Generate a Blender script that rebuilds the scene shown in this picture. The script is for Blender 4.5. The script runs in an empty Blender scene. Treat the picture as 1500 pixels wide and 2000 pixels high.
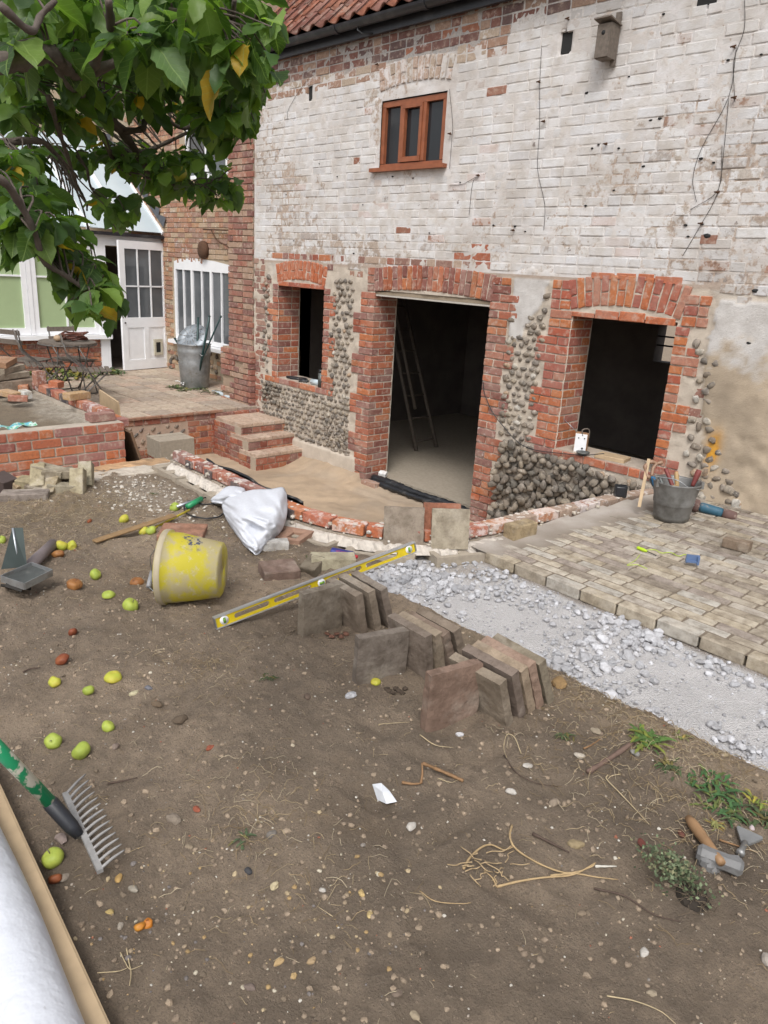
import bpy, math, random
import numpy as np
from mathutils import Vector, Matrix, Euler
R = random.Random(7)
rng = np.random.default_rng(7)
D = bpy.data
scene = bpy.context.scene
COL = scene.collection
rad = math.radians

# ------------------------------------------------------------------ camera
F_PX, PITCH, ROLL, YAW = 1450.2, 0.316155, 0.060169, 0.769918
_h = Vector((-math.cos(YAW), math.sin(YAW), 0))
FW = (_h * math.cos(PITCH) + Vector((0, 0, -math.sin(PITCH)))).normalized()
_r = FW.cross(Vector((0, 0, 1))).normalized(); _u = _r.cross(FW)
RT = _r * math.cos(ROLL) + _u * math.sin(ROLL)
UP = -_r * math.sin(ROLL) + _u * math.cos(ROLL)
cam = D.cameras.new('camera'); camo = D.objects.new('camera', cam); COL.objects.link(camo)
camo.matrix_world = Matrix(((RT.x, UP.x, -FW.x, 0), (RT.y, UP.y, -FW.y, 0), (RT.z, UP.z, -FW.z, 0), (0, 0, 0, 1)))
cam.sensor_fit = 'VERTICAL'; cam.sensor_height = 24; cam.lens = F_PX / 2000 * 24
cam.clip_start = 0.05; cam.clip_end = 500
scene.camera = camo

# ------------------------------------------------------------------ sky, sun, exposure
SUN_EL, SUN_AZ = rad(52), rad(142)
W = D.worlds.new('World'); scene.world = W; W.use_nodes = True
nt = W.node_tree; nt.nodes.clear()
sky = nt.nodes.new('ShaderNodeTexSky'); sky.sky_type = 'NISHITA'; sky.sun_disc = False
sky.sun_elevation = SUN_EL; sky.sun_rotation = SUN_AZ; sky.air_density = 1.0; sky.dust_density = 4.0; sky.ozone_density = 1.0
hs = nt.nodes.new('ShaderNodeHueSaturation'); hs.inputs['Saturation'].default_value = 0.24
bg = nt.nodes.new('ShaderNodeBackground'); bg.inputs['Strength'].default_value = 0.15
wo = nt.nodes.new('ShaderNodeOutputWorld')
nt.links.new(sky.outputs[0], hs.inputs['Color']); nt.links.new(hs.outputs[0], bg.inputs['Color']); nt.links.new(bg.outputs[0], wo.inputs[0])
sl = D.lights.new('sun', 'SUN'); sl.energy = 1.15; sl.angle = rad(18); sl.color = (1, 0.97, 0.93)
so = D.objects.new('sun', sl); COL.objects.link(so)
# direction towards the sun (nishita: rotation measured clockwise from +Y)
sd = Vector((math.sin(SUN_AZ) * math.cos(SUN_EL), math.cos(SUN_AZ) * math.cos(SUN_EL), math.sin(SUN_EL)))
so.rotation_euler = sd.to_track_quat('Z', 'Y').to_euler(); so.location = (0, 0, 12)
scene.view_settings.view_transform = 'Standard'; scene.view_settings.look = 'None'
scene.view_settings.gamma = 1; scene.view_settings.use_curve_mapping = False
scene.view_settings.exposure = 0.42
scene.cycles.max_bounces = 6

# ------------------------------------------------------------------ measuring helpers (photo pixel -> point of the real place)
def ray(px, py):
    return RT * ((px - 750) / F_PX) - UP * ((py - 1000) / F_PX) + FW
def G(px, py, z):
    d = ray(px, py); return d * (z / d.z)
def WY(px, py, y=5.59):
    d = ray(px, py); return d * (y / d.y)
def XX(px, py, x):
    d = ray(px, py); return d * (x / d.x)
def AT(px, py, dist):
    return ray(px, py).normalized() * dist
def sst(a, b, x):
    t = min(1, max(0, (x - a) / (b - a))); return t * t * (3 - 2 * t)
def soilz(x, y):
    z = -1.60 - 0.018 * max(0, -x - 2.2)
    g = sst(2.5, 2.75, y) * sst(-3.1, -2.8, x)
    z = z * (1 - g) + -1.72 * g
    return z
def GH(px, py, up=0.0):
    z = -1.62
    for _ in range(4):
        p = G(px, py, z + up); z = soilz(p.x, p.y)
    return G(px, py, z + up)

# vectorised value noise
def vnoise(x, y, seed=0):
    xi = np.floor(x).astype(np.int64); yi = np.floor(y).astype(np.int64)
    xf = x - xi; yf = y - yi
    def h(a, b):
        n = (a * 374761393 + b * 668265263 + seed * 1442695041) & 0x7fffffff
        n = ((n ^ (n >> 13)) * 1274126177) & 0x7fffffff
        return ((n ^ (n >> 16)) & 0xffff) / 65535.0
    u = xf * xf * (3 - 2 * xf); v = yf * yf * (3 - 2 * yf)
    return (h(xi, yi) * (1 - u) + h(xi + 1, yi) * u) * (1 - v) + (h(xi, yi + 1) * (1 - u) + h(xi + 1, yi + 1) * u) * v
def fbm(x, y, f, oct=4, seed=0):
    s = 0; a = 1; t = 0
    for o in range(oct):
        s = s + a * vnoise(x * f, y * f, seed + o * 17); t += a; a *= .55; f *= 2.03
    return s / t - 0.5
def fb(x, y, f, oct=3, seed=0):
    return float(fbm(np.array([x]), np.array([y]), f, oct, seed)[0])

# ------------------------------------------------------------------ materials
def srgb(r, g, b):
    f = lambda c: (c / 255 / 12.92) if c / 255 <= .04045 else ((c / 255 + .055) / 1.055) ** 2.4
    return (f(r), f(g), f(b), 1)
class N:
    def __init__(s, name):
        s.m = D.materials.new(name); s.m.use_nodes = True; s.t = s.m.node_tree; s.t.nodes.clear()
        s.out = s.n('ShaderNodeOutputMaterial'); s.b = s.n('ShaderNodeBsdfPrincipled')
        s.l(s.b.outputs[0], s.out.inputs[0]); s.b.inputs['Roughness'].default_value = .85
        s.geo = s.n('ShaderNodeNewGeometry'); s.pos = s.geo.outputs['Position']
    def n(s, t): return s.t.nodes.new(t)
    def l(s, a, b): s.t.links.new(a, b)
    def set(s, sock, v):
        if hasattr(v, 'node'): s.l(v, sock)
        else: sock.default_value = v
    def noise(s, scale, detail=4, rough=.55, vec=None, dist=0, col=False):
        k = s.n('ShaderNodeTexNoise'); k.inputs['Scale'].default_value = scale; k.inputs['Detail'].default_value = detail
        k.inputs['Roughness'].default_value = rough; k.inputs['Distortion'].default_value = dist
        s.l(vec or s.pos, k.inputs['Vector']); return k.outputs['Color' if col else 'Fac']
    def vor(s, scale, feat='F1', vec=None):
        k = s.n('ShaderNodeTexVoronoi'); k.inputs['Scale'].default_value = scale; k.feature = feat
        s.l(vec or s.pos, k.inputs['Vector']); return k.outputs['Distance']
    def ramp(s, fac, a, b, lo=0, hi=1):
        k = s.n('ShaderNodeMapRange'); k.inputs['From Min'].default_value = a; k.inputs['From Max'].default_value = b
        k.inputs['To Min'].default_value = lo; k.inputs['To Max'].default_value = hi; k.interpolation_type = 'SMOOTHSTEP'
        s.set(k.inputs['Value'], fac); return k.outputs[0]
    def mix(s, f, a, b, mode='MIX'):
        k = s.n('ShaderNodeMix'); k.data_type = 'RGBA'; k.blend_type = mode
        s.set(k.inputs[0], f); s.set(k.inputs[6], a); s.set(k.inputs[7], b); return k.outputs[2]
    def math(s, op, a, b=0):
        k = s.n('ShaderNodeMath'); k.operation = op; s.set(k.inputs[0], a); s.set(k.inputs[1], b); return k.outputs[0]
    def attr(s, name='Col'):
        k = s.n('ShaderNodeAttribute'); k.attribute_name = name; return k.outputs['Color'], k.outputs['Alpha']
    def obj(s):
        k = s.n('ShaderNodeObjectInfo'); return k.outputs['Color'], k.outputs['Alpha'], k.outputs['Random']
    def tint(s, stuff):
        if stuff: return s.attr()
        a = s.obj(); return a[0], a[1]
    def bump(s, h, strength=.5, dist=.005):
        k = s.n('ShaderNodeBump'); k.inputs['Strength'].default_value = strength; k.inputs['Distance'].default_value = dist
        s.l(h, k.inputs['Height']); s.l(k.outputs[0], s.b.inputs['Normal']); return k
    def base(s, c): s.set(s.b.inputs['Base Color'], c)
    def rough(s, r): s.set(s.b.inputs['Roughness'], r)
def simple(name, col, rough=.6, metal=0, var=.25, scale=30, bump=.15, dirt=None, dscale=8, dmin=.5):
    k = N(name); n = k.noise(scale, 4); c = k.mix(k.ramp(n, .25, .75, 0, var), col, tuple(x * .45 for x in col[:3]) + (1,))
    if dirt: c = k.mix(k.ramp(k.noise(dscale, 6, .65), dmin, dmin + .2, 0, .85), c, dirt)
    k.base(c); k.rough(rough); k.b.inputs['Metallic'].default_value = metal
    if bump: k.bump(k.noise(scale * 2, 5), bump, .004)
    return k.m
def brick_mat(name, stuff):
    # colour of the brick itself from the object / attribute; alpha = how much old limewash covers it
    k = N(name); c, a = k.tint(stuff)
    n1 = k.noise(55, 5, .6); n2 = k.noise(9, 4)
    c1 = k.mix(k.ramp(n1, .35, .8, 0, .4), c, (.06, .035, .03, 1))
    c1 = k.mix(k.ramp(k.noise(22, 3), .5, .72, 0, .5), c1, (.5, .40, .33, 1)); c1 = k.mix(k.ramp(k.noise(4, 5, .6), .4, .7, .0, .24), c1, (.46, .34, .27, 1))
    wash = k.mix(k.ramp(n2, .3, .7), (.68, .68, .69, 1), (.54, .51, .475, 1))
    wash = k.mix(k.ramp(k.noise(1.3, 6, .62), .46, .66, 0, .6), wash, (.39, .36, .33, 1))
    wash = k.mix(k.ramp(k.noise(70, 6, .75), .55, .75, 0, .45), wash, (.22, .185, .16, 1))
    wash = k.mix(k.ramp(k.noise(7, 7, .7), .56, .74, 0, .55), wash, (.27, .23, .195, 1))
    wash = k.mix(.30, wash, k.mix(1, c, (1.35, 1.5, 1.7, 1), 'MULTIPLY'))
    f = k.math('ADD', a, k.math('MULTIPLY', k.math('SUBTRACT', k.noise(16, 7, .68), .5), 1.5))
    wash = k.mix(k.ramp(k.noise(11, 4, .55), .70, .76, 0, .8), wash, (.13, .10, .085, 1))
    f = k.math('SUBTRACT', f, k.math('MULTIPLY', k.ramp(k.noise(38, 3, .6), .66, .74), .5))
    f2 = k.ramp(f, .42, .6, 0, .95)
    k.base(k.mix(f2, c1, wash)); k.rough(.9)
    k.bump(k.math('ADD', k.noise(90, 6, .7), k.math('MULTIPLY', k.noise(18, 3), 1.5)), .55, .006)
    return k.m
def mortar_mat(name='mortar'):
    k = N(name); c, a = k.attr()
    n = k.noise(7, 6, .6); c1 = k.mix(k.ramp(n, .35, .7, 0, .5), c, k.mix(.5, c, (.2, .16, .12, 1)))
    c1 = k.mix(k.ramp(k.noise(90, 3, .6), .55, .8, 0, .4), c1, (.2, .16, .12, 1))
    k.base(c1); k.rough(.95); k.bump(k.math('ADD', k.noise(60, 6, .7), k.noise(200, 3)), .7, .006); return k.m
def stone_mat(name, stuff, dark=(.06, .056, .052, 1), rough=.8):
    k = N(name); c, a = k.tint(stuff)
    n = k.noise(26, 4, .6, dist=.6); cc = k.mix(k.ramp(n, .45, .65, 0, .5), c, dark)
    cc = k.mix(k.ramp(k.noise(40, 5, .6), .58, .7, 0, .6), cc, (.55, .50, .43, 1))
    k.base(cc); k.rough(rough); k.bump(k.noise(70, 5, .65), .5, .005); return k.m
def tint_mat(name, stuff, dark=.5, scale=40, rough=.9, bump=.5, bd=.004, metal=0, light=.0):
    k = N(name); c, a = k.tint(stuff)
    cc = k.mix(k.ramp(k.noise(scale, 5, .62), .3, .75, 0, dark), c, k.mix(1, c, (.3, .26, .22, 1), 'MULTIPLY'))
    if light: cc = k.mix(k.ramp(k.noise(scale * .4, 5, .62), .5, .7, 0, light), cc, (.5, .45, .38, 1))
    if light > .3 or name == 'pamment': cc = k.mix(k.ramp(k.noise(75, 6, .75), .5, .72, 0, .5), cc, k.mix(1, cc, (.4, .37, .34, 1), 'MULTIPLY'))
    k.base(cc); k.rough(rough); k.b.inputs['Metallic'].default_value = metal
    if bump: k.bump(k.noise(scale * 2.2, 5, .7), bump, bd)
    return k.m
M = {}
M['brick'] = brick_mat('old_brick', False); M['brick_s'] = brick_mat('old_brick_joined', True)
M['mortar'] = mortar_mat()
M['flint'] = stone_mat('flint', False); M['flint_s'] = stone_mat('flint_joined', True)
M['tile'] = tint_mat('clay_tile', False, .55, 22, light=.35); M['tile_s'] = tint_mat('clay_tile_joined', True, .55, 22, light=.35)
M['paver'] = tint_mat('yellow_paver', False, .7, 18, bump=.7, light=.5)
M['slab'] = tint_mat('pamment', False, .65, 14, bump=1.0, bd=.008, light=.3)
M['rock'] = tint_mat('rock_joined', True, .45, 30, bump=.5)
M['rock_o'] = tint_mat('rock', False, .5, 30, bump=.5)
M['plain_s'] = tint_mat('plain_joined', True, .25, 60, bump=.2)
M['plain'] = tint_mat('plain_colour', False, .3, 50, rough=.7, bump=.2)
M['white'] = simple('white_paint', (.82, .83, .85, 1), .45, 0, .12, 9, .03)
M['glass'] = simple('dark_glass', (.02, .022, .025, 1), .08, 0, .2, 5, 0); 
M['greyglass'] = simple('grey_glass', (.12, .13, .14, 1), .08, 0, .5, 3, 0)
M['blind'] = simple('green_blind', (.36, .46, .26, 1), .35, 0, .2, 3, 0)
M['dark'] = simple('dark_void', (.02, .02, .02, 1), .9)
M['black'] = simple('black_plastic', (.018, .02, .024, 1), .42, 0, .3, 20, .3, (.14, .13, .12, 1), 9, .52)
M['gutter'] = simple('gutter_plastic', (.018, .019, .024, 1), .35, 0, .3, 9, .05, (.06, .06, .06, 1), 4, .5)
M['timber'] = simple('pine', (.50, .37, .23, 1), .7, 0, .35, 12, .2)
M['greywood'] = simple('grey_wood', (.17, .14, .115, 1), .85, 0, .6, 40, .4)
M['galv'] = simple('galvanised', (.36, .37, .375, 1), .48, .6, .5, 14, .1, (.22, .2, .18, 1), 10, .5)
M['galvb'] = simple('bright_zinc', (.42, .45, .48, 1), .38, .85, .2, 9, .05)
M['steel'] = simple('dark_steel', (.12, .13, .125, 1), .5, .5, .6, 18, .15, (.25, .24, .22, 1), 7, .5)
M['iron'] = simple('iron', (.05, .045, .04, 1), .6, .6, .4, 40, .2)
M['rust'] = simple('rust', (.11, .055, .03, 1), .9, .1, .5, 60, .4)
M['concrete'] = simple('concrete_block', (.36, .31, .245, 1), .95, 0, .35, 30, .6)
M['fleece'] = simple('fleece', (.60, .62, .67, 1), .85, 0, .15, 60, .15)
M['yellow'] = None
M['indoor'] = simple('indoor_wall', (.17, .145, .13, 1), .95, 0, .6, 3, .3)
M['lime'] = simple('lime_mortar', (.56, .51, .45, 1), .95, 0, .4, 25, .8)

# ------------------------------------------------------------------ mesh helpers
ICO = None
def ico(sub):
    import bmesh
    bm = bmesh.new(); bmesh.ops.create_icosphere(bm, subdivisions=sub, radius=1)
    v = np.array([x.co[:] for x in bm.verts]); f = [tuple(q.index for q in p.verts) for p in bm.faces]; bm.free(); return v, f
ICO1 = ico(1); ICO2 = ico(2); ICO3 = ico(3)
class MB:
    def __init__(s): s.v = []; s.f = []; s.c = []; s.mi = []; s.sm = []; s.n = 0
    def add(s, v, f, col=(1, 1, 1, 1), mi=0, smooth=False):
        v = np.asarray(v, float); s.v.append(v)
        o = s.n; s.f += [tuple(i + o for i in p) for p in f]; s.n += len(v)
        col = np.asarray(col, float)
        if col.ndim == 1: col = np.tile(col, (len(v), 1))
        s.c.append(col); s.mi += [mi] * len(f); s.sm += [smooth] * len(f); return s
    def box(s, c, d, rot=None, col=(1, 1, 1, 1), mi=0):
        v = np.array([(x, y, z) for x in (-.5, .5) for y in (-.5, .5) for z in (-.5, .5)]) * np.array(d)
        if rot is not None: v = v @ np.array(rot.to_matrix() if not isinstance(rot, Matrix) else rot.to_3x3()).T
        return s.add(v + np.array(c), [(0, 1, 3, 2), (4, 6, 7, 5), (0, 4, 5, 1), (2, 3, 7, 6), (0, 2, 6, 4), (1, 5, 7, 3)], col, mi)
    def tube(s, pts, r, seg=8, col=(1, 1, 1, 1), mi=0, cap=True, smooth=True):
        pts = [Vector(p) for p in pts]; rr = r if isinstance(r, (list, tuple)) else [r] * len(pts)
        v = []; prev = None
        for i, p in enumerate(pts):
            t = (pts[min(i + 1, len(pts) - 1)] - pts[max(i - 1, 0)])
            t = t.normalized() if t.length > 1e-9 else Vector((0, 0, 1))
            if prev is None: a = t.orthogonal().normalized()
            else:
                a = prev - t * prev.dot(t); a = a.normalized() if a.length > 1e-6 else t.orthogonal().normalized()
            prev = a; b = t.cross(a)
            for k in range(seg):
                an = 2 * math.pi * k / seg; v.append(p + (a * math.cos(an) + b * math.sin(an)) * rr[i])
        f = [(i * seg + k, i * seg + (k + 1) % seg, (i + 1) * seg + (k + 1) % seg, (i + 1) * seg + k) for i in range(len(pts) - 1) for k in range(seg)]
        if cap: f += [tuple(range(seg - 1, -1, -1)), tuple((len(pts) - 1) * seg + k for k in range(seg))]
        return s.add(np.array([x[:] for x in v]), f, col, mi, smooth)
    def lathe(s, prof, seg=32, col=(1, 1, 1, 1), mi=0, smooth=True, jit=0):
        v = []; n = len(prof)
        for k in range(seg):
            an = 2 * math.pi * k / seg
            for (r, z) in prof: v.append((r * math.cos(an), r * math.sin(an), z))
        f = [(k * n + i, ((k + 1) % seg) * n + i, ((k + 1) % seg) * n + i + 1, k * n + i + 1) for k in range(seg) for i in range(n - 1)]
        return s.add(v, f, col, mi, smooth)
    def prism(s, out, y0, y1, col=(1, 1, 1, 1), mi=0, smooth=False):
        # outline in (x,z), extruded in y
        n = len(out); v = [(x, y0, z) for x, z in out] + [(x, y1, z) for x, z in out]
        f = [tuple(range(n)), tuple(range(2 * n - 1, n - 1, -1))] + [(i, i + n, (i + 1) % n + n, (i + 1) % n) for i in range(n)]
        return s.add(v, f, col, mi, smooth)
    def xf(s, mat):
        V = np.concatenate(s.v); m = np.array(mat); V = V @ m[:3, :3].T + m[:3, 3]; s.v = [V]; s.c = [np.concatenate(s.c)]; return s
    def mesh(s, name, mats):
        me = D.meshes.new(name); me.from_pydata(np.concatenate(s.v).tolist() if s.v else [], [], s.f)
        for m in (mats if isinstance(mats, (list, tuple)) else [mats]): me.materials.append(m)
        if s.f:
            me.polygons.foreach_set('material_index', s.mi); me.polygons.foreach_set('use_smooth', s.sm)
            at = me.color_attributes.new('Col', 'FLOAT_COLOR', 'POINT')
            at.data.foreach_set('color', np.concatenate(s.c).astype(np.float32).ravel())
        me.update(); return me
    def build(s, name, mats, parent=None, **k): return link(name, s.mesh(name, mats), parent, **k)
ORG = {}
def props(o, label=None, cat=None, group=None, kind=None):
    for k, v in (('label', label), ('category', cat), ('group', group), ('kind', kind)):
        if v: o[k] = v
    return o
def link(name, me, parent=None, loc=(0, 0, 0), rot=None, sc=None, color=None, label=None, cat=None, group=None, kind=None, world=False):
    o = D.objects.new(name, me); COL.objects.link(o)
    loc = Vector(loc)
    if parent is not None:
        o.parent = parent
        if world: loc = loc - ORG.get(parent.name, Vector())
    o.location = loc
    if rot is not None:
        if isinstance(rot, Matrix): o.rotation_euler = rot.to_euler()
        else: o.rotation_euler = rot
    if sc is not None: o.scale = sc
    if color is not None: o.color = color
    props(o, label, cat, group, kind)
    if parent is not None and world: ORG[o.name] = ORG.get(parent.name, Vector()) + loc
    elif parent is None: ORG[o.name] = loc.copy()
    return o
def thing(name, label, cat, loc=(0, 0, 0), rot=None, group=None):
    o = link(name, None, None, loc, rot); o.empty_display_size = .05; return props(o, label, cat, group)

# one brick, several slightly different shapes; unit box, scaled to size
def piece_mesh(name, mat, seed, bev=.012, jit=.012, dims=(.215, .1025, .065)):
    rr = random.Random(seed); d = np.array(dims); b = .004
    import bmesh
    bm = bmesh.new(); bmesh.ops.create_cube(bm, size=1)
    for v in bm.verts: v.co = Vector((v.co.x * d[0], v.co.y * d[1], v.co.z * d[2]))
    bmesh.ops.bevel(bm, geom=list(bm.edges) + list(bm.verts), offset=b + .001 * rr.random(), segments=1, affect='EDGES')
    for v in bm.verts: v.co += Vector([(rr.random() - .5) * .0035 for _ in range(3)])
    for v in bm.verts: v.co = Vector((v.co.x / d[0], v.co.y / d[1], v.co.z / d[2]))
    me = D.meshes.new(name); bm.to_mesh(me); bm.free(); me.materials.append(mat); return me
def me_arrays(me): return np.array([v.co[:] for v in me.vertices]), [tuple(p.vertices) for p in me.polygons]
BR = [piece_mesh('brick', M['brick'], i) for i in range(5)]
BRA = [me_arrays(m) for m in BR]
PAV = [piece_mesh('paver_brick', M['paver'], 20 + i) for i in range(4)]
TIL = [piece_mesh('floor_tile', M['tile'], 30 + i, dims=(.3, .3, .05)) for i in range(3)]
TILA = [me_arrays(m) for m in TIL]
def brick(parent, c, d, col, rot=None, name='brick', meshes=None):
    return link(name, R.choice(meshes or BR), parent, c, rot, d, col, world=True)
def brick_in(mb, c, d, col, rot=None, arr=None):
    v, f = R.choice(arr or BRA); v = v * np.array(d)
    if rot is not None: v = v @ np.array(rot.to_matrix()).T
    mb.add(v + np.array(c), f, col)
RED = [(.42, .125, .055), (.36, .10, .05), (.30, .085, .05), (.37, .13, .08), (.24, .085, .065), (.44, .15, .06), (.26, .12, .10)]
def redc(paint=.0, k=1.0):
    c = R.choice(RED); j = (.85 + .3 * R.random()) * k
    return (c[0] * j, c[1] * j, c[2] * j, paint)
def ctrl(pts, n):
    # catmull-rom through pts
    P = [Vector(p) for p in pts]; P = [P[0] * 2 - P[1]] + P + [P[-1] * 2 - P[-2]]; out = []
    for i in range(1, len(P) - 2):
        for k in range(n):
            t = k / n; a, b, c, d = P[i - 1], P[i], P[i + 1], P[i + 2]
            out.append(.5 * ((2 * b) + (c - a) * t + (2 * a - 5 * b + 4 * c - d) * t * t + (3 * b - a - 3 * c + d) * t ** 3))
    out.append(P[-2].copy()); return out
def inpoly(x, z, poly):
    c = False; j = len(poly) - 1
    for i in range(len(poly)):
        xi, zi = poly[i]; xj, zj = poly[j]
        if (zi > z) != (zj > z) and x < (xj - xi) * (z - zi) / (zj - zi) + xi: c = not c
        j = i
    return c
# ================================================================== MAIN BUILDING
YW = 5.59
OPEN = [(-7.87, -6.96, -1.40, -.27), (-6.10, -4.52, -2.33, -.25), (-3.63, -2.70, -1.44, -.29), (-6.15, -5.26, .94, 1.575)]
barn = thing('brick_barn', 'long barn with limewashed brick upper wall, flint patches and three raw brick openings', 'building', (-5.3, 5.8, -2.35))
F1 = [(-8.17, -.12), (-8.05, -.12), (-8.03, -1.38), (-8.17, -1.38)]
F2 = [(-6.80, -.14), (-6.42, -.14), (-6.44, -1.46), (-6.42, -2.2), (-6.85, -2.2)]
F3 = [(-8.2, -1.47), (-6.44, -1.47), (-6.42, -2.24), (-7.2, -2.28), (-8.2, -2.1)]
F4 = [(-3.86, -.1), (-4.02, -.6), (-4.28, -.72), (-4.28, -1.5), (-3.86, -1.5)]
F5 = [(-4.22, -1.45), (-3.75, -1.50), (-2.6, -1.56), (-2.6, -2.35), (-4.22, -2.35)]
F6 = [(-2.58, -.38), (-2.36, -.38), (-2.33, -.75), (-2.28, -1.0), (-2.18, -1.2), (-2.0, -1.45), (-1.95, -1.56), (-2.6, -1.6), (-2.66, -1.44), (-2.46, -1.4), (-2.46, -.5)]
def plaster_at(x, z):
    n = .07 * (fbm(x, z, 7, 4, 3) * 2)
    a = (x + n > -2.41 + .0 * z) & (z < -.08 + n)
    edge = -2.43 + .22 * np.clip((-z - .35), 0, 2) ** 1.0 * .55
    a = a & (x + n * 1.3 > edge)
    b = (x > -4.27) & (x < -3.8) & (z < .06 + n) & (z > -.62 + n + (x + 4.27) * .5) & (x + n < -3.93 - .42 * (-z - .1))
    return a | b
# height field: mortar, plaster, holes
st = .02
xs = np.arange(-8.40, .62, st); zs = np.arange(-2.50, 2.34, st)
X, Z = np.meshgrid(xs, zs, indexing='ij')
pl = plaster_at(X, Z)
hh = .006 * fbm(X, Z, 14, 4, 1) * 2
low = (Z < 0.0)
hh = np.where(low, hh * 2.2 + .003 + .010 * fbm(X, Z, 26, 3, 14), hh + .0030)
hh = np.where(pl, .016 + .012 * fbm(X, Z, 6, 5, 9) * 2 + np.where((Z < -1.0) & (X > -2.5), .03 * fbm(X, Z, 9, 4, 5), 0), hh)
hh = np.where((Z < -2.1) & (X < -6.3), .03 + .02 * fbm(X, Z, 6, 4, 2) + .07 * np.clip(-2.1 - Z, 0, 1), hh)
HOLES = [(-7.33, 1.79, .035, .07), (-4.02, 1.80, .05, .08), (-2.90, 1.93, .07, .09)]
for (hx, hz, a, b) in HOLES: hh = np.where((abs(X - hx) < a) & (abs(Z - hz) < b), -.06, hh)
cw = np.array([.60, .575, .55]); cl = np.array([.55, .48, .40]); ct = np.array([.43, .35, .26]); cp = np.array([.58, .56, .54])
up = np.clip((Z - .0) / .3 + fbm(X, Z, 3, 4, 4) * 2, 0, 1)[..., None]
col = cl * (1 - up) + cw * up
wh = (Z > -.44 - .32 * fbm(X, Z, 6, 5, 6) * 2 + .05 * np.sin(X * 9)) | ((X < -3.7) & (Z > -.5 + .2 * fbm(X, Z, 6, 3, 8)))
tan = ct * (1 + .5 * fbm(X, Z, 3.5, 5, 12)[..., None] * 2)
whw = np.clip((Z + .44 + .30 * fbm(X, Z, 6, 5, 6) * 2) / .16 + .5 + fbm(X, Z, 20, 3, 16) * 1.2, 0, 1); whw = np.where(X < -3.7, wh.astype(float), whw)[..., None]; col = np.where(pl[..., None], cp * whw + tan * (1 - whw), col)
oc = WY(1393, 878); q = np.exp(-(((X - oc.x) / .05) ** 2 + ((Z - oc.z) / .11) ** 2) * (1 + fbm(X, Z, 18, 3, 2)))[..., None] * pl[..., None]
col = col * (1 - np.clip(q * 1.6, 0, 1)) + np.array([.55, .27, .03]) * np.clip(q * 1.6, 0, 1)
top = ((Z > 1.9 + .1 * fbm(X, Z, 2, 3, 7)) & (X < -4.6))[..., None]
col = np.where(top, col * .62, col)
nx, nz = X.shape
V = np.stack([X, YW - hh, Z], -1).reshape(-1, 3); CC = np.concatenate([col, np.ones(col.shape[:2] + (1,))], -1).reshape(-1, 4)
faces = []; fmi = []
for i in range(nx - 1):
    xc = xs[i] + st / 2
    for j in range(nz - 1):
        zc = zs[j] + st / 2; ok = True
        for k, (a, b, c, d) in enumerate(OPEN):
            if a - .0 < xc < b + .0 and c < zc < d + (.03 if k < 3 else 0): ok = False; break
        if ok:
            q0 = i * nz + j; faces.append((q0, q0 + nz, q0 + nz + 1, q0 + 1)); fmi.append(1 if zc > .03 else 0)
wa = (Z > 0.0) & (Z < 1.9 + .1 * fbm(X, Z, 2, 3, 7)); CC2 = CC.reshape(nx, nz, 4).copy(); CC2[wa] = (.42, .34, .28, .72); CC2[..., 3] = np.where(wa, .72 + 1.2 * fbm(X, Z, 1.2, 3, 31), np.where(Z > 0, .25, 1)); CC = CC2.reshape(-1, 4)
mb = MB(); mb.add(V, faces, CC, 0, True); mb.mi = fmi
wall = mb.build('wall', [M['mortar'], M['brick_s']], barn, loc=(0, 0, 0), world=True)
# core of the wall, rooms behind it
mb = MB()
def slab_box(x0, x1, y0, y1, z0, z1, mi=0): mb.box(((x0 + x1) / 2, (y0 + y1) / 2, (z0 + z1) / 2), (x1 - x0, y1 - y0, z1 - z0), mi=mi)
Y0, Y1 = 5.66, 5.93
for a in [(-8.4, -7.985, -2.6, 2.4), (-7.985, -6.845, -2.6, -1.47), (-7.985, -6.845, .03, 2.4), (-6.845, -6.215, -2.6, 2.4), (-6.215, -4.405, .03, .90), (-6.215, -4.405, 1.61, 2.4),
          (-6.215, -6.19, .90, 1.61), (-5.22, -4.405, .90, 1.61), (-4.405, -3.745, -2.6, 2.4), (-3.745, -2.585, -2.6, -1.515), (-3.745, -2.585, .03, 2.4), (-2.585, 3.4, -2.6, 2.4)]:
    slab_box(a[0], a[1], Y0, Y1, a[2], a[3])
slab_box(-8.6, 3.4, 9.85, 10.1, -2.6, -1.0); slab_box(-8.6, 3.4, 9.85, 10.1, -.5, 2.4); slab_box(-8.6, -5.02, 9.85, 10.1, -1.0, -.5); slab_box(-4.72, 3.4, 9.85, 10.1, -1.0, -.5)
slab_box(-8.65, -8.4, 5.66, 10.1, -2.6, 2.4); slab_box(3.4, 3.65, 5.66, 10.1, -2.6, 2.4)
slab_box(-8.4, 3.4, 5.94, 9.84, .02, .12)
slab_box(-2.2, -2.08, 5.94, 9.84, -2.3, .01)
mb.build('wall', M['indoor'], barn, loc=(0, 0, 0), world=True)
for i in range(9):
    m = MB(); m.box((-7.9 + i * .68, 7.9, -.07), (.08, 3.85, .16)); m.build('beam', M['greywood'], barn, world=True)
m = MB(); m.box((-2.5, 7.8, -2.36), (12.2, 3.95, .1))
m.build('barn_floor', M['concrete'], kind='structure')
# back window seen through the near opening
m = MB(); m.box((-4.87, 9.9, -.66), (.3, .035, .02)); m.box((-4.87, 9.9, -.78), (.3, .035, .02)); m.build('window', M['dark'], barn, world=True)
m = MB(); m.box((-5.0, 14, -1.2), (3.2, .3, 1.5)); o = m.build('garden_wall', M['white'])
props(o, 'pale wall glimpsed through the small window at the back of the barn', 'wall')

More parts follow.
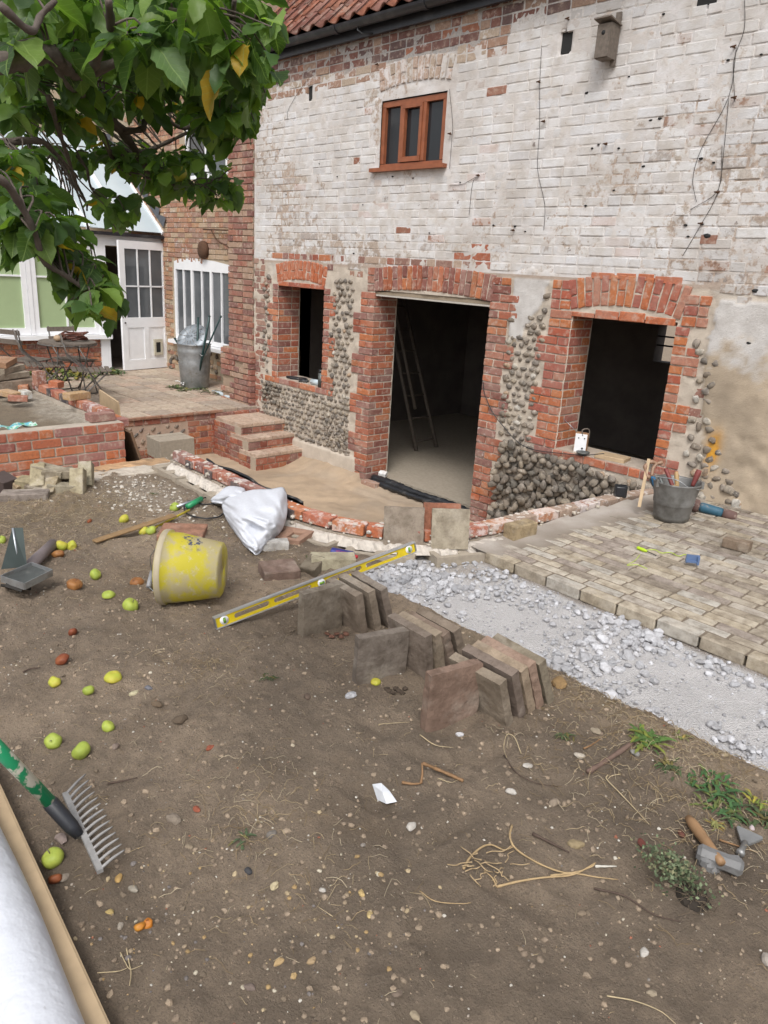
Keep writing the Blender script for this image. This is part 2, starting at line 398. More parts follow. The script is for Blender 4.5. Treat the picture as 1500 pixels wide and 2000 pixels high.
# ------------------------------------------------ bricks of the limewashed upper wall
def dist_key(c): return Vector(c).length
cand = []
ARCH_UP = (-6.22, -5.18, 1.66, 1.91)
row = 0; z = 2.30
while z > -2.45:
    zc = z - .0325; x = -8.40 + (.0 if row % 2 else -.0) + R.random() * .05; k = row
    while x < .55:
        header = R.random() < .36 or (x < -8.39 and row % 2)
        L = .1025 if header else .215
        x1 = x + L; xc = (x + x1) / 2; keep = True
        if xc > -1.2 and zc < -.1: keep = False
        for (a, b, c, d) in OPEN:
            if xc + L / 2 > a - .02 and xc - L / 2 < b + .02 and c - .05 < zc < d + .03: keep = False
        for (hx, hz, a, b) in HOLES:
            if abs(xc - hx) < a + L / 2 and abs(zc - hz) < b: keep = False
        if ARCH_UP[0] < xc < ARCH_UP[1] and ARCH_UP[2] - .09 < zc < ARCH_UP[3]: keep = False
        if zc < .03:
            # only whitewashed bricks right of the openings above the render, quoins at the far corner
            if x1 < -8.06 + .05 * (row % 2) and zc > -1.9: pass
            elif -6.5 < xc < -6.35 and zc > -.12: pass
            elif xc > -2.5 and zc > -.1 + .05 * fb(xc, 0, 6): pass
            elif -2.42 < xc < -2.3 and -.95 < zc < -.45: pass
            else: keep = False
        elif -6.12 < xc < -4.5 and zc < .06: keep = False
        elif (-7.88 < xc < -6.95 or -3.66 < xc < -2.68) and zc < .05: keep = False
        if keep:
            if bool(plaster_at(np.array([xc]), np.array([zc]))[0]) and zc < -.02: keep = False
        if keep:
            n = fb(xc, zc, 1.2, 3, 31)
            t = R.choice([(.42, .35, .29), (.46, .40, .34), (.36, .30, .25), (.40, .36, .33), (.48, .43, .38), (.33, .27, .22)]) if R.random() < .93 else R.choice([(.36, .2, .14), (.30, .26, .23), (.28, .17, .12)])
            a = .77 + n * .9 + (R.random() - .5) * .3
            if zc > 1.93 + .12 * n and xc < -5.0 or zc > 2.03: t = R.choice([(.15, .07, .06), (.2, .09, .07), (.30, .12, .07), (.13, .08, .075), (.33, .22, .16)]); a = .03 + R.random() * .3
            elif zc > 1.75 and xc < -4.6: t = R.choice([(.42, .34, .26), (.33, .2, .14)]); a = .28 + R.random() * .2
            elif zc < .32 and xc < -4.4: a -= .13; 
            if R.random() < .006 and zc > .1: t = (.26, .1, .06); a = .02
            if zc < .12 and -7.98 < xc < -6.66: t = R.choice(RED)[:3]; a = .0 + R.random() * .12
            elif .03 < zc < .14 and -6.5 < xc < -4.55: t = R.choice([(.33, .12, .08), (.25, .13, .1), (.4, .3, .23)]); a = .1 + R.random() * .32
            elif -4.92 < xc < -4.68 and zc < .26: t = (.36, .11, .055); a = 0
            if zc < .03 and xc < -8.0: t = R.choice([(.3, .11, .07), (.22, .11, .09), (.34, .2, .15)]); a = .05 + R.random() * .25
            if -2.45 < xc < -2.25 and zc < -.4: t = (.26, .12, .09); a = .1
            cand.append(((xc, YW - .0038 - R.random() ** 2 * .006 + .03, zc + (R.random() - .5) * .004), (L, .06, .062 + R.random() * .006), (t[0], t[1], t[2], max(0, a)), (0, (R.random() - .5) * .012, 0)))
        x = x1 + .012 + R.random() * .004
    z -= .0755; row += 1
for (hx, hz, a, b) in HOLES: m = MB(); m.box((hx, YW + .035, hz), (2 * a + .01, .03, 2 * b + .01)); m.build('putlog_shade', M['dark'], wall, world=True)  # near-black boxes set in the shallow recesses stand in for the shade inside
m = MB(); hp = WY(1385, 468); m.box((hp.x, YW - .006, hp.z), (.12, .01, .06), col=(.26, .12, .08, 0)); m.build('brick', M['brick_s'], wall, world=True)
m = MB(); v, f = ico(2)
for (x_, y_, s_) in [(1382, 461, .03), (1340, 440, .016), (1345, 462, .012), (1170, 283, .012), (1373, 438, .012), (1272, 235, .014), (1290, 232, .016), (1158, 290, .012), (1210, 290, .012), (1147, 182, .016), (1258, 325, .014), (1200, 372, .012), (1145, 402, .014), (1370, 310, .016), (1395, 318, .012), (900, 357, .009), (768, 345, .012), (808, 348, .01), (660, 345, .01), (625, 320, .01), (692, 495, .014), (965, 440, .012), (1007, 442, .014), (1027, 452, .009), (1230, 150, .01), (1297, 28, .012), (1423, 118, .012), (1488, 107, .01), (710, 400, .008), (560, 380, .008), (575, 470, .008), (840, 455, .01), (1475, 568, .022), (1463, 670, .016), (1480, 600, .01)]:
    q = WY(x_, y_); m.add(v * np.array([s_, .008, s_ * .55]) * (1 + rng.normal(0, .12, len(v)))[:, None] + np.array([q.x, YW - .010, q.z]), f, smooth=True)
m.build('chip_hole_shade', M['dark'], wall, kind='stuff', world=True)  # dark blobs on the wall face, painting the shade of small holes
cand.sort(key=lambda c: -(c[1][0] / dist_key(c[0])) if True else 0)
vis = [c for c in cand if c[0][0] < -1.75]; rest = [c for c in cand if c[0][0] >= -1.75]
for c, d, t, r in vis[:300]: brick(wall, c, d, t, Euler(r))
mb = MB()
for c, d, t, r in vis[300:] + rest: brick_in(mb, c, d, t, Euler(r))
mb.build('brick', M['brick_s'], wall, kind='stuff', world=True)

# ------------------------------------------------ brick surrounds
def backing(name, x0, x1, z0, z1):
    m = MB(); m.box(((x0 + x1) / 2, 5.812, (z0 + z1) / 2), (x1 - x0, .24, z1 - z0), col=(.4, .33, .26, 1)); return m.build(name, M['mortar'], barn, world=True)
def arch(parent, xa, xb, zs_, rise, ring, n, paint=0, sp=0.0, pal=None, y=None):
    half = (xb - xa) / 2; xm = (xa + xb) / 2; Rr = (half * half + rise * rise) / (2 * rise); zc = zs_ + rise - Rr; amax = math.asin(half / Rr) * (1 + sp)
    w = 2 * half / n
    yy = y or YW - .012
    for i in range(n):
        a = -amax + (i + .5) * 2 * amax / n
        rot = Euler((0, a, 0)); p = lambda r: (xm + math.sin(a) * r, yy + .05, zc + math.cos(a) * r)
        splits = [(0, ring)] if i % 2 else ([(0, ring * .5 - .005), (ring * .5 + .005, ring)] if i % 4 else [(0, ring * .42), (ring * .42 + .01, ring)])
        base = pal() if pal else redc(paint)
        for (s0, s1) in splits:
            c = pal() if pal and R.random() < .5 else base
            brick(parent, p(Rr + (s0 + s1) / 2), (w - (.017 if y else .011), .1025, s1 - s0), c, rot)
def jamb(parent, xe, side, z0, z1, narrow, wide, reveal=.34, paint=0, pal=None, phase=0):
    # side -1: masonry left of the opening edge xe; +1: right of it
    n = int(round((z1 - z0) / .0745)); h = (z1 - z0) / n
    pal = pal or (lambda: redc(max(0, paint + R.random() * .14 - .02)))
    for i in range(n):
        zc = z1 - (i + .5) * h; blockw = wide if ((i + phase) // 3) % 2 else narrow
        blockw += (R.random() - .5) * .015
        bh = h - .011; y0 = YW - .013 - R.random() * .004
        strf = (i + phase) % 2 == 0
        first = .215 if (strf and blockw > .2) else .1025
        if blockw < .2: first = .1025
        dep = .1025 if first > .2 else .215
        e = .002 * R.random()
        def put(u0, u1, d0, d1):
            xa = xe + side * (u0 + e); xb = xe + side * u1
            brick(parent, ((xa + xb) / 2, y0 + (d0 + d1) / 2, zc), (abs(xb - xa), d1 - d0, bh), pal(), Euler(((R.random() - .5) * .01, (R.random() - .5) * .012, (R.random() - .5) * .01)))
        put(0, first, 0, dep)
        u = first + .011
        while blockw - u > .05:
            L = min(.215 if blockw - u > .2 else .1025, blockw - u); put(u, u + L, 0, .1025); u += L + .011
        if reveal > dep:
            u = dep + .011
            while reveal - u > .04:
                L = min(.215, reveal - u); 
                if L > .12 and L < .2: L = .1025 if R.random() < .5 else L
                put(0.001, .1025, u, u + L); u += L + .011
def sill(parent, x0, x1, z, depth=.36, proj=.012):
    x = x0; n = 0
    while x < x1 - .03:
        L = min([.215, .1025, .215, .215][n % 4], x1 - x); brick(parent, (x + L / 2, YW - proj + .05, z - .034), (L - .01, .1025, .066), redc(.06, 1.1)); x += L; n += 1
    m = MB(); m.box(((x0 + x1) / 2, YW - proj + .103 + (depth - .103) / 2, z - .034), (x1 - x0, depth - .103, .06), col=(.42, .34, .27, 1)); m.box(((x0 + x1) / 2, YW - proj + depth / 2 + .01, z + .002), (x1 - x0 - .1, depth - .03, .012), col=(.47, .40, .33, 1))
    m.build('sill', M['mortar'], parent, world=True)
for xe, z0, z1 in [(-7.87, -1.40, -.25), (-6.10, -2.33, -.24), (-3.63, -1.44, -.28)]:
    m = MB(); m.box((xe - .058, 5.765, (z0 + z1) / 2), (.104, .325, z1 - z0), col=(.56, .49, .41, 1)); m.build('mortar', M['mortar'], barn, world=True)
for xe, z0, z1 in [(-6.96, -1.40, -.25), (-4.52, -2.33, -.24), (-2.70, -1.44, -.28)]:
    m = MB(); m.box((xe + .058, 5.765, (z0 + z1) / 2), (.104, .325, z1 - z0), col=(.56, .49, .41, 1)); m.build('mortar', M['mortar'], barn, world=True)
# pale infill behind/above each ring
S1 = backing('window_surround', -7.985, -6.845, -.26, .028)
S2 = backing('door_surround', -6.215, -4.405, -.245, .028)
S3 = backing('window_surround', -3.745, -2.585, -.28, .028)
new = lambda: (lambda c: (c[0] * 1.12, c[1] * 1.05, c[2], 0))(R.choice([(.42, .13, .055), (.40, .12, .05), (.38, .125, .065)]))
arch(S1, -7.88, -6.95, -.235, .055, .215, 13, pal=new)
jamb(S1, -7.87, -1, -1.40, -.25, .1025, .215, pal=lambda: redc(R.random() * .08, 1.05)); jamb(S1, -6.96, 1, -1.40, -.25, .1025, .215, pal=lambda: redc(R.random() * .15), phase=2)
for i, (x0, x1) in enumerate([(-7.86, -7.66), (-7.65, -7.44), (-7.43, -7.22), (-7.21, -6.97)]):
    brick(S1, ((x0 + x1) / 2, YW + .036, -.245), (x1 - x0, .1, .05), redc(.3))
sill(S1, -8.14, -6.74, -1.40)
worn = lambda: (lambda c: (c[0], c[1], c[2], R.random() * .22))(redc(0, .95))
arch(S2, -6.11, -4.50, -.235, .05, .235, 23, pal=worn)
jamb(S2, -6.10, -1, -2.33, -.245, .215, .33, pal=worn); jamb(S2, -4.52, 1, -2.36, -.01, .215, .33, pal=lambda: redc(.05 + R.random() * .3, .95), phase=1)
jamb(S2, -6.115, -1, -.245, .01, .12, .215, reveal=.1, pal=worn)
m = MB(); m.prism([(-6.095, -.262), (-4.525, -.262), (-4.525, -.24), (-5.3, -.19), (-6.095, -.24)], YW + .01, YW + .1, col=(.32, .26, .19, 1)); m.box((-5.31, YW + .055, -.272), (1.57, .1, .016), col=(.5, .47, .42, 1)); m.box((-5.31, YW + .22, -.267), (1.57, .22, .03), col=(.2, .15, .1, 1))
m.build('lintel', M['plain_s'], S2, world=True)
bright = lambda: (lambda c: (c[0], c[1], c[2], R.random() * .08))(R.choice([(.46, .155, .055), (.43, .13, .05), (.38, .10, .055), (.36, .12, .085), (.40, .17, .11), (.33, .1, .07)]))
arch(S3, -3.65, -2.68, -.235, .06, .235, 14, pal=bright)
jamb(S3, -3.63, -1, -1.44, -.245, .215, .33, pal=bright); jamb(S3, -2.70, 1, -1.44, -.285, .1025, .215, pal=bright, phase=1)
jamb(S3, -3.655, -1, -.245, -.0, .19, .21, reveal=.1, pal=bright); jamb(S3, -2.665, 1, -.285, -.05, .19, .21, reveal=.1, pal=bright)
for i, (x0, x1, a) in enumerate([(-3.63, -3.42, .025), (-3.41, -3.2, .055), (-3.19, -2.97, .062), (-2.96, -2.72, .04)]):
    brick(S3, ((x0 + x1) / 2, YW + .036, -.29 + a / 2 + .008), (x1 - x0, .1, a + .012), new())
for x0, x1, zz in [(-3.5, -3.29, .045), (-3.27, -3.1, .05), (-3.08, -2.95, .05), (-2.94, -2.72, .04)]: brick(S3, ((x0 + x1) / 2, YW + .04, zz), (x1 - x0, .1, .05), new(), Euler((0, .0, 0)))
sill(S3, -3.86, -2.55, -1.44)
# blocked relieving arch over the upper window
arch(wall, -6.17, -5.22, 1.665, .045, .2, 13, y=YW - .014, pal=lambda: (.40 + R.random() * .06, .33, .26, .38 + R.random() * .2))
brick(S1, (-6.87, YW + .04, -.02), (.1, .1, .065), (.2, .1, .09, .1))

# ------------------------------------------------ flints
FL = []
FLM = []
for i in range(9):
    v, f = ICO1 if i < 3 else ICO2
    v, f = ICO2
    rr = np.random.default_rng(50 + i)
    k = 1 + .22 * np.sin(v[:, 0] * 2.7 + i) * np.cos(v[:, 1] * 3 + 2 * i) + .16 * np.sin(v[:, 2] * 5 + i * 3) + rr.normal(0, .075, len(v))
    for _ in range(4):
        dd = rr.normal(0, 1, 3); dd /= np.linalg.norm(dd); k = np.minimum(k, .8 / np.maximum(v @ dd, .05))
    v2 = v * k[:, None]; FL.append((v2, f))
    m = MB(); m.add(v2, f, smooth=True); FLM.append(m.mesh('flint', M['flint']))
fl = []
def flints(poly, s, dens, proud=.4, dark=.5, coursed=True, asp=1.2):
    xa = min(p[0] for p in poly); xb = max(p[0] for p in poly); za = min(p[1] for p in poly); zb = max(p[1] for p in poly)
    z = za + s * .4; r = 0
    while z < zb:
        x = xa + (r % 2) * s * .5 * asp
        while x < xb:
            xx = x + (R.random() - .5) * s * .4; zz = z + (R.random() - .5) * s * .3
            if inpoly(xx, zz, poly) and R.random() < dens and not any(a - .12 * (k < 3) < xx < b + .1 * (k < 3) and c - .07 < zz < d + .05 for k, (a, b, c, d) in enumerate(OPEN)):
                g = s * ((.44 + .14 * R.random()) if proud > 1 else (.345 + .15 * R.random())); ty = R.random()
                if ty < dark * .8: c = R.choice([(.21, .18, .145), (.26, .22, .18), (.15, .13, .11), (.31, .265, .21)] if proud < 1 else [(.18, .15, .12), (.22, .185, .145), (.13, .115, .095), (.27, .225, .175)])
                elif ty < dark + .35: c = R.choice([(.27, .23, .19), (.22, .19, .16), (.3, .25, .19), (.19, .155, .12)])
                else: c = R.choice([(.42, .38, .32), (.35, .25, .17), (.46, .43, .38)])
                fl.append(((xx, YW - .004 + (g * .55 * (1 - proud) - proud * .02 if proud >= 1 else -.005), zz), (g * (.9 + .4 * R.random()), g * .62, g * (.72 + .25 * R.random())), c + (1,), (R.random() * .5, R.random() * 6.28, R.random() * .6)))
            x += s * asp
        z += s * .93; r += 1
flints(F1, .078, .9, .35, .6)
flints(F2, .072, .95, .3, .6)
flints(F3, .067, .98, .45, .75, asp=1.08)
flints([(-8.17, -1.45), (-7.8, -1.47), (-7.8, -1.75), (-8.17, -1.72)], .06, .8, 1.2, .9)
flints([(-4.27, -.55), (-3.85, -.35), (-3.85, -1.5), (-4.27, -1.5)], .068, 1, .4, .5)
flints([(-4.12, -.4), (-3.85, -.08), (-3.85, -.4), (-4.1, -.62)], .07, 1, .4, .5)
flints([(-4.3, -.3), (-4.24, -.3), (-4.2, -1.5), (-4.27, -1.5)], .09, .6, .3, .4)
flints(F5, .078, 1, 1.2, .95, asp=1.05)
flints(F5, .075, .75, 2.3, .9, asp=1.3)
flints([(-3.7, -1.48), (-2.6, -1.49), (-2.6, -1.62), (-3.7, -1.6)], .09, .8, .6, .3)
flints(F6, .075, .95, .35, .4)
flints([(-2.35, -1.25), (-2.1, -1.3), (-1.95, -1.56), (-2.4, -1.56)], .11, .7, .7, .25)
def in_surround(x, z):
    for (a, b, c, d), (wl, wr) in zip(OPEN[:3], [(.15, .15), (.26, .26), (.25, .14)]):
        if a - wl < x < b + wr and c - .07 < z < .08 and not (c - .07 < z < c): return True
    return False
fl = [q for q in fl if not in_surround(q[0][0], q[0][2])]
fl.sort(key=lambda q: -q[1][0] / Vector(q[0]).length)
for c, d, t, r in fl[:300]: link('flint', R.choice(FLM), wall, c, Euler(r), d, t, world=True)
mb = MB()
for c, d, t, r in fl[300:]:
    v, f = R.choice(FL); v = (v @ np.array(Euler(r).to_matrix()).T) * np.array(d) + np.array(c); mb.add(v, f, t, smooth=True)
mb.build('flint', M['flint_s'], wall, kind='stuff', world=True)

# ------------------------------------------------ upper window
uw = link('window', None, barn, (-5.705, YW, 1.25), world=True)
ORG[uw.name] = Vector((-5.705, YW, 1.25)) - Vector((0, 0, 0)); ORG[uw.name] = Vector((-5.705, YW, 1.25))
M['redwood'] = simple('stained_wood', (.30, .10, .045, 1), .5, 0, .5, 14, .1)
m = MB(); x0, x1, z0, z1 = -6.145, -5.265, .965, 1.57
for b in [((x0 + x1) / 2, z1 - .025, x1 - x0, .05), ((x0 + x1) / 2, z0 + .02, x1 - x0, .04), (x0 + .025, (z0 + z1) / 2, .05, z1 - z0 - .092), (x1 - .025, (z0 + z1) / 2, .05, z1 - z0 - .092), (-5.865, 1.268, .035, .51), (-5.55, 1.268, .04, .51)]:
    m.box((b[0], YW + .045, b[1]), (b[2], .07, b[3]))
m.build('frame', M['redwood'], uw, world=True)
m = MB()
for b in [(-5.71, 1.505, .27, .035), (-5.71, 1.035, .27, .045), (-5.83, 1.27, .035, .43), (-5.59, 1.27, .035, .43)]: m.box((b[0], YW + .02, b[1]), (b[2], .04, b[3]))
m.build('casement', M['redwood'], uw, world=True)
for xa, xb in [(-6.1, -5.88), (-5.81, -5.605), (-5.53, -5.315)]:
    m = MB(); m.box(((xa + xb) / 2, YW + .05, 1.27), (xb - xa, .006, .53)); m.build('pane', M['glass'], uw, world=True)
m = MB(); m.box((-5.715, YW - .015, .948), (1.03, .09, .035)); m.build('sill', M['redwood'], uw, world=True)

# ------------------------------------------------ gutter, fascia, roof
m = MB(); m.box((-4.0, 5.535, 2.235), (9.0, .035, .15)); m.build('fascia', M['gutter'], barn, world=True)
gp = [(math.cos(a) * .06, math.sin(a) * .06) for a in np.linspace(math.pi, 2 * math.pi, 9)]
out = [(x, z) for x, z in gp] + [(x * .93, z * .93) for x, z in reversed(gp)]
m = MB(); m.prism(out, -8.55, .5); Rz = Matrix(((0, 1, 0, 0), (1, 0, 0, 5.445), (0, 0, 1, 2.285), (0, 0, 0, 1))); m.xf(Rz)
gut = m.build('gutter', M['gutter'], barn, world=True)
for x in (-8.2, -6.75, -5.5, -4.3, -3.2):
    m = MB(); m.prism([(a * 1.12, b * 1.12) for a, b in gp] + [(a * .99, b * .99) for a, b in reversed(gp)], x, x + .06); m.xf(Rz); m.build('joint', M['gutter'], gut, world=True)
m = MB(); m.tube([(-6.38, 5.44, 2.24), (-6.38, 5.43, 2.2), (-6.34, 5.46, 2.17), (-6.25, 5.52, 2.17)], .008, 6); m.build('cable', M['black'], barn, world=True)
# pantiles: S profile swept down the slope
def pantile():
    n = 11; v = []
    for j, t in enumerate((0, 1)):
        for i in range(n):
            u = i / (n - 1); z = .028 * math.sin(u * 2 * math.pi * .98 + 2.6) + .012
            v.append((u * .235 - .0, -.17 + .34 * t, z + (.012 if t == 0 else -.004)))
    v2 = v + [(x, y, z - .012) for x, y, z in v]
    f = [(i, i + 1, n + i + 1, n + i) for i in range(n - 1)] + [(i + 1 + 2 * n, i + 2 * n, i + 3 * n, i + 1 + 3 * n) for i in range(n - 1)] + [(i + 1, i, i + 2 * n, i + 1 + 2 * n) for i in range(n - 1)]
    return v2, f
pv, pf = pantile(); m = MB(); m.add(pv, pf, smooth=True); PT = m.mesh('roof_tile', M['tile'])
m = MB(); m.box((-4.4, 7.72, 4.45), (9.2, .05, 6.1), rot=Euler((-rad(45), 0, 0))); roof = m.build('roof', M['dark'], barn, world=True)
sl_rot = Euler((rad(45), 0, 0)); mb = MB(); cnt = 0
dirs = Vector((0, math.cos(rad(45)), math.sin(rad(45)))); nrm = Vector((0, -math.sin(rad(45)), math.cos(rad(45))))
for r_ in range(20):
    for c_ in range(34):
        p = Vector((-8.9 + c_ * .213 + .01 * R.random(), 5.52, 2.40)) + dirs * (r_ * .27) + nrm * (.025 + .006 * R.random())
        t = R.choice([(.30, .115, .07), (.25, .10, .07), (.33, .15, .10), (.2, .085, .065), (.28, .14, .11)]) + (1,)
        if r_ < 9 and c_ < 24: link('roof_tile', PT, roof, p, sl_rot, None, t, world=True)
        else: mb.add(np.array(pv) @ np.array(sl_rot.to_matrix()).T + np.array(p), pf, t, smooth=True)
mb.build('roof_tile', M['tile_s'], roof, kind='stuff', world=True)

# ------------------------------------------------ things on the wall
p = WY(1197, 88); bs_ = .84; bb = thing('bird_box', 'weathered wooden nest box with a round entrance hole on the limewashed wall', 'bird box', (p.x, YW - .085, p.z))
m = MB(); m.box((0, 0, 0), (.135, .012, .27)); v = m; m2 = MB()
bb.scale = (bs_, bs_, bs_)
fr = [(-.065, -.13), (.065, -.13), (.065, .13), (-.065, .13)]
m = MB(); m.prism(fr, -.075, -.06); m.build('front_board', M['greywood'], bb)
for s in (-1, 1): m = MB(); m.box((s * .06, 0.004, 0), (.014, .13, .27)); m.build('side_board', M['greywood'], bb)
m = MB(); m.box((0, .004, -.128), (.104, .118, .014)); m.build('base_board', M['greywood'], bb)
m = MB(); m.box((0, -.02, .152), (.17, .2, .012), rot=Euler((rad(-10), 0, 0))); m.build('roof_board', M['greywood'], bb)
m = MB(); m.tube([(0, -.0765, .06), (0, -.0755, .06)], .019, 16); m.build('entrance_hole', M['dark'], bb)
m = MB(); m.box((.045, .068, .03), (.05, .02, .42)); m.build('backboard', M['greywood'], bb)
def wire(pts, label, r=.0019, name='wire'):
    P_ = [WY(x, y) + Vector((0, -.014, 0)) for x, y in pts]
    m = MB(); m.tube(ctrl(P_, 4), r, 5); o = m.build(name, M['iron']); return props(o, label, 'wire')
wire([(1456, 0), (1455, 60), (1435, 120), (1437, 200)], 'thin black wire hanging straight down the white wall below the roof corner')
wire([(1440, 92), (1425, 190), (1372, 290), (1355, 350), (1362, 395)], 'old wire sagging between two nails on the upper white wall')
wire([(1425, 193), (1416, 290), (1404, 375), (1370, 440), (1335, 500)], 'rusty wire running diagonally down the white wall by the brick red patch')
wire([(1412, 285), (1405, 370), (1350, 410)], 'short loose wire dangling beside the diagonal wire')
wire([(1060, 90), (1056, 170), (1056, 250), (1052, 330), (1066, 400), (1064, 450)], 'vertical training wire on the white wall above the near opening')
wire([(937, 344), (925, 358), (918, 420)], 'bent wire hooked on a nail below the brown framed window')
wire([(935, 344), (905, 360), (880, 362)], 'wire end pointing sideways from the nail below the brown framed window')
wire([(604, 155), (585, 180), (565, 215), (563, 235)], 'fine wire hanging from the square hole in the white wall')
wire([(880, 175), (886, 240), (885, 265), (880, 330)], 'thin wire running down beside the brown framed window')
NL = ['where the long vertical wire crosses, upper right', 'at the bend of the diagonal wire', 'at the top of the sagging wire', 'on the vertical wire below the nest box level', 'on the vertical wire in the middle of the wall', 'at the low end of the diagonal wire', 'left of the blocked arch above the brown window', 'holding the bent wire under the brown window', 'right beside the brown framed window', 'alone in the open white brickwork right of centre', 'beside the square hole left of the nest box', 'low down above the plaster between door and near opening']
for i, (x, y) in enumerate([(1437, 192), (1404, 376), (1436, 93), (1056, 161), (1065, 238), (1372, 437), (740, 127), (937, 343), (882, 262), (1186, 282), (1112, 38), (1005, 450)]):
    p = WY(x, y); m = MB(); m.tube([p + Vector((0, .0, 0)), p + Vector((0, -.035, -.004))], .006, 6); m.tube([p + Vector((-.02, -.03, 0)), p + Vector((.02, -.035, .004))], .005, 6)
    o = m.build('nail', M['rust']); props(o, 'rusty nail ' + NL[i], 'nail', 'rusty nails in the limewashed wall')
# cable down the door jamb
P_ = [WY(x, y, 5.56) for x, y in [(943, 742), (947, 770), (962, 805), (985, 835), (1010, 862), (1040, 878), (1100, 886), (1140, 889), (1180, 886)]]
m = MB(); m.tube(ctrl(P_, 4), .004, 5); o = m.build('cable', M['black']); props(o, 'grey cable looping from the doorway across flints to the near sill', 'cable')
# ================================================================== GROUND
def path_pts():
    a = [(-5.50, 2.90), (-5.1, 2.885), (-4.7, 2.87), (-4.3, 2.85), (-3.95, 2.83), (-3.68, 2.84), (-3.42, 2.90), (-3.18, 3.02), (-2.98, 3.2), (-2.86, 3.42), (-2.80, 3.7), (-2.77, 4.05), (-2.72, 4.45), (-2.67, 4.9), (-2.60, 5.30), (-2.52, 5.50)]
    return [Vector((x, y, 0)) for x, y in ctrl([(x, y, 0) for x, y in a], 6) for x, y in [(x, y)]] if False else [Vector((q.x, q.y, 0)) for q in ctrl([(x, y, 0) for x, y in a], 6)]
PATH = path_pts()
def path_at(s):
    acc = 0
    for a, b in zip(PATH, PATH[1:]):
        l = (b - a).length
        if acc + l >= s: return a + (b - a) * ((s - acc) / l), (b - a).normalized()
        acc += l
    return PATH[-1], (PATH[-1] - PATH[-2]).normalized()
PLEN = sum((b - a).length for a, b in zip(PATH, PATH[1:]))
garden = [(q.x, q.y) for q in PATH] + [(-2.5, 5.7), (30, 5.7), (30, -30), (-5.86, -30), (-5.86, 2.55), (-5.5, 2.62)]
PX = np.array([q.x for q in PATH]); PY = np.array([q.y for q in PATH])
def axis(core0, core1, st_, far0, far1):
    a = list(np.arange(core0, core1, st_)); s = st_; x = core1
    while x < far1: a.append(x); s *= 1.35; x += s
    a.append(far1); s = st_; x = core0; b = []
    while x > far0: x -= s; s *= 1.35; b.append(max(x, far0))
    return np.array(b[::-1] + a)
gx = axis(-6.0, .3, .017, -6.4, 30); gy = axis(.25, 3.55, .017, -30, 5.75)
GX, GY = np.meshgrid(gx, gy, indexing='ij')
vs = np.vectorize(soilz); Zs = vs(GX, GY)
rel = .030 * fbm(GX, GY, 1.6, 3, 11) * 2 + .030 * fbm(GX, GY, 6, 4, 12) * 2 + .030 * np.abs(fbm(GX, GY, 22, 3, 13)) * 2
nearfield = np.exp(-((GX + 1.2) ** 2 + (GY - .9) ** 2) / 3)
dpath = np.min(np.hypot(GX[..., None] - PX[::3], GY[..., None] - PY[::3]), -1) if True else 0
for _k in range(34):
    fx, fy, fa = -.4 - 4.8 * R.random(), .5 + 1.9 * R.random(), R.random() * 3.14; u_ = (GX - fx) * math.cos(fa) + (GY - fy) * math.sin(fa); w_ = -(GX - fx) * math.sin(fa) + (GY - fy) * math.cos(fa)
    rr2 = (u_ / .13) ** 2 + (w_ / (.045 + .008 * np.sin(u_ * 22))) ** 2; rel = rel - .020 * np.exp(-rr2 ** 2) * (1 + .35 * np.sin(u_ * 150)) + .010 * np.exp(-((np.sqrt(rr2) - 1.25) / .25) ** 2)
Zs = Zs + rel * .75 - .006 - .055 * np.exp(-(dpath / .24) ** 2)
vin = np.vectorize(lambda x, y: inpoly(x, y, garden)); ins = vin(GX, GY)
Zs = np.where(ins, Zs, -2.75)
soil_c = np.array([.31, .238, .170])
c1 = np.ones(GX.shape + (1,)) * soil_c * (1 + .75 * fbm(GX, GY, 2.0, 5, 21)[..., None] * 2)
ochre = np.clip(fbm(GX, GY, 1.5, 4, 23) * 4 - .5, 0, 1)[..., None]; c1 = c1 * (1 - .5 * ochre) + np.array([.21, .14, .075]) * .5 * ochre
dryg = np.exp(-(((GX + 4.9) / .7) ** 2 + ((GY - 1.75) / .6) ** 2))[..., None] * (.6 + fbm(GX, GY, 9, 3, 2)[..., None]); c1 = c1 * (1 - dryg) + np.array([.26, .2, .12]) * dryg
limey = np.clip(np.exp(-(((GX + 4.9) / .55) ** 2 + ((GY - 2.35) / .3) ** 2)) * 1.2 + fbm(GX, GY, 11, 3, 5) * .9 - .25, 0, 1)[..., None] * .8; c1 = c1 * (1 - limey) + np.array([.42, .36, .29]) * limey
edge = np.exp(-(((GY - 2.5) / .13) ** 2)) * (GX > -2.2); edge = (edge * (.6 + fbm(GX, GY, 10, 3, 4)))[..., None]; c1 = c1 * (1 - edge * .5) + np.array([.24, .18, .10]) * edge * .5
nx, nz = GX.shape
F_ = [(i * nz + j, (i + 1) * nz + j, (i + 1) * nz + j + 1, i * nz + j + 1) for i in range(nx - 1) for j in range(nz - 1) if (ins[i, j] or ins[i + 1, j] or ins[i, j + 1] or ins[i + 1, j + 1])]
def soil_mat():
    k = N('soil'); c, a = k.attr()
    n1 = k.noise(14, 8, .72); n2 = k.noise(140, 6, .75); sp = k.noise(210, 2, .5)
    cc = k.mix(k.ramp(n1, .38, .66, 0, .55), c, (.15, .115, .085, 1)); cc = k.mix(k.ramp(n2, .48, .7, 0, .6), cc, (.085, .065, .05, 1))
    cc = k.mix(k.ramp(k.noise(60, 5, .7), .56, .72, 0, .55), cc, (.24, .185, .13, 1))
    cc = k.mix(k.ramp(sp, .71, .76, 0, .8), cc, (.5, .44, .36, 1))
    k.base(cc); k.rough(.97)
    k.bump(k.math('ADD', k.math('MULTIPLY', k.noise(45, 7, .75), 2.0), k.noise(190, 5, .75)), .95, .012); return k.m
M['soil'] = soil_mat()
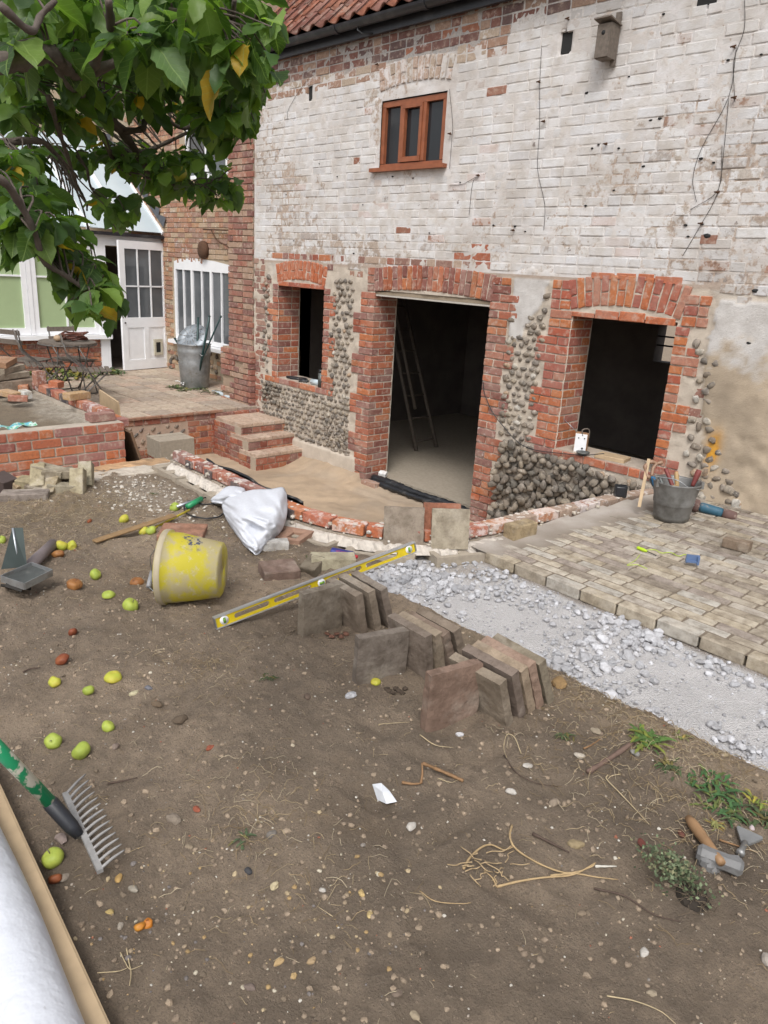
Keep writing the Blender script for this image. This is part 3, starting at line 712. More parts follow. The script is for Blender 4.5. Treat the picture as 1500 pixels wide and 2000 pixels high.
mb = MB(); mb.add(np.stack([GX, GY, Zs], -1).reshape(-1, 3), F_, np.concatenate([c1, np.ones(GX.shape + (1,))], -1).reshape(-1, 4), smooth=True)
mb.build('soil', M['soil'], kind='structure')
def soil_top(x, y):
    i = min(max(int(np.searchsorted(gx, x)) - 1, 0), nx - 2); j = min(max(int(np.searchsorted(gy, y)) - 1, 0), nz - 2)
    u = (x - gx[i]) / (gx[i + 1] - gx[i]); v = (y - gy[j]) / (gy[j + 1] - gy[j])
    return float((Zs[i, j] * (1 - u) + Zs[i + 1, j] * u) * (1 - v) + (Zs[i, j + 1] * (1 - u) + Zs[i + 1, j + 1] * u) * v)
def GS(px, py, up=0.0):
    p = GH(px, py)
    for _ in range(3): p = G(px, py, soil_top(p.x, p.y) + up)
    return p
# far ground sheet under everything
m = MB(); m.add([(-60, -60, -2.8), (60, -60, -2.8), (60, 60, -2.8), (-60, 60, -2.8)], [(0, 1, 2, 3)], tuple(soil_c) + (1,)); m.build('ground', M['soil'], kind='structure')
# sunken yard in front of the doorway
cx = np.arange(-8.6, -2.4, .03); cy = np.arange(2.4, 5.66, .03); CX, CY = np.meshgrid(cx, cy, indexing='ij')
cz = -2.37 - .03 * np.clip((-6.8 - CX) / .4, 0, 1) + .03 * fbm(CX, CY, 2, 4, 31) * 2 + .10 * np.clip((CY - 5.15) / .4, 0, 1) ** 2 * (CX < -6.2) + .02 * fbm(CX, CY, 12, 3, 3)
cz = np.where((CX > -6.15) & (CX < -4.45) & (CY > 5.3), cz + .02, cz)
cc = np.ones(CX.shape + (1,)) * np.array([.40, .30, .205]) * (1 + .35 * fbm(CX, CY, 1.7, 4, 33)[..., None] * 2)
ll = np.clip(fbm(CX, CY, 2.6, 4, 36) * 4 + (CY - 4.9) * .9, 0, 1)[..., None] * .6; cc = cc * (1 - ll) + np.array([.42, .34, .26]) * ll
n1, n2 = CX.shape; mb = MB()
mb.add(np.stack([CX, CY, cz], -1).reshape(-1, 3), [(i * n2 + j, (i + 1) * n2 + j, (i + 1) * n2 + j + 1, i * n2 + j + 1) for i in range(n1 - 1) for j in range(n2 - 1)], np.concatenate([cc, np.ones(CX.shape + (1,))], -1).reshape(-1, 4), smooth=True)
mb.build('yard', M['mortar'], kind='structure')

# ------------------------------------------------ curved retaining wall: brick course, mortar bed, hollow blocks
cwall = thing('curved_wall', 'low curved garden wall of one raw red brick course bedded on hollow concrete blocks', 'wall', (-3.4, 3.0, -1.6))
TOPC = -1.525
s = .03; i = 0
dk = [(.035, .032, .04), (.06, .05, .055)]
while s < PLEN - .1:
    hd = i % 5 == 2 and s < 3; L = .1025 if hd else .215
    if i in (1, 4, 6, 8): L = .16
    p, t = path_at(s + L / 2); ang = math.atan2(t.y, t.x)
    c = redc(.25 + .25 * R.random(), 1.05) if s < 2.9 else (lambda q: (q[0] * .8 + .08, q[1] + .07, q[2] + .05, .42 + R.random() * .2))(redc())
    if s > 3.0 and R.random() < .6: c = (.34, .25, .19, .35)
    z = TOPC - .0325 + (.004 * R.random())
    brick(cwall, (p.x, p.y, z), (L, .1025, .066), c, Euler((0, 0, ang + (R.random() - .5) * .04)))
    if s < 1.9 and i % 2: # blue-black facing bricks on the outer side
        q = p + Vector((t.y, -t.x, 0)) * .057; brick(cwall, (q.x, q.y, z - .006), (.1, .02, .06), R.choice(dk) + (.0,), Euler((0, 0, ang)))
    s += L + .012; i += 1
def strip(off0, off1, z0, z1, s0, s1, name, mat, rough=0, col=(.5, .45, .38, 1), ds=.02, parent=cwall):
    m = MB(); ss = np.arange(s0, s1, ds); K = 7; v = []
    for q in ss:
        p, t = path_at(q); nn = Vector((t.y, -t.x, 0))
        for k in range(K):
            u = k / (K - 1); o = off0 + (off1 - off0) * u; rr_ = rough * (R.random() - .5) * 2
            v.append((p + nn * (o + rr_))[:2] + ((z0 + (z1 - z0) * math.sin(math.pi * min(1, u * 1.0)) if rough else z1) + rr_ * .6,))
    f = [(a * K + k, a * K + k + 1, (a + 1) * K + k + 1, (a + 1) * K + k) for a in range(len(ss) - 1) for k in range(K - 1)]
    m.add(v, f, col, smooth=False); return m.build(name, mat, parent, world=True)
strip(.02, .15, -1.645, -1.600, .1, PLEN - .05, 'mortar_bed', M['lime'], .011)
m = MB(); v = []; ss = np.arange(0, PLEN, .05)
for q in ss:
    p, t = path_at(q); nn = Vector((t.y, -t.x, 0))
    for o, z in ((-.055, -2.7), (-.055, -1.597), (.06, -1.597), (.06, -2.7)): a = p + nn * o; v.append((a.x, a.y, z))
m.add(v, [(a * 4 + k, (a + 1) * 4 + k, (a + 1) * 4 + (k + 1) % 4, a * 4 + (k + 1) % 4) for a in range(len(ss) - 1) for k in range(4)], (.36, .31, .25, 1)); m.build('wall_core', M['mortar'], cwall, world=True)
mb = MB()
for _ in range(170):
    s_ = R.random() * PLEN * .97; p, t = path_at(s_); nn = Vector((t.y, -t.x, 0)); o_ = .052 + .05 * R.random(); q = p + nn * o_; rr_ = .005 + .014 * R.random() ** 2; v, f = ICO1
    zt = TOPC - .005 - .07 * R.random() - (o_ - .05) * .8; k_ = 1 + rng.normal(0, .15, len(v)); mb.add(v * k_[:, None] * np.array([rr_, rr_, rr_ * .8]) + np.array([q.x, q.y, zt]), f, R.choice([(.56, .51, .45, 1), (.48, .43, .36, 1), (.62, .6, .56, 1)]))
for _ in range(150):
    s_ = R.random() * PLEN * .97; p, t = path_at(s_); nn = Vector((t.y, -t.x, 0)); q = p + nn * (R.random() - .5) * .1; rr_ = .008 + .018 * R.random() ** 2; v, f = ICO1; mb.add(v * np.array([rr_, rr_, rr_ * .3]) + np.array([q.x, q.y, TOPC + .002]), f, (.58, .52, .46, 1))
mb.build('mortar_smears', M['mortar'], cwall, kind='stuff', world=True)
def hollow_block(parent, c, ang, L=.44, Wd=.215, H=.2, top=False, name='concrete_block', label=None, mat=None):
    import bmesh
    m = MB(); t = .035; cells = [(-L / 2 + t, -t / 2), (t / 2, L / 2 - t)]
    x = [-L / 2, -L / 2 + t, -t / 2, t / 2, L / 2 - t, L / 2]; y = [-Wd / 2, -Wd / 2 + t, Wd / 2 - t, Wd / 2]
    for i in range(5):
        for j in range(3):
            hole = j == 1 and i in (1, 3)
            xa, xb, ya, yb = x[i], x[i + 1], y[j], y[j + 1]
            if not hole:
                m.add([(xa, ya, H / 2), (xb, ya, H / 2), (xb, yb, H / 2), (xa, yb, H / 2)], [(0, 1, 2, 3)])
            else:
                d = -.02; w = .018
                xa2, xb2, ya2, yb2 = xa + w, xb - w, ya + w, yb - w
                m.add([(xa, ya, H / 2), (xb, ya, H / 2), (xb, yb, H / 2), (xa, yb, H / 2), (xa2, ya2, H / 2 - .01), (xb2, ya2, H / 2 - .01), (xb2, yb2, H / 2 - .01), (xa2, yb2, H / 2 - .01), (xa2, ya2, d), (xb2, ya2, d), (xb2, yb2, d), (xa2, yb2, d)],
                      [(0, 1, 5, 4), (1, 2, 6, 5), (2, 3, 7, 6), (3, 0, 4, 7), (4, 5, 9, 8), (5, 6, 10, 9), (6, 7, 11, 10), (7, 4, 8, 11), (8, 9, 10, 11)])
    a, b, h = L / 2, Wd / 2, H / 2
    m.add([(-a, -b, -h), (a, -b, -h), (a, b, -h), (-a, b, -h), (-a, -b, h), (a, -b, h), (a, b, h), (-a, b, h)], [(0, 1, 5, 4), (1, 2, 6, 5), (2, 3, 7, 6), (3, 0, 4, 7), (3, 2, 1, 0)])
    o = m.build(name, mat or M['concrete'], parent, loc=c, rot=Euler((0, 0, ang)), world=True)
    if label: o['label'] = label
    return o
s = .0
for i in range(12):
    L = .44; 
    if s + L > PLEN - .6: break
    p, t = path_at(s + L / 2); ang = math.atan2(t.y, t.x); nn = Vector((t.y, -t.x, 0))
    q = p + nn * (.115 if s < 3.9 else .10)
    hollow_block(cwall, (q.x, q.y, -1.625 - .1 - (.01 if i % 2 else 0)), ang + (.0), L=L - .012)
    s += L
# footing along the passage
foot = thing('wall_footing', 'rough concrete block footing covered in pale mortar beside the lower garden wall', 'footing', (-5.55, 2.5, -1.7))
for i, (y0, y1) in enumerate([(1.72, 2.1), (2.11, 2.5), (2.51, 2.88)]):
    m = MB(); m.box((-5.50, (y0 + y1) / 2, -1.76), (.22, y1 - y0 - .01, .2)); m.build('concrete_block', M['concrete'], foot, world=True)
xs_ = np.arange(-5.80, -5.38, .02); ys_ = np.arange(1.7, 2.95, .02); A, B = np.meshgrid(xs_, ys_, indexing='ij')
zz = -1.655 + .02 * fbm(A, B, 12, 3, 8) * 2 - .03 * np.clip((A + 5.46) / .08, 0, 1); a1, a2 = A.shape
lc = np.ones(A.shape + (1,)) * np.array([.50, .45, .38]) ; og = (A < -5.64)[..., None]; lc = np.where(og, np.array([.42, .27, .15]) * (1 + fbm(A, B, 9, 3, 3)[..., None]), lc)
m = MB(); m.add(np.stack([A, B, zz], -1).reshape(-1, 3), [(i * a2 + j, (i + 1) * a2 + j, (i + 1) * a2 + j + 1, i * a2 + j + 1) for i in range(a1 - 1) for j in range(a2 - 1)], np.concatenate([lc, np.ones(A.shape + (1,))], -1).reshape(-1, 4)); m.build('mortar_bed', M['mortar'], foot, world=True)
m = MB(); m.box((-5.59, 2.3, -2.2), (.4, 1.3, 1.0), col=(.36, .31, .25, 1)); m.build('wall_core', M['mortar'], foot, world=True)

# ------------------------------------------------ planter: new brick wall
def brick_run(parent, axis_, fixed, a0, a1, ztop, n, nose, colf, first=0, h=.0745, depth=.1025, seed=0, pat='flemish'):
    # axis_ 'y' : wall face plane x=fixed, runs a0->a1 along y; 'x': face plane y=fixed
    for i in range(n):
        zc = ztop - (i + .5) * h; a = a0 - (.0 if (i + first) % 2 else .056); k = (i + first) % 2
        while a < a1 - .02:
            L = .215 if k % 2 == 0 else .1025
            b = min(a + L, a1); aa = max(a, a0)
            if b - aa > .03:
                c = ((aa + b) / 2)
                off = nose + .002 * R.random()
                if axis_ == 'y': brick(parent, (fixed - depth / 2 + off, c, zc), (depth, b - aa, h - .011), colf())
                else: brick(parent, (c, fixed + depth / 2 - off, zc), (b - aa, depth, h - .011), colf())
            a = b + .011; k += 1
planter = thing('planter_wall', 'new red brick raised bed wall with crisp pale mortar joints below the garden table', 'wall', (-5.85, 1.5, -1.75))
pc = lambda: (lambda c: (c[0], c[1], c[2], R.random() * .05))(R.choice([(.42, .13, .065), (.36, .11, .065), (.48, .16, .065), (.32, .14, .12), (.28, .09, .07), (.46, .14, .055)]))
PZ = -1.315
brick_run(planter, 'y', -5.80, .4, 2.60, PZ, 7, .0, pc)
brick_run(planter, 'x', 2.60, -7.9, -5.91, PZ, 1, 0, pc)
m = MB(); m.box((-5.868, 1.5, -2.0 + .34), (.125, 2.19, .685), col=(.47, .41, .34, 1)); m.box((-6.88, 2.545, -1.66), (1.9, .1, .685), col=(.47, .41, .34, 1)); m.box((-5.868, .0, -2.0 + .34), (.125, .6, .68), col=(.47, .41, .34, 1)); m.build('mortar', M['mortar'], planter, world=True)
bx = np.arange(-8.6, -5.86, .05); by = np.arange(-2.5, 2.56, .05); A, B = np.meshgrid(bx, by, indexing='ij')
zz = -1.37 + .05 * fbm(A, B, 2, 4, 51) * 2 + .03 * fbm(A, B, 9, 3, 3) - .02 + .10 * np.clip((-A - 6.6) / 1, 0, 1) * np.clip((2.3 - B) / 1.2, 0, 1)
lc = np.ones(A.shape + (1,)) * np.array([.24, .19, .13]); ed = np.clip(1.4 - (2.5 - B) * 4.0 + fbm(A, B, 7, 3, 3) * 1.4, 0, 1)[..., None]; ed2 = np.clip(1.2 - (-5.9 - A) * 6 + fbm(A, B, 7, 3, 3), 0, 1)[..., None]; ed = np.maximum(ed, ed2); lc = lc * (1 - ed) + np.array([.5, .45, .37]) * ed
zz = zz + .03 * ed[..., 0]
a1, a2 = A.shape; m = MB(); m.add(np.stack([A, B, zz], -1).reshape(-1, 3), [(i * a2 + j, (i + 1) * a2 + j, (i + 1) * a2 + j + 1, i * a2 + j + 1) for i in range(a1 - 1) for j in range(a2 - 1)], np.concatenate([lc, np.ones(A.shape + (1,))], -1).reshape(-1, 4), smooth=True); m.build('planter_soil', M['soil'], kind='structure')
m = MB(); m.box((-8.45, .4, -1.75), (.3, 4.4, .85), col=(.3, .2, .15, 1)); m.box((-7, -2.5, -1.75), (3, .2, .9), col=(.3, .2, .15, 1)); m.build('mortar', M['mortar'], planter, world=True)
# upper rough course on the back run of the bed, irregular bricks
x = -5.98; i = 0
while x > -7.75:
    L = [.1025, .1025, .215, .1025][i % 4]
    z = PZ + .034 + .006 * R.random()
    c = R.choice([(.34, .10, .06, .25), (.3, .12, .09, .45), (.42, .15, .08, .35), (.05, .045, .05, .1)])
    brick(planter, (x - L / 2, 2.548 + .006 * (R.random() - .5), z), (L - .01, .1025, .065), c, Euler((0, 0, (R.random() - .5) * .04))); x -= L; i += 1
# terrace: pamment floor
TZ = -1.845
ter = link('terrace', None, None, (0, 0, 0)); props(ter, kind='structure')
m = MB(); m.box((-10.6, 3.1, -2.2), (4.5, 7.0, .665), col=(.17, .13, .09, 1)); m.box((-11, 6.5, -2.2), (3.3, 1.0, .664), col=(.17, .13, .09, 1)); base = m.build('terrace_base', M['mortar'], ter)
tl = []
y = 5.50
xr = -8.32
for iy in range(-1, 20):
    for ix in range(13):
        X_ = xr - .15 - ix * .302 - (.15 if iy % 2 and False else 0); Y_ = 6.05 - iy * .302
        if Y_ > 6.1 or (ix < 3 and Y_ > 5.6): continue
        b = R.random(); c = R.choice([(.46, .37, .29), (.41, .33, .255), (.50, .41, .32), (.38, .31, .25), (.48, .36, .28)])
        tl.append(((X_, Y_, TZ - .02 + .003 * R.random()), c + (1,)))
tl.sort(key=lambda q: Vector(q[0]).length)
for i, (c, t) in enumerate(tl): link('floor_tile', R.choice(TIL), ter, c, Euler(((R.random() - .5) * .01, (R.random() - .5) * .01, (R.random() - .5) * .015)), (.283, .283, .045), t)
# terrace retaining wall (faces the yard), brick frame with a flint panel
tw = thing('terrace_wall', 'low terrace retaining wall, brick framed panel of flints beside the steps', 'wall', (-8.3, 4.3, -2.37))
tc = lambda: redc(.03 + .12 * R.random(), .85)
brick_run(tw, 'y', -8.30, 3.0, 4.93, TZ - .03, 1, 0, tc); brick_run(tw, 'y', -8.30, 4.55, 4.93, TZ - .105, 6, 0, tc); brick_run(tw, 'y', -8.30, 3.0, 4.54, TZ - .40, 2, 0, tc)
y = 2.9
while y < 4.95: L = .215; link('coping_tile', R.choice(TIL), tw, (-8.38, y + L / 2, TZ - .015), None, (.2, L - .008, .03), (.32, .17, .11, 1), world=True); y += L
m = MB(); m.box((-8.357, 3.95, -2.15), (.1, 2.0, .6), col=(.48, .35, .27, 1)); m.build('mortar', M['mortar'], tw, world=True)
for a in range(9):
    for b in range(4):
        c = R.choice([(.22, .17, .13), (.30, .23, .17), (.14, .12, .10), (.18, .13, .11)]); y = 3.15 + a * .155 + (b % 2) * .07 + R.random() * .04; z = -1.995 - b * .072
        if y < 4.5: link('flint', R.choice(FLM), tw, (-8.325, y, z), Euler((R.random(), R.random(), R.random())), (.03, .055 * (.7 + .5 * R.random()), .032), c + (1,), world=True)
# steps
steps = thing('brick_steps', 'flight of three red brick steps with tiled treads climbing to the terrace', 'steps', (-7.9, 5.25, -2.37))
def step(x0, x1, y0, y1, ztop, zbot, n):
    m = MB(); m.box(((x0 + x1) / 2, (y0 + y1) / 2, (ztop - .04 + zbot) / 2), (x1 - x0 + .008, y1 - y0 + .008, ztop - .04 - zbot), col=(.44, .36, .28, 1)); m.build('mortar', M['mortar'], steps, world=True)
    h = (ztop - .045 - zbot) / n
    brick_run(steps, 'y', x1 - .0, y0, y1, ztop - .045, n, 0.012, tc, h=h)
    brick_run(steps, 'x', y0, x0, x1 - .11, ztop - .045, n, .012, tc, h=h)
    nt_ = 4; w = (y1 - y0) / nt_
    for k in range(nt_): link('tread_tile', R.choice(TIL), steps, ((x0 + x1) / 2 - .02 + .02, y0 + (k + .5) * w, ztop - .021), None, (x1 - x0 + .03, w - .008, .042), R.choice([(.50, .37, .28), (.54, .41, .32), (.47, .34, .26)]) + (1,), world=True)
ZB = -2.42
step(-8.33, -7.70, 4.93, 5.585, -1.915, ZB, 6)
step(-8.33 + .45, -7.49, 4.90, 5.585, -2.05, ZB, 4)
step(-8.33 + .7, -7.28, 4.87, 5.585, -2.20, ZB, 2)
brick_run(steps, 'y', -8.30, 4.93, 5.585, TZ - .03, 1, .03, tc)
# ------------------------------------------------ gravel strip
gx2 = np.arange(-3.0, 1.2, .02); gy2 = np.arange(2.54, 3.46, .02); A, B = np.meshgrid(gx2, gy2, indexing='ij')
zz = -1.682 + .012 * fbm(A, B, 5, 4, 61) * 2 + .006 * fbm(A, B, 30, 3, 62)
ed = np.minimum((B - 2.56 - .06 * np.sin(A * 4) - .08 * fbm(A, B, 3, 3, 5) * 2) / .06, 1); zz = zz - .06 * (1 - np.clip(ed, 0, 1))
lc = np.ones(A.shape + (1,)) * np.array([.47, .452, .448]) * (1 + .16 * fbm(A, B, 4, 4, 64)[..., None] * 2)
bs = np.clip(1.3 - np.hypot((A + 2.62) / .25, (B - 3.25) / .16) + fbm(A, B, 14, 3, 7), 0, 1)[..., None] * .7; lc = lc * (1 - bs) + np.array([.2, .15, .1]) * bs
pe = np.clip((B - 3.36) / .05, 0, 1)[..., None]; lc = lc * (1 - pe) + np.array([.16, .12, .085]) * pe
a1, a2 = A.shape; m = MB(); m.add(np.stack([A, B, zz], -1).reshape(-1, 3), [(i * a2 + j, (i + 1) * a2 + j, (i + 1) * a2 + j + 1, i * a2 + j + 1) for i in range(a1 - 1) for j in range(a2 - 1) if B[i, j] > 2.6 or ed[i, j] > .0], np.concatenate([lc, np.ones(A.shape + (1,))], -1).reshape(-1, 4), smooth=True)
def dust_mat():
    k = N('limestone_dust'); c, a = k.attr(); cc = k.mix(k.ramp(k.noise(60, 7, .75), .4, .7, 0, .45), c, (.38, .36, .34, 1)); cc = k.mix(k.ramp(k.vor(150), .3, .6, 0, .22), cc, (.7, .7, .71, 1))
    k.base(cc); k.rough(.95); k.bump(k.math('ADD', k.noise(70, 7, .8), k.vor(130)), .8, .009); return k.m
M['dust'] = dust_mat(); m.build('gravel_path', M['dust'], kind='structure')
def rock(mb, p, s, col, sub=0, flat=.7):
    v, f = ICO1 if sub == 0 else ICO2
    k = 1 + rng.normal(0, .13, len(v)); sc = np.array([1, .75 + .4 * R.random(), flat * (.7 + .5 * R.random())]) * s
    vv = (v * k[:, None] * sc) @ np.array(Euler((R.random() * .8 - .4, R.random() * .8 - .4, R.random() * 6.28)).to_matrix()).T
    mb.add(vv + np.array(p), f, col)
mb = MB(); n = 0
def gcol():
    b = R.choice([.38, .46, .52, .58, .42]); return (b * .98, b * .985, b * 1.03, 1)
def put_gravel(x, y, s):
    rock(mb, (x, y, -1.682 + s * .35 + .006 * R.random()), s, gcol(), 1 if s > .016 else 0)
for _ in range(4200):
    x = -3.0 + 2.9 * R.random(); y = 2.55 + .85 * R.random()
    wv = 2.60 + .05 * math.sin(x * 4 + 1)
    e1 = math.exp(-((y - wv - .035) / .05) ** 2); e2 = .8 * math.exp(-((y - 3.28) / .06) ** 2) * (1 if x > -2.5 else .3)
    c1_ = math.exp(-((x + 2.62) / .28) ** 2) * (1 if y < 3.05 else .35); c2_ = math.exp(-(((x + 1.55) / .24) ** 2)) * .9 * (1 if y > 2.75 else .8); c3 = math.exp(-((x + .75) / .15) ** 2) * (1 if y < 2.8 else .2)
    c4 = .5 * math.exp(-(((x + 2.25) / .5) ** 2 + ((y - 3.2) / .14) ** 2))
    d = max(e1 * .9, e2 * .8, c1_, c2_ * .75, c3, c4, .05)
    if y < wv - .045 and R.random() < .93: continue
    if R.random() < d:
        big = R.random(); s = .006 + .009 * R.random() if big < .5 else (.010 + .012 * R.random() if big < .91 or max(e1, c1_, c2_) < .5 else .02 + .018 * R.random())
        if d < .08: s *= .55
        put_gravel(x, y, s)
for _ in range(1800):
    x = -3.0 + 2.9 * R.random(); y = 2.58 + .82 * R.random(); put_gravel(x, y, .002 + .004 * R.random())
mb.build('gravel', M['rock'], kind='stuff')

# ------------------------------------------------ brick paving
pav = link('paving', None, None, (0, 0, 0)); props(pav, kind='structure')
def pz(y): return -1.615 + (y - 3.4) * .038
def edge_x(y):
    for q in PATH[::-1]:
        if q.y < y: return q.x
    return -2.9
pm = MB(); pxs = np.arange(-3.0, 2.6, .04); pys = np.arange(3.42, 5.60, .04); A, B = np.meshgrid(pxs, pys, indexing='ij')
zz = -1.615 + (B - 3.4) * .038 - .0065 + .004 * fbm(A, B, 8, 3, 3) * 2
keepm = np.vectorize(lambda x, y: x > edge_x(y) + .05)(A, B)
lc = np.ones(A.shape + (1,)) * np.array([.17, .135, .10]); du = np.clip(1.25 - (A - np.vectorize(edge_x)(B)) * 3.2 + fbm(A, B, 6, 3, 4), 0, 1)[..., None]; lc = lc * (1 - du) + np.array([.43, .39, .35]) * du
zz = zz + .014 * du[..., 0]
a1, a2 = A.shape; pm.add(np.stack([A, B, zz], -1).reshape(-1, 3), [(i * a2 + j, (i + 1) * a2 + j, (i + 1) * a2 + j + 1, i * a2 + j + 1) for i in range(a1 - 1) for j in range(a2 - 1) if keepm[i, j] and keepm[i + 1, j + 1]], np.concatenate([lc, np.ones(A.shape + (1,))], -1).reshape(-1, 4), smooth=True)
pm.build('paving_joint', M['mortar'], pav)
m = MB(); m.box((.1, 4.5, -1.9), (5.3, 2.1, .5), col=(.16, .12, .09, 1)); m.build('paving_base', M['mortar'], pav)
pl_ = []; y = 3.415; r_ = 0
PC = [(.42, .36, .27), (.48, .42, .33), (.36, .31, .24), (.31, .265, .215), (.50, .45, .37), (.38, .33, .26), (.34, .29, .25), (.43, .385, .33), (.46, .43, .38)]
while y < 5.56:
    wd = .074 if r_ else .088; x = edge_x(y) + .16 + (.02 if r_ == 0 else .35 * math.exp(-((y - 3.5) / .2) ** 2) * 0) + (.118 if r_ % 2 else 0) + R.random() * .03
    if r_ == 0: x = -2.62
    while x < 2.3:
        L = (.232 if R.random() < .9 else .12) if r_ else .226; xc = x + L / 2; c = R.choice(PC)
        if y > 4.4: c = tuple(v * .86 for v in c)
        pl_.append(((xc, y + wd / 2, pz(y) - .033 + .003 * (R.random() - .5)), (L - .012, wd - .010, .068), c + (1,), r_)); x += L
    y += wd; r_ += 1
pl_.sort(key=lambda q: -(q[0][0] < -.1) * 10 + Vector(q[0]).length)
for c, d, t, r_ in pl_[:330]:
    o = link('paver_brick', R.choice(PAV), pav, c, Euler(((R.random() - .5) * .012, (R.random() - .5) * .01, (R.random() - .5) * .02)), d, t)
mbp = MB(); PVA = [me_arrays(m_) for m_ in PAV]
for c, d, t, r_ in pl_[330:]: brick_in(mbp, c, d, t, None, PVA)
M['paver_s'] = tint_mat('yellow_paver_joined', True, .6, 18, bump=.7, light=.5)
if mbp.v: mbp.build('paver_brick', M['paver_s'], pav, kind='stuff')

# ================================================================== HOUSE beyond
house = thing('brick_house', 'old weathered orange brick house wall with a white framed window and corner buttress', 'house', (-10.5, 6.3, TZ))
HY = 6.2
hc = lambda: (lambda c: (c[0], c[1], c[2], R.random() * .42))(R.choice([(.40, .20, .12), (.44, .24, .13), (.34, .16, .10), (.42, .29, .18), (.46, .34, .23), (.32, .19, .14)]))
hw = MB(); hw.box((-12.6, HY + .16, -1.6), (7.0, .3, .57 * 1), col=(.46, .38, .28, 1))
def hbox(x0, x1, z0, z1): hw.box(((x0 + x1) / 2, HY + .16, (z0 + z1) / 2), (x1 - x0, .3, z1 - z0), col=(.44, .36, .26, 1))
hw = MB(); hbox(-16, -11.66, -2.5, 3.4); hbox(-9.9, -8.4, -2.5, 3.4); hbox(-11.66, -9.9, -2.5, -1.35); hbox(-11.66, -9.9, -.08, 1.15); hbox(-11.66, -11.2, 1.15, 1.95); hbox(-11.66, -9.9, 1.95, 3.4); hbox(-10.0, -9.9, 1.15, 1.95)
hwall = hw.build('wall', M['mortar'], house, world=True)
hb = []; z = 2.9; r_ = 0
while z > -1.9:
    x = -13.2 + (.11 if r_ % 2 else 0)
    while x < -9.2:
        L = .215 if R.random() < .5 else .1025; xc = x + L / 2; ok = not (-11.72 < xc + L / 2 and xc - L / 2 < -9.85 and -1.4 < z < -.02) and not (-11.22 < xc + L / 2 and xc - L / 2 < -9.98 and 1.12 < z < 1.98)
        flintz = z < -1.3 and R.random() < .6
        if ok and not flintz: hb.append(((xc, HY + .035 - .006 * R.random(), z - .033), (L, .07, .063), hc()))
        x += L + .012
    z -= .075; r_ += 1
hb.sort(key=lambda q: abs(q[0][0] + 10.8) + abs(q[0][2] + .2) * .7)
for c, d, t in hb[:300]: brick(hwall, c, d, t, Euler((0, (R.random() - .5) * .02, 0)))
mb = MB()
for c, d, t in hb[300:]: brick_in(mb, c, d, t)
mb.build('brick', M['brick_s'], hwall, kind='stuff', world=True)
mb = MB()
for i in range(70):
    x = -11.9 + 2.7 * R.random(); z = -1.42 - .42 * R.random(); v, f = R.choice(FL)
    mb.add(v * np.array([.045, .03, .035]) + np.array([x, HY + .0, z]), f, R.choice([(.16, .13, .10, 1), (.25, .2, .15, 1), (.1, .09, .08, 1)]), smooth=True)
mb.build('flint', M['flint_s'], hwall, kind='stuff', world=True)
for i in range(13):
    a = i * .075; brick(hwall, (-11.62 + a + .02, HY + .04, -.02 + .035 * math.sin(i / 13 * 3.14)), (.062, .07, .19 if i % 2 else .13), hc(), Euler((0, (i - 3) * .02, 0)))
# buttress / corner pier
pier = link('pier', None, house, (-8.75, 5.85, TZ), world=True); ORG[pier.name] = Vector((-8.75, 5.85, TZ))
pm = MB(); pm.box((-8.695, 5.95, .4), (.56, .74, 5.2), col=(.36, .28, .21, 1)); pm.box((-8.73, 5.93, -1.615), (.70, .80, .97), col=(.34, .25, .18, 1)); pm.build('mortar', M['mortar'], pier, world=True)
z = 2.9; r_ = 0
ppal = lambda: (lambda c: (c[0], c[1], c[2], R.random() * .3))(R.choice([(.30, .12, .085), (.24, .10, .075), (.34, .15, .10), (.20, .09, .075), (.36, .24, .17)]))
while z > -2.0:
    low_ = z < -1.12; x0, x1, yf = (-9.1, -8.36, 5.51) if low_ else (-8.98, -8.41, 5.57)
    x = x0 + (.0 if r_ % 2 else -.0); k = r_ % 2
    while x < x1 - .03:
        L = min(.215 if k % 2 == 0 else .1025, x1 - x); k += 1
        if not (low_ and R.random() < .1): brick(pier, (x + L / 2, yf + .05 - .01 * R.random(), z), (L, .1025, .064), ppal(), Euler((0, (R.random() - .5) * .02, (R.random() - .5) * .03)))
        x += L + .011
    z -= .0755; r_ += 1
# house window
hwn = link('window', None, house, (-10.8, HY, -.7), world=True); ORG[hwn.name] = Vector((-10.8, HY, -.7))
m = MB(); y_ = HY + .03
def bar(m_, x0, x1, z0, z1, y=None, d=.05): m_.box(((x0 + x1) / 2, y if y is not None else y_, (z0 + z1) / 2), (x1 - x0, d, z1 - z0))
m.prism([(-11.66, -.2), (-9.9, -.2), (-9.9, -.09), (-10.4, -.04), (-11.0, -.01), (-11.5, -.04), (-11.66, -.08)], y_ - .025, y_ + .03)
bar(m, -11.66, -9.9, -1.31, -1.24)
for x in (-11.64, -11.1, -10.52, -9.93): bar(m, x - .03, x + .03, -1.24, -.2)
m.build('frame', M['white'], hwn, world=True)
m = MB()
for x in (-11.37, -10.8, -10.22): bar(m, x - .012, x + .012, -1.24, -.2)
m.build('glazing_bar', M['white'], hwn, world=True)
for x0, x1 in [(-11.61, -11.382), (-11.358, -11.13), (-11.07, -10.812), (-10.788, -10.55), (-10.49, -10.232), (-10.208, -9.96)]:
    m = MB(); bar(m, x0, x1, -1.24, -.2, y_ + .005, .005); m.build('pane', M['greyglass'], hwn, world=True)
m = MB(); m.box((-10.78, HY - .02, -1.345), (1.86, .2, .055)); m.build('sill', M['white'], hwn, world=True)
uw2 = link('window', None, house, (-10.6, HY, 1.5), world=True); ORG[uw2.name] = Vector((-10.6, HY, 1.5))
m = MB()
for x in (-11.17, -10.6, -10.03): bar(m, x - .035, x + .035, 1.17, 1.93)
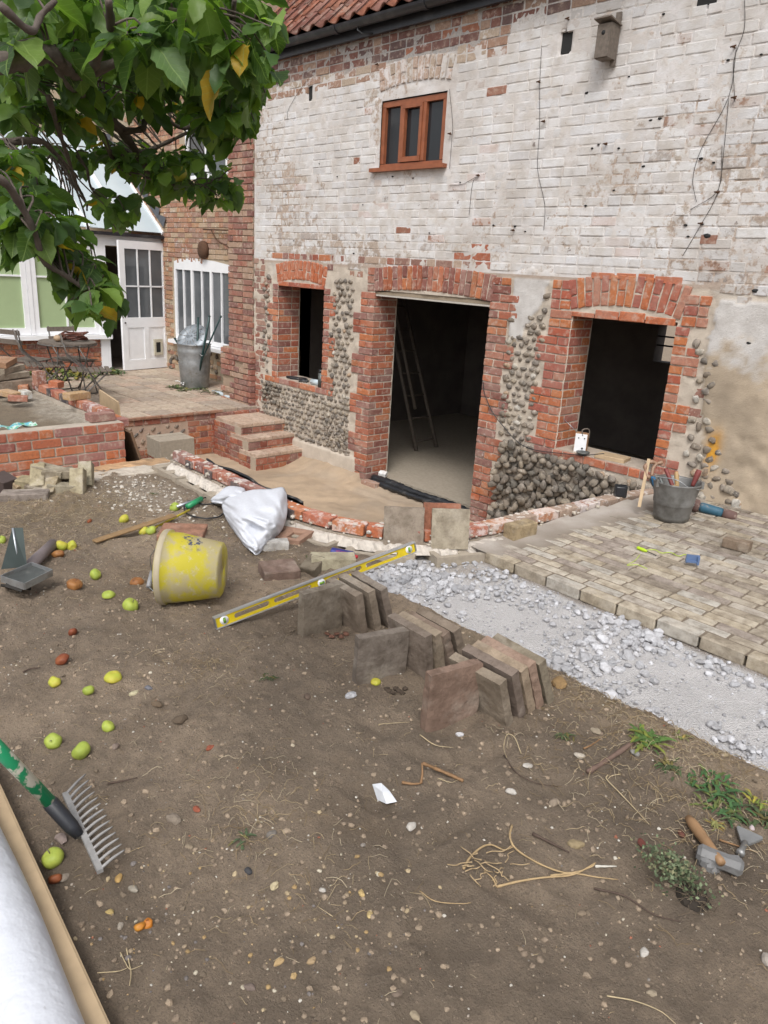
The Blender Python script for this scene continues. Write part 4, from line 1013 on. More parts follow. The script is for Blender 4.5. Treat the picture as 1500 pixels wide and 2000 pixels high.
bar(m, -11.2, -10.0, 1.12, 1.17); bar(m, -11.2, -10.0, 1.93, 1.98); m.build('frame', M['white'], uw2, world=True)
for x0, x1 in [(-11.13, -10.64), (-10.56, -10.07)]: m = MB(); bar(m, x0, x1, 1.17, 1.93, y_ + .005, .005); m.build('pane', M['greyglass'], uw2, world=True)
m = MB(); m.box((-10.8, HY + .5, -.7), (1.8, .05, 1.4)); m.box((-10.6, HY + .5, 1.5), (1.3, .05, .9)); m.build('room', M['indoor'], house, world=True)
# house roof
m = MB(); m.box((-12.2, 7.9, 4.5), (7.2, .05, 5.6), rot=Euler((rad(45), 0, 0))); hr = m.build('roof', M['dark'], house, world=True)
mb = MB()
for r_ in range(9):
    for c_ in range(26):
        p = Vector((-14.3 + c_ * .213, 5.95, 2.85)) + dirs * (r_ * .27) + nrm * .03; mb.add(np.array(pv) @ np.array(sl_rot.to_matrix()).T + np.array(p), pf, R.choice([(.30, .115, .07), (.25, .10, .07), (.2, .085, .065)]) + (1,), smooth=True)
mb.build('roof_tile', M['tile_s'], hr, kind='stuff', world=True)
# back wing, pale render
wing = thing('rendered_wing', 'pale rendered back wing of the house glimpsed between the apple leaves', 'house', (-15.5, 2.5, TZ))
m = MB(); m.box((-15.8, 1.5, .8), (.4, 9.6, 6.0), col=(.50, .42, .31, 1)); m.build('wall', M['mortar'], wing, world=True)
wb = MB()
for r_ in range(44):
    y = -3.2
    while y < 2.9:
        L = .215 if R.random() < .5 else .1025
        wb.box((-15.59, y + L / 2, 3.7 - r_ * .075), (.02, L, .063), col=R.choice([(.32, .13, .08, .1), (.26, .11, .08, .1), (.36, .2, .14, .1)])); y += L + .012
wb.build('brick', M['brick_s'], wing, kind='stuff', world=True)
pt = XX(12, 200, -15.45); m = MB(); m.tube([(pt.x, pt.y, 3.6), (pt.x, pt.y, -1.8)], .05, 12); m.build('drainpipe', M['greywood'], wing, world=True)
m = MB(); m.tube([(pt.x, pt.y, 2.2), (pt.x, pt.y, 2.32)], .07, 12); m.tube([(pt.x, pt.y, .9), (pt.x, pt.y, 1.02)], .07, 12); m.build('pipe_collar', M['gutter'], wing, world=True)
m = MB(); m.box((-17, 1.5, 4.6), (3.8, 10, .08), rot=Euler((0, rad(35), 0))); m.build('roof', M['tile_s'], wing, world=True)

# ------------------------------------------------ conservatory
con = thing('conservatory', 'white painted conservatory with glass roof, green blinds and dwarf brick wall', 'conservatory', (-12.1, 3.5, TZ))
CXP = -12.1
def fb_(m_, y0, y1, z0, z1, x=CXP, d=.07): m_.box((x, (y0 + y1) / 2, (z0 + z1) / 2), (d, y1 - y0, z1 - z0))
dwarf = link('dwarf_wall', None, con, (CXP, 3, TZ), world=True); ORG[dwarf.name] = Vector((CXP, 3, TZ))
m = MB(); m.box((CXP - .08, 2.6, -1.6), (.16, 5.1, .53), col=(.47, .40, .32, 1)); m.build('mortar', M['mortar'], dwarf, world=True)
brick_run(dwarf, 'y', CXP + .01, .9, 5.14, -1.33, 7, .006, tc)
m = MB(); fb_(m, .2, 5.25, -1.335, -1.27, CXP + .03, .2); m.build('sill', M['white'], con, world=True)
for (ya, yb) in [(5.09 - 1.0, 5.09), (3.02, 4.02), (2.0, 2.95), (.95, 1.93)]:
    w_ = link('window', None, con, (CXP, (ya + yb) / 2, -.5), world=True); ORG[w_.name] = Vector((CXP, (ya + yb) / 2, -.5))
    m = MB(); fb_(m, ya, ya + .07, -1.265, .1); fb_(m, yb - .07, yb, -1.265, .1); fb_(m, ya + .07, yb - .07, -1.265, -1.16); fb_(m, ya + .07, yb - .07, .02, .1); m.build('frame', M['white'], w_, world=True)
    mid = (ya + yb) / 2; m = MB(); fb_(m, mid - .013, mid + .013, -1.16, .02, d=.04); fb_(m, ya + .07, mid - .013, -.42, -.394, d=.04); fb_(m, mid + .013, yb - .07, -.42, -.394, d=.04); m.build('glazing_bar', M['white'], w_, world=True)
    for a, b in [(ya + .07, mid - .013), (mid + .013, yb - .07)]:
        for c, d in [(-1.16, -.42), (-.394, .02)]: m = MB(); fb_(m, a, b, c, d, CXP - .01, .006); m.build('pane', M['blind'], w_, world=True)
m = MB()
for y in (4.055, 2.985, 1.965): fb_(m, y - .03, y + .03, -1.265, .1, d=.09)
fb_(m, 5.09, 5.24, -1.85, .1, d=.1); fb_(m, 6.26, 6.40, -1.85, .1, d=.1); fb_(m, .8, 6.42, .1, .25, d=.1); m.build('frame', M['white'], con, world=True)
m = MB(); fb_(m, 5.24, 6.26, -1.84, .1, CXP - 1.4, .02); m.build('room', M['indoor'], con, world=True)
m = MB(); m.box((CXP - .7, 5.75, -1.84), (1.4, 1.1, .02)); m.build('floor', M['greywood'], con, world=True)
m = MB(); m.box((CXP - .7, 5.2, -.8), (1.4, .03, 2.1)); m.box((CXP - .7, 6.3, -.8), (1.4, .03, 2.1)); m.build('partition', M['indoor'], con, world=True)
m = MB(); fb_(m, .6, 6.44, .25, .30, CXP + .1, .12); m.build('gutter', M['gutter'], con, world=True)
# glass roof rising away from the front
a = math.atan2(1.10, 1.54)
def rp(u, y, lift=0): return Vector((CXP + .12 - u * math.cos(a), y, .33 + u * math.sin(a))) + Vector((math.sin(a), 0, math.cos(a))) * lift
RL = 2.6
def rbar(m_, y0, y1, u0, u1, lift, t):
    v = [rp(u, y, l) for l in (lift, lift + t) for (u, y) in ((u0, y0), (u1, y0), (u1, y1), (u0, y1))]
    m_.add([q[:] for q in v], [(3, 2, 1, 0), (4, 5, 6, 7), (0, 1, 5, 4), (1, 2, 6, 5), (2, 3, 7, 6), (3, 0, 4, 7)])
M['skyglass'] = simple('roof_glass', (.50, .58, .62, 1), .12, 0, .15, 2, 0)
ys = [6.2 - .62 * i for i in range(9)]
for i in range(8): m = MB(); rbar(m, ys[i + 1] + .025, ys[i] - .025, 0.02, RL, 0, .008); m.build('roof_pane', M['skyglass'], con, world=True)
for i in range(9): m = MB(); rbar(m, ys[i] - .025, ys[i] + .025, 0, RL, -.02, .06); m.build('roof_bar', M['white'], con, world=True)
m = MB(); rbar(m, 6.23, 6.34, 0, RL, -.03, .10); m.build('verge_board', simple('pink_board', (.52, .40, .33, 1), .6), con, world=True)
m = MB(); rbar(m, 6.34, 6.4, 0, RL + .1, .02, .10)
for i in range(11): u = i * .23; m.add([rp(u, 6.17, .12)[:], rp(u + .24, 6.17, .12)[:], rp(u + .24, 6.17, .2)[:], rp(u + .02, 6.17, .3)[:]], [(0, 1, 2, 3)])
m.build('lead_flashing', simple('lead', (.085, .09, .105, 1), .6, 0, .3), con, world=True)
# door leaf, half open
hinge = Vector((CXP + .06, 6.27, -1.83)); free = Vector((-11.86, 5.36, -1.83)); dv = (free - hinge); DW = dv.length; da = math.atan2(dv.y, dv.x)
door = link('door', None, con, hinge, Euler((0, 0, da)), world=True)
DH = 2.02
def dbox(name, x0, x1, z0, z1, mat, d=.045, y=0): m_ = MB(); m_.box(((x0 + x1) / 2, y, (z0 + z1) / 2), (x1 - x0, d, z1 - z0)); return m_.build(name, mat, door)
m = MB()
for b in [(0, .1, 0, DH), (DW - .1, DW, 0, DH), (.1, DW - .1, DH - .12, DH), (.1, DW - .1, .0, .16), (.1, DW - .1, .68, .84), (DW / 2 - .045, DW / 2 + .045, .16, .68)]:
    m.box(((b[0] + b[1]) / 2, 0, (b[2] + b[3]) / 2), (b[1] - b[0], .045, b[3] - b[2]))
m.build('frame', M['white'], door)
dbox('panel', .1, DW / 2 - .045, .16, .68, M['white'], .02); dbox('panel', DW / 2 + .045, DW - .1, .16, .68, M['white'], .02)
m = MB(); w3 = (DW - .2) / 3
for i in (1, 2): m.box((.1 + w3 * i, 0, 1.37), (.022, .04, 1.06))
m.box((DW / 2, 0, 1.33), (DW - .2, .04, .022)); m.build('glazing_bar', M['white'], door)
for i in range(3):
    for c, d in ((.84, 1.32), (1.34, 1.9)): dbox('pane', .1 + w3 * i + .011, .1 + w3 * (i + 1) - .011, c, d, M['greyglass'], .006)
fy = .03
m = MB()
for b in [(.165, .335, .43, .48), (.165, .335, .22, .26), (.165, .2, .26, .43), (.3, .335, .26, .43)]: m.box(((b[0] + b[1]) / 2, fy, (b[2] + b[3]) / 2), (b[1] - b[0], .03, b[3] - b[2]))
cf = m.build('cat_flap', simple('cream_plastic', (.55, .52, .42, 1), .5), door); m = MB(); m.box((.25, fy - .005, .345), (.1, .01, .17)); m.build('flap', M['dark'], cf)
m = MB(); m.tube([(DW - .05, .02, .76), (DW - .05, .045, .76)], .012, 8); m.build('keyhole', M['dark'], door)
m = MB()
for z in (.3, .75, 1.2, 1.75): m.box((-.01, .03, z), (.02, .02, .12))
m.build('hinge', M['iron'], door)
# flood of things on the house wall
p = WY(397, 488, HY - .03); m = MB(); m.tube([(p.x, p.y, p.z), (p.x, p.y - .05, p.z)], [.12, .09], 20); m.lathe([(.03, 0), (.05, .01)], 8)
m = MB(); m.tube([(p.x, p.y + .02, p.z), (p.x, p.y - .03, p.z), (p.x, p.y - .05, p.z)], [.13, .125, .06], 20); o = m.build('tie_plate', M['rust']); props(o, 'round rusty iron tie plate on the old orange brick wall', 'tie plate')
m = MB(); a_ = WY(397, 448, HY - .05); b_ = WY(458, 450, HY - .05); m.tube([a_, b_], .011, 6); c_ = [WY(x, y, HY - .05) for x, y in [(412, 449), (425, 470), (445, 482), (455, 500), (458, 515)]]; m.tube(ctrl(c_, 4), .01, 6)
o = m.build('bracket', M['rust']); props(o, 'curly iron bracket fixed to the orange brick wall above the white window', 'bracket')
# ================================================================== THINGS ON THE TERRACE
def frame_rot(xa, za):
    xa = Vector(xa).normalized(); za = Vector(za); za = (za - xa * za.dot(xa)).normalized(); ya = za.cross(xa)
    return Matrix(((xa.x, ya.x, za.x), (xa.y, ya.y, za.y), (xa.z, ya.z, za.z)))
p = G(377, 752, TZ); can = thing('dustbin', 'galvanised metal dustbin standing by the white house window', 'dustbin', (-10.02, 5.62, TZ))
m = MB(); prof = [(.001, .01), (.19, .0), (.205, .02), (.225, .30), (.232, .36), (.226, .38), (.235, .5), (.243, .54), (.236, .56), (.24, .63), (.25, .64), (.235, .63), (.22, .3), (.19, .03), (.001, .03)]
m.lathe(prof, 36); m.build('body', M['galv'], can)
for s in (-1, 1): m = MB(); m.tube([(s * .24, -.05, .52), (s * .29, -.05, .50), (s * .29, .05, .50), (s * .24, .05, .52)], .007, 6); m.build('handle', M['galv'], can)
m = MB()
for k in range(18):
    a = k / 18 * 2 * math.pi; c = lambda r, z, o: (r * math.cos(a + o), r * math.sin(a + o), z)
m.lathe([(.001, .055), (.05, .053), (.12, .04), (.125, .047), (.22, .02), (.245, .0), (.25, -.02), (.245, -.02), (.001, .03)], 36)
ld = thing('bin_cover', 'shiny zinc dustbin lid wedged upright in the open metal dustbin', 'lid', (-10.05, 5.60, TZ + .71), Euler((rad(52), rad(-18), rad(38))))
M['lidz'] = simple('lid_zinc', (.30, .33, .36, 1), .5, .5, .5, 9, .1); m.build('lid_plate', M['lidz'], ld)
for k in range(12):
    a = k / 12 * 2 * math.pi; m = MB(); m.tube([(.07 * math.cos(a), .07 * math.sin(a), .052), (.215 * math.cos(a), .215 * math.sin(a), .024)], .007, 5); m.build('rib', M['galv'], ld)
m = MB(); m.tube(ctrl([(-.04, 0, .055), (-.03, 0, .08), (.03, 0, .08), (.04, 0, .055)], 4), .006, 6); m.build('handle', M['galvb'], ld)
M['green_pole'] = simple('green_pole', (.012, .045, .045, 1), .4, .1, .3, 20, .05)
for (x0, y0, x1, y1, lb) in [(385, 690, 387, 621, 'straight dark green garden stake standing upright in the metal dustbin'), (396, 690, 409, 618, 'dark green stake leaning slightly over the rim of the metal dustbin'), (400, 690, 431, 619, 'thin green stake slanting furthest out of the metal dustbin'), (358, 690, 342, 662, 'short green stake poking out of the side of the metal dustbin by the door')]:
    a = WY(x0, y0, 5.6); b = WY(x1, y1, 5.6 + .03); m = MB(); d = (b - a); m.tube([a - d * .9, b], .016 if x1 != 431 else .011, 8); m.tube([b, b + d.normalized() * .012], .018, 8)
    o = m.build('garden_stake', M['green_pole']); props(o, lb, 'stake')

def chair_parts(t):
    m = MB()
    fl_ = M['iron2']
    for s in (-1, 1):
        m = MB(); m.tube([(-.31, s * .175, .86), (-.255, s * .175, .62), (-.03, s * .175, .44), (.23, s * .175, .0)], .0095, 5); m.build('leg', fl_, t)
        m = MB(); m.tube([(.19, s * .155, .43), (-.26, s * .155, .0)], .0095, 5); m.build('leg', fl_, t)
    for x, y_ in ((.23, .175), (-.26, .155)): m = MB(); m.tube([(x, -y_, .012), (x, y_, .012)], .0085, 5); m.build('rail', fl_, t)
    m = MB(); m.tube([(.19, -.175, .435), (.19, .175, .435)], .008, 5); m.tube([(-.17, -.16, .44), (-.17, .16, .44)], .008, 5); m.build('seat_frame', fl_, t)
    for i in range(7):
        x = -.19 + i * .066; m = MB(); m.box((x, 0, .455 - .012 * math.sin(i / 6 * 3.14)), (.052, .40, .013)); m.build('slat', M['greywood'], t)
    for z, x in ((.82, -.305), (.70, -.28)): m = MB(); m.box((x + .008, 0, z), (.014, .39, .06), rot=Euler((0, rad(-12), 0))); m.build('back_slat', M['greywood'], t)
M['iron2'] = simple('grey_metal', (.16, .15, .14, 1), .5, .4, .3, 30, .1)
ch = thing('folding_chair', 'slatted folding garden chair nearest the open terrace tiles, its back to the red brick bed', 'chair', (0, 0, 0), None, 'folding garden chairs round the table')
chair_parts(ch)
def copy_tree(o, par=None):
    c = o.copy(); COL.objects.link(c)
    if par: c.parent = par
    for k in list(o.children): copy_tree(k, c)
    return c
def place(o, p, rz, lb=None):
    o.location = (p[0], p[1], TZ); o.rotation_euler = (0, 0, rz)
    if lb: o['label'] = lb
s1 = G(176, 722, -1.4); place(ch, s1, rad(72))
for (px, py, rz, lb) in [(86, 712, 76, 'slatted folding garden chair in the middle, between the table and the loose bricks'), (52, 703, 120, 'slatted folding garden chair cut by the picture edge under the green blinds'), (146, 702, 8, 'slatted folding garden chair tucked behind the round table by the dwarf wall')]:
    c = copy_tree(ch); place(c, G(px, py, -1.4), rad(rz), lb)
tp = G(132, 668, -1.12)
tb = thing('garden_table', 'round weathered wooden garden table on folding metal legs', 'table', (tp.x, tp.y, TZ))
for i in range(9):
    y0 = -.36 + i * .08; yc = y0 + .04; hw_ = math.sqrt(max(.0, .36 ** 2 - min(abs(y0), abs(y0 + .08)) ** 2)); ha = math.sqrt(max(0, .36 ** 2 - y0 ** 2)); hb_ = math.sqrt(max(0, .36 ** 2 - (y0 + .08) ** 2))
    m = MB(); v = [(-ha, y0 + .003, 0), (ha, y0 + .003, 0), (hb_, y0 + .077, 0), (-hb_, y0 + .077, 0)]
    m.add([(a, b, .735) for a, b, _ in v] + [(a, b, .715) for a, b, _ in v], [(0, 1, 2, 3), (7, 6, 5, 4), (0, 4, 5, 1), (1, 5, 6, 2), (2, 6, 7, 3), (3, 7, 4, 0)]); m.build('slat', M['greywood'], tb)
m = MB(); m.tube([(.35 * math.cos(a), .35 * math.sin(a), .705) for a in np.linspace(0, 2 * math.pi, 28)], .01, 5); m.build('rim', M['iron2'], tb)
for a in (45, 135, 225, 315):
    a = rad(a); m = MB(); m.tube([(.28 * math.cos(a), .28 * math.sin(a), .70), (-.2 * math.cos(a), .2 * math.sin(a), .0)], .009, 5); m.build('leg', M['iron2'], tb)
hz = thing('garden_hose', 'coiled reddish brown hose heaped on the round garden table', 'hose', (tp.x, tp.y, TZ + .74))
M['hose'] = simple('brown_hose', (.13, .045, .03, 1), .4, 0, .5, 30, .1)
for k in range(4):
    pts = []
    for i in range(26):
        a = i / 25 * 2 * math.pi * 1.02; r_ = .11 + .05 * math.sin(a * 2 + k) + .02 * k; pts.append((-.02 + r_ * .9 * math.cos(a) - .02, .1 + r_ * 1.1 * math.sin(a), .02 + .022 * k + .012 * math.sin(a * 3 + k)))
    m = MB(); m.tube(pts, .012, 6); m.build('coil', M['hose'], hz)
m = MB(); q = ico(2); m.add(q[0] * np.array([.05, .05, .042]) + np.array([tp.x + .05, tp.y - .14, TZ + .78]), q[1], smooth=True); o = m.build('ball', simple('tan_ball', (.4, .28, .18, 1), .6)); props(o, 'tan ball beside the coiled hose on the garden table', 'ball')

# pots / plants near terrace
def weed(name, p, n, L, col, label, cat, spread=1, w=.28, droop=.5, mat=None, lobes=False, group=None):
    m = MB(); p = Vector(p)
    for i in range(n):
        a = R.random() * 6.28; l = L * (.5 + .7 * R.random()); el = .15 + droop * R.random(); cc = col if R.random() < .75 else (col[0] * 1.5 + .03, col[1] * 1.15, col[2] * .9)
        j = .7 + .6 * R.random(); d = Vector((math.cos(a), math.sin(a), 0)); s = Vector((-d.y, d.x, 0)); o = p + Vector(((R.random() - .5) * L * spread, (R.random() - .5) * L * spread, 0)); K = 6; v = []
        for k in range(K):
            t = k / (K - 1); ww = w * l * math.sin(math.pi * (t * .85 + .12)) * (1 + (.35 * (-1) ** k if lobes else .0))
            c0 = o + d * (l * t * math.cos(el)) + Vector((0, 0, l * math.sin(el) * (t - .9 * t * t) * 1.4 + .004))
            v += [(c0 - s * ww * .5 + Vector((0, 0, ww * .12)))[:], c0[:], (c0 + s * ww * .5 + Vector((0, 0, ww * .12)))[:]]
        f = []
        for k in range(K - 1): b = k * 3; f += [(b, b + 1, b + 4, b + 3), (b + 1, b + 2, b + 5, b + 4)]
        m.add(v, f, (cc[0] * j, cc[1] * j, cc[2] * j, 1), smooth=True)
    o = m.build(name, M['plain_s']); return props(o, label, cat, group)
GRN = (.055, .13, .03)
weed('daisy_clump', (-9.95, 5.42, TZ), 70, .13, (.08, .11, .035), 'small daisy clump growing at the foot of the metal dustbin', 'plant', 3.4)
weed('weed', (-9.35, 5.75, TZ), 60, .16, (.10, .10, .05), 'straggly weeds along the old flint base beside the dustbin', 'weeds', 3.5)
weed('shrub', (-11.6, 4.2, TZ), 130, .22, (.10, .13, .03), 'yellowish green low plants against the dwarf wall behind the chairs', 'plant', 4.5, droop=1.0)
weed('shrub', (-11.75, 3.2, TZ), 90, .2, (.06, .10, .03), 'dark green low plants under the green blinds behind the table', 'plant', 4.5, droop=1.0)
weed('weed', (-11.7, 5.0, TZ), 40, .2, (.07, .11, .04), 'leafy weeds beside the white door post', 'weeds', 2.2, droop=1.1)
for i in range(9):
    v, f = ICO1; m = MB(); a = R.random() * 6.28; m.add(v * np.array([.014, .014, .008]) + np.array([-9.95 + .25 * math.cos(a) * R.random() * 1.4, 5.36 + .12 * math.sin(a), TZ + .07 + .04 * R.random()]), f)
    o = m.build('daisy', M['white']); props(o, 'white daisy flower at the foot of the metal dustbin', 'flower', 'white daisies by the dustbin')
pp = [G(x, y, TZ + .03) for x, y in [(415, 764), (430, 768), (449, 776)]]; m = MB(); m.tube(pp, [.015, .028, .02], 8); o = m.build('plastic_bottle', M['skyglass']); props(o, 'crushed clear plastic tube lying at the foot of the brick pier', 'bottle')

# ------------------------------------------------ loose things on the raised bed
def loose(name, c, d, rot, col, label, cat='brick', mesh=None, group=None, mat=None):
    me = mesh or R.choice(BR); o = link(name, me, None, c, Euler(rot), d, col); return props(o, label, cat, group)
def loose_m(name, c, d, rot, mat, label, cat, bev=.004, group=None):
    me = piece_mesh(name, mat, R.randint(0, 999), dims=d); o = link(name, me, None, c, Euler(rot), d); return props(o, label, cat, group)
q = G(221, 814, PZ + .035); loose('loose_brick', (-5.93, 2.46, PZ + .035), (.1025, .215, .065), (0, 0, .05), (.26, .12, .10, .2), 'plum red brick sitting on the front corner of the raised bed')
q = G(165, 795, PZ + .1); loose('loose_brick', (-6.55, 2.52, PZ + .105), (.1025, .215, .06), (0, 0, .3), (.42, .27, .13, .05), 'sandy yellow brick laid crosswise on the back rim of the raised bed')
q = G(87, 748, PZ + .13); loose('loose_brick', (-7.45, 2.52, PZ + .13), (.07, .1025, .14), (0, 0, .3), (.34, .16, .11, .4), 'brick stood on end on the far rim of the raised bed')
q = G(103, 757, PZ + .09); loose('loose_brick', (-7.3, 2.62, PZ + .09), (.1025, .1, .06), (0, .1, .6), (.40, .13, .06, .1), 'orange half brick beside the upright brick on the bed rim')
for i, (x, y, z, dx, dy, lb) in enumerate([(18, 757, .0, .5, .3, 'grey slab at the bottom of the stone stack at the bed edge'), (18, 745, .09, .34, .24, 'second flat stone up in the stack at the bed edge'), (22, 735, .15, .3, .2, 'third flat stone up in the stack at the bed edge'), (15, 726, .21, .28, .22, 'square orange paving tile on top of the stone stack')]):
    b = XX(x, y, -7.75); me = piece_mesh('flat_stone', M['slab'], 60 + i, dims=(.3, .25, .05)); o = link('flat_stone', me, None, (-7.75, b.y - .02 * i, -1.27 + z), Euler((.03 * i, .02, .3 * i)), (dy, dx, .055 if i else .1), R.choice([(.3, .25, .19, 1), (.26, .2, .15, 1)]) if i < 3 else (.38, .22, .13, 1)); props(o, lb, 'stone')
for (x, y, d, rz, c, lb) in [(20, 771, (.2, .12, .05), .4, (.42, .27, .14, .1), 'flat orange tile piece lying on the bed soil near the stone stack'), (35, 780, (.16, .07, .05), 1.2, (.36, .15, .1, .2), 'pinkish brick fragment on the bed soil by the mortar'), (50, 772, (.1, .08, .07), .2, (.4, .37, .3, .5), 'pale mortar lump on the bed soil beside the brick rim'), (47, 758, (.2, .09, .06), -.4, (.42, .17, .08, .1), 'orange brick lying loose at the far end of the bed rim')]:
    b = G(x, y, -1.30); loose('brick_fragment', (b.x, b.y, -1.29), d, (0, .05, rz), c, lb)
b = G(40, 838, -1.31); m = MB(); v = []
for i in range(9):
    for j in range(4): v.append((-.02 + (j - 1.5) * .045, (i - 4) * .035, .012 * math.sin(i * 1.7) + .012 * math.cos(j * 2.2 + i) + .02))
m.add(v, [(i * 4 + j, (i + 1) * 4 + j, (i + 1) * 4 + j + 1, i * 4 + j + 1) for i in range(8) for j in range(3)], smooth=True)
k = N('packet'); k.base(k.mix(k.ramp(k.noise(22, 2), .42, .5), (.12, .42, .5, 1), k.mix(k.ramp(k.noise(30, 2), .5, .55), (.55, .65, .6, 1), (.1, .4, .2, 1)))); k.rough(.35)
o = m.build('plastic_packet', k.m, loc=(-5.97, b.y + .0, PZ - .01)); props(o, 'crumpled blue and green plastic packet on the raised bed edge', 'packet')
# boards
a, b_ = G(198, 801, TZ), G(234, 806, TZ); m = MB(); top = .33
d = Vector((.30, .13, 0)); c0 = Vector((-6.62, 2.72, -1.35))
c0 = XX(215, 803, -6.9); m = MB(); v0 = XX(196, 797, -7.1); v1 = XX(236, 806, -6.62); v2 = XX(229, 785, -6.62); v3 = XX(193, 761, -7.1)
V4 = [v0 - Vector((0, 0, .3)), v1 - Vector((0, 0, .3)), v2, v3]; off = Vector((0, .018, 0))
m.add([x[:] for x in V4] + [(x + off)[:] for x in V4], [(0, 1, 2, 3), (7, 6, 5, 4), (0, 4, 5, 1), (1, 5, 6, 2), (2, 6, 7, 3), (3, 7, 4, 0)]); o = m.build('plywood_board', M['timber']); props(o, 'pale plywood offcut leaning on the back of the raised bed wall', 'board')
m = MB(); V4 = [Vector((-6.55, 3.05, -2.36)), Vector((-5.80, 2.93, -2.36)), Vector((-5.83, 2.66, -1.42)), Vector((-6.55, 2.66, -1.40))]; off = Vector((0, .02, .01))
m.add([x[:] for x in V4] + [(x + off)[:] for x in V4], [(0, 1, 2, 3), (7, 6, 5, 4), (0, 4, 5, 1), (1, 5, 6, 2), (2, 6, 7, 3), (3, 7, 4, 0)]); o = m.build('brown_board', simple('brown_ply', (.16, .095, .055, 1), .8)); props(o, 'brown board leaning in the passage against the end of the raised bed', 'board')
# dense blocks in the passage
for i, (c, d, rz, lb) in enumerate([((-7.42, 3.9, -2.06), (.1, .44, .215), .0, 'front grey concrete block of the upper row in the passage'), ((-7.53, 3.9, -2.06), (.1, .44, .215), .0, 'middle grey concrete block of the upper row in the passage'), ((-7.65, 3.91, -2.06), (.1, .44, .215), .0, 'rear grey concrete block of the upper row in the passage'),
                            ((-7.45, 3.62, -2.27), (.44, .215, .2), .0, 'grey concrete block lying low at the passage pile, nearer the brick bed'), ((-7.42, 3.86, -2.27), (.44, .215, .2), .0, 'grey concrete block under the upright row in the passage'), ((-7.45, 4.09, -2.27), (.44, .2, .2), .0, 'grey concrete block under the right end of the upright row in the passage')]):
    dd = d if i > 2 else (.105, .42, .215); z_ = c[2] + (.03 if i < 3 else .0)
    loose_m('concrete_block', (c[0], c[1], z_), dd, (0, 0, rz), M['concrete'], lb, 'block', group='concrete blocks stacked in the passage')

# ------------------------------------------------ things at the barn
m = MB(); pts = [G(x, y, -2.30) for x, y in [(765, 930), (790, 950), (830, 968), (870, 982), (912, 998)]]; pts = [Vector((q.x, q.y, -2.31)) for q in pts]
pts = [Vector((-6.05, 5.66, -2.3)), Vector((-5.7, 5.63, -2.29)), Vector((-5.3, 5.60, -2.28)), Vector((-4.95, 5.62, -2.285)), Vector((-4.58, 5.64, -2.32))]
pts = [q + Vector((.01 * math.sin(i * 3), .012 * math.cos(i * 2.3), .0)) for i, q in enumerate(ctrl(pts, 8))]; m.tube(pts, [.040 + .010 * math.sin(i * .25) for i in range(len(pts))], 12)
m.tube([q + Vector((0, -.045, -.03)) for q in pts], [.030 + .006 * math.sin(i * .3) for i in range(len(pts))], 10)
o = m.build('membrane_roll', M['black']); props(o, 'black plastic membrane rolled along the doorway threshold', 'membrane')
loose('loose_brick', (-5.95, 5.53, -2.335), (.215, .1025, .07), (0, 0, .08), (.36, .22, .16, .35), 'pinkish brick set in the ground at the left foot of the doorway')
loose_m('rubble_stone', (-6.02, 5.78, -2.27), (.09, .08, .06), (.2, .1, .5), M['slab'], 'brown stone lump just inside the doorway', 'stone')
# ladder in the barn
lad = thing('wooden_ladder', 'old wooden ladder leaning in the dark inside the doorway', 'ladder', (-6.77, 7.3, -2.31))
A0, A1 = Vector((0, -.2, 0)), Vector((0, .2, 0)); top = Vector((-1.0, .15, 2.05))
for s_, A in ((1, A0), (1, A1)): m = MB(); m.tube([A, A * .8 + top], .026, 6); m.build('stile', M['timber2'] if 'timber2' in M else M['greywood'], lad)
for i in range(7):
    t = (i + .4) / 7.2; a = A0.lerp(A0 * .8 + top, t); b = A1.lerp(A1 * .8 + top, t); m = MB(); m.tube([a, b], .014, 6); m.build('rung', M['greywood'], lad)
m = MB(); m.tube([Vector((-.1, -.17, .55)), Vector((-.75, -.1, 2.0))], .024, 6); m.build('stay', M['greywood'], lad)
# strip of black membrane behind the curved wall
m = MB(); ps = []
for s in np.arange(.35, 1.75, .08): p, t = path_at(s); nn = Vector((-t.y, t.x, 0)); ps.append(p + nn * (.075 + .008 * math.sin(s * 20)) + Vector((0, 0, TOPC - .005 + .012 * math.sin(s * 9))))
v = []
for q in ps: v += [(q.x, q.y, q.z), (q.x, q.y + .012, q.z + .01), (q.x, q.y + .03, q.z - .4)]
m.add(v, [(i * 3 + j, (i + 1) * 3 + j, (i + 1) * 3 + j + 1, i * 3 + j + 1) for i in range(len(ps) - 1) for j in range(2)], smooth=True); o = m.build('plastic_strip', M['black']); props(o, 'black plastic strip standing behind the curved brick wall', 'membrane')
# near sill
zs2 = -1.436
rd = thing('radio', 'small white and tan radio with carrying strap standing on the near window sill', 'radio', (-3.44, 5.70, zs2), Euler((0, 0, rad(22))))
m = MB(); m.box((0, 0, .085), (.11, .07, .17)); m.build('body', simple('tan_case', (.36, .21, .12, 1), .6), rd)
m = MB(); m.box((0, -.038, .085), (.1, .008, .16)); m.build('front', M['white'], rd)
for (x, z, r_) in [(.02, .04, .009), (.03, .13, .005), (-.02, .13, .005)]: m = MB(); m.tube([(x, -.0425, z), (x, -.047, z)], r_, 10); m.build('knob', M['iron'], rd)
m = MB(); m.tube(ctrl([(.01, -.04, .15), (.0, -.03, .2), (.05, 0, .205), (.058, .01, .12)], 5), .006, 5); m.build('strap', M['greywood'], rd)
m = MB(); m.tube([(-.05, 0, .17), (-.19, .02, .27)], .003, 5); m.build('antenna', M['galvb'], rd)
o = loose_m('paving_tile', (-3.12, 5.70, zs2 + .02), (.26, .17, .035), (0, 0, .15), M['timber'], 'thin buff tile lying flat on the near window sill', 'tile')
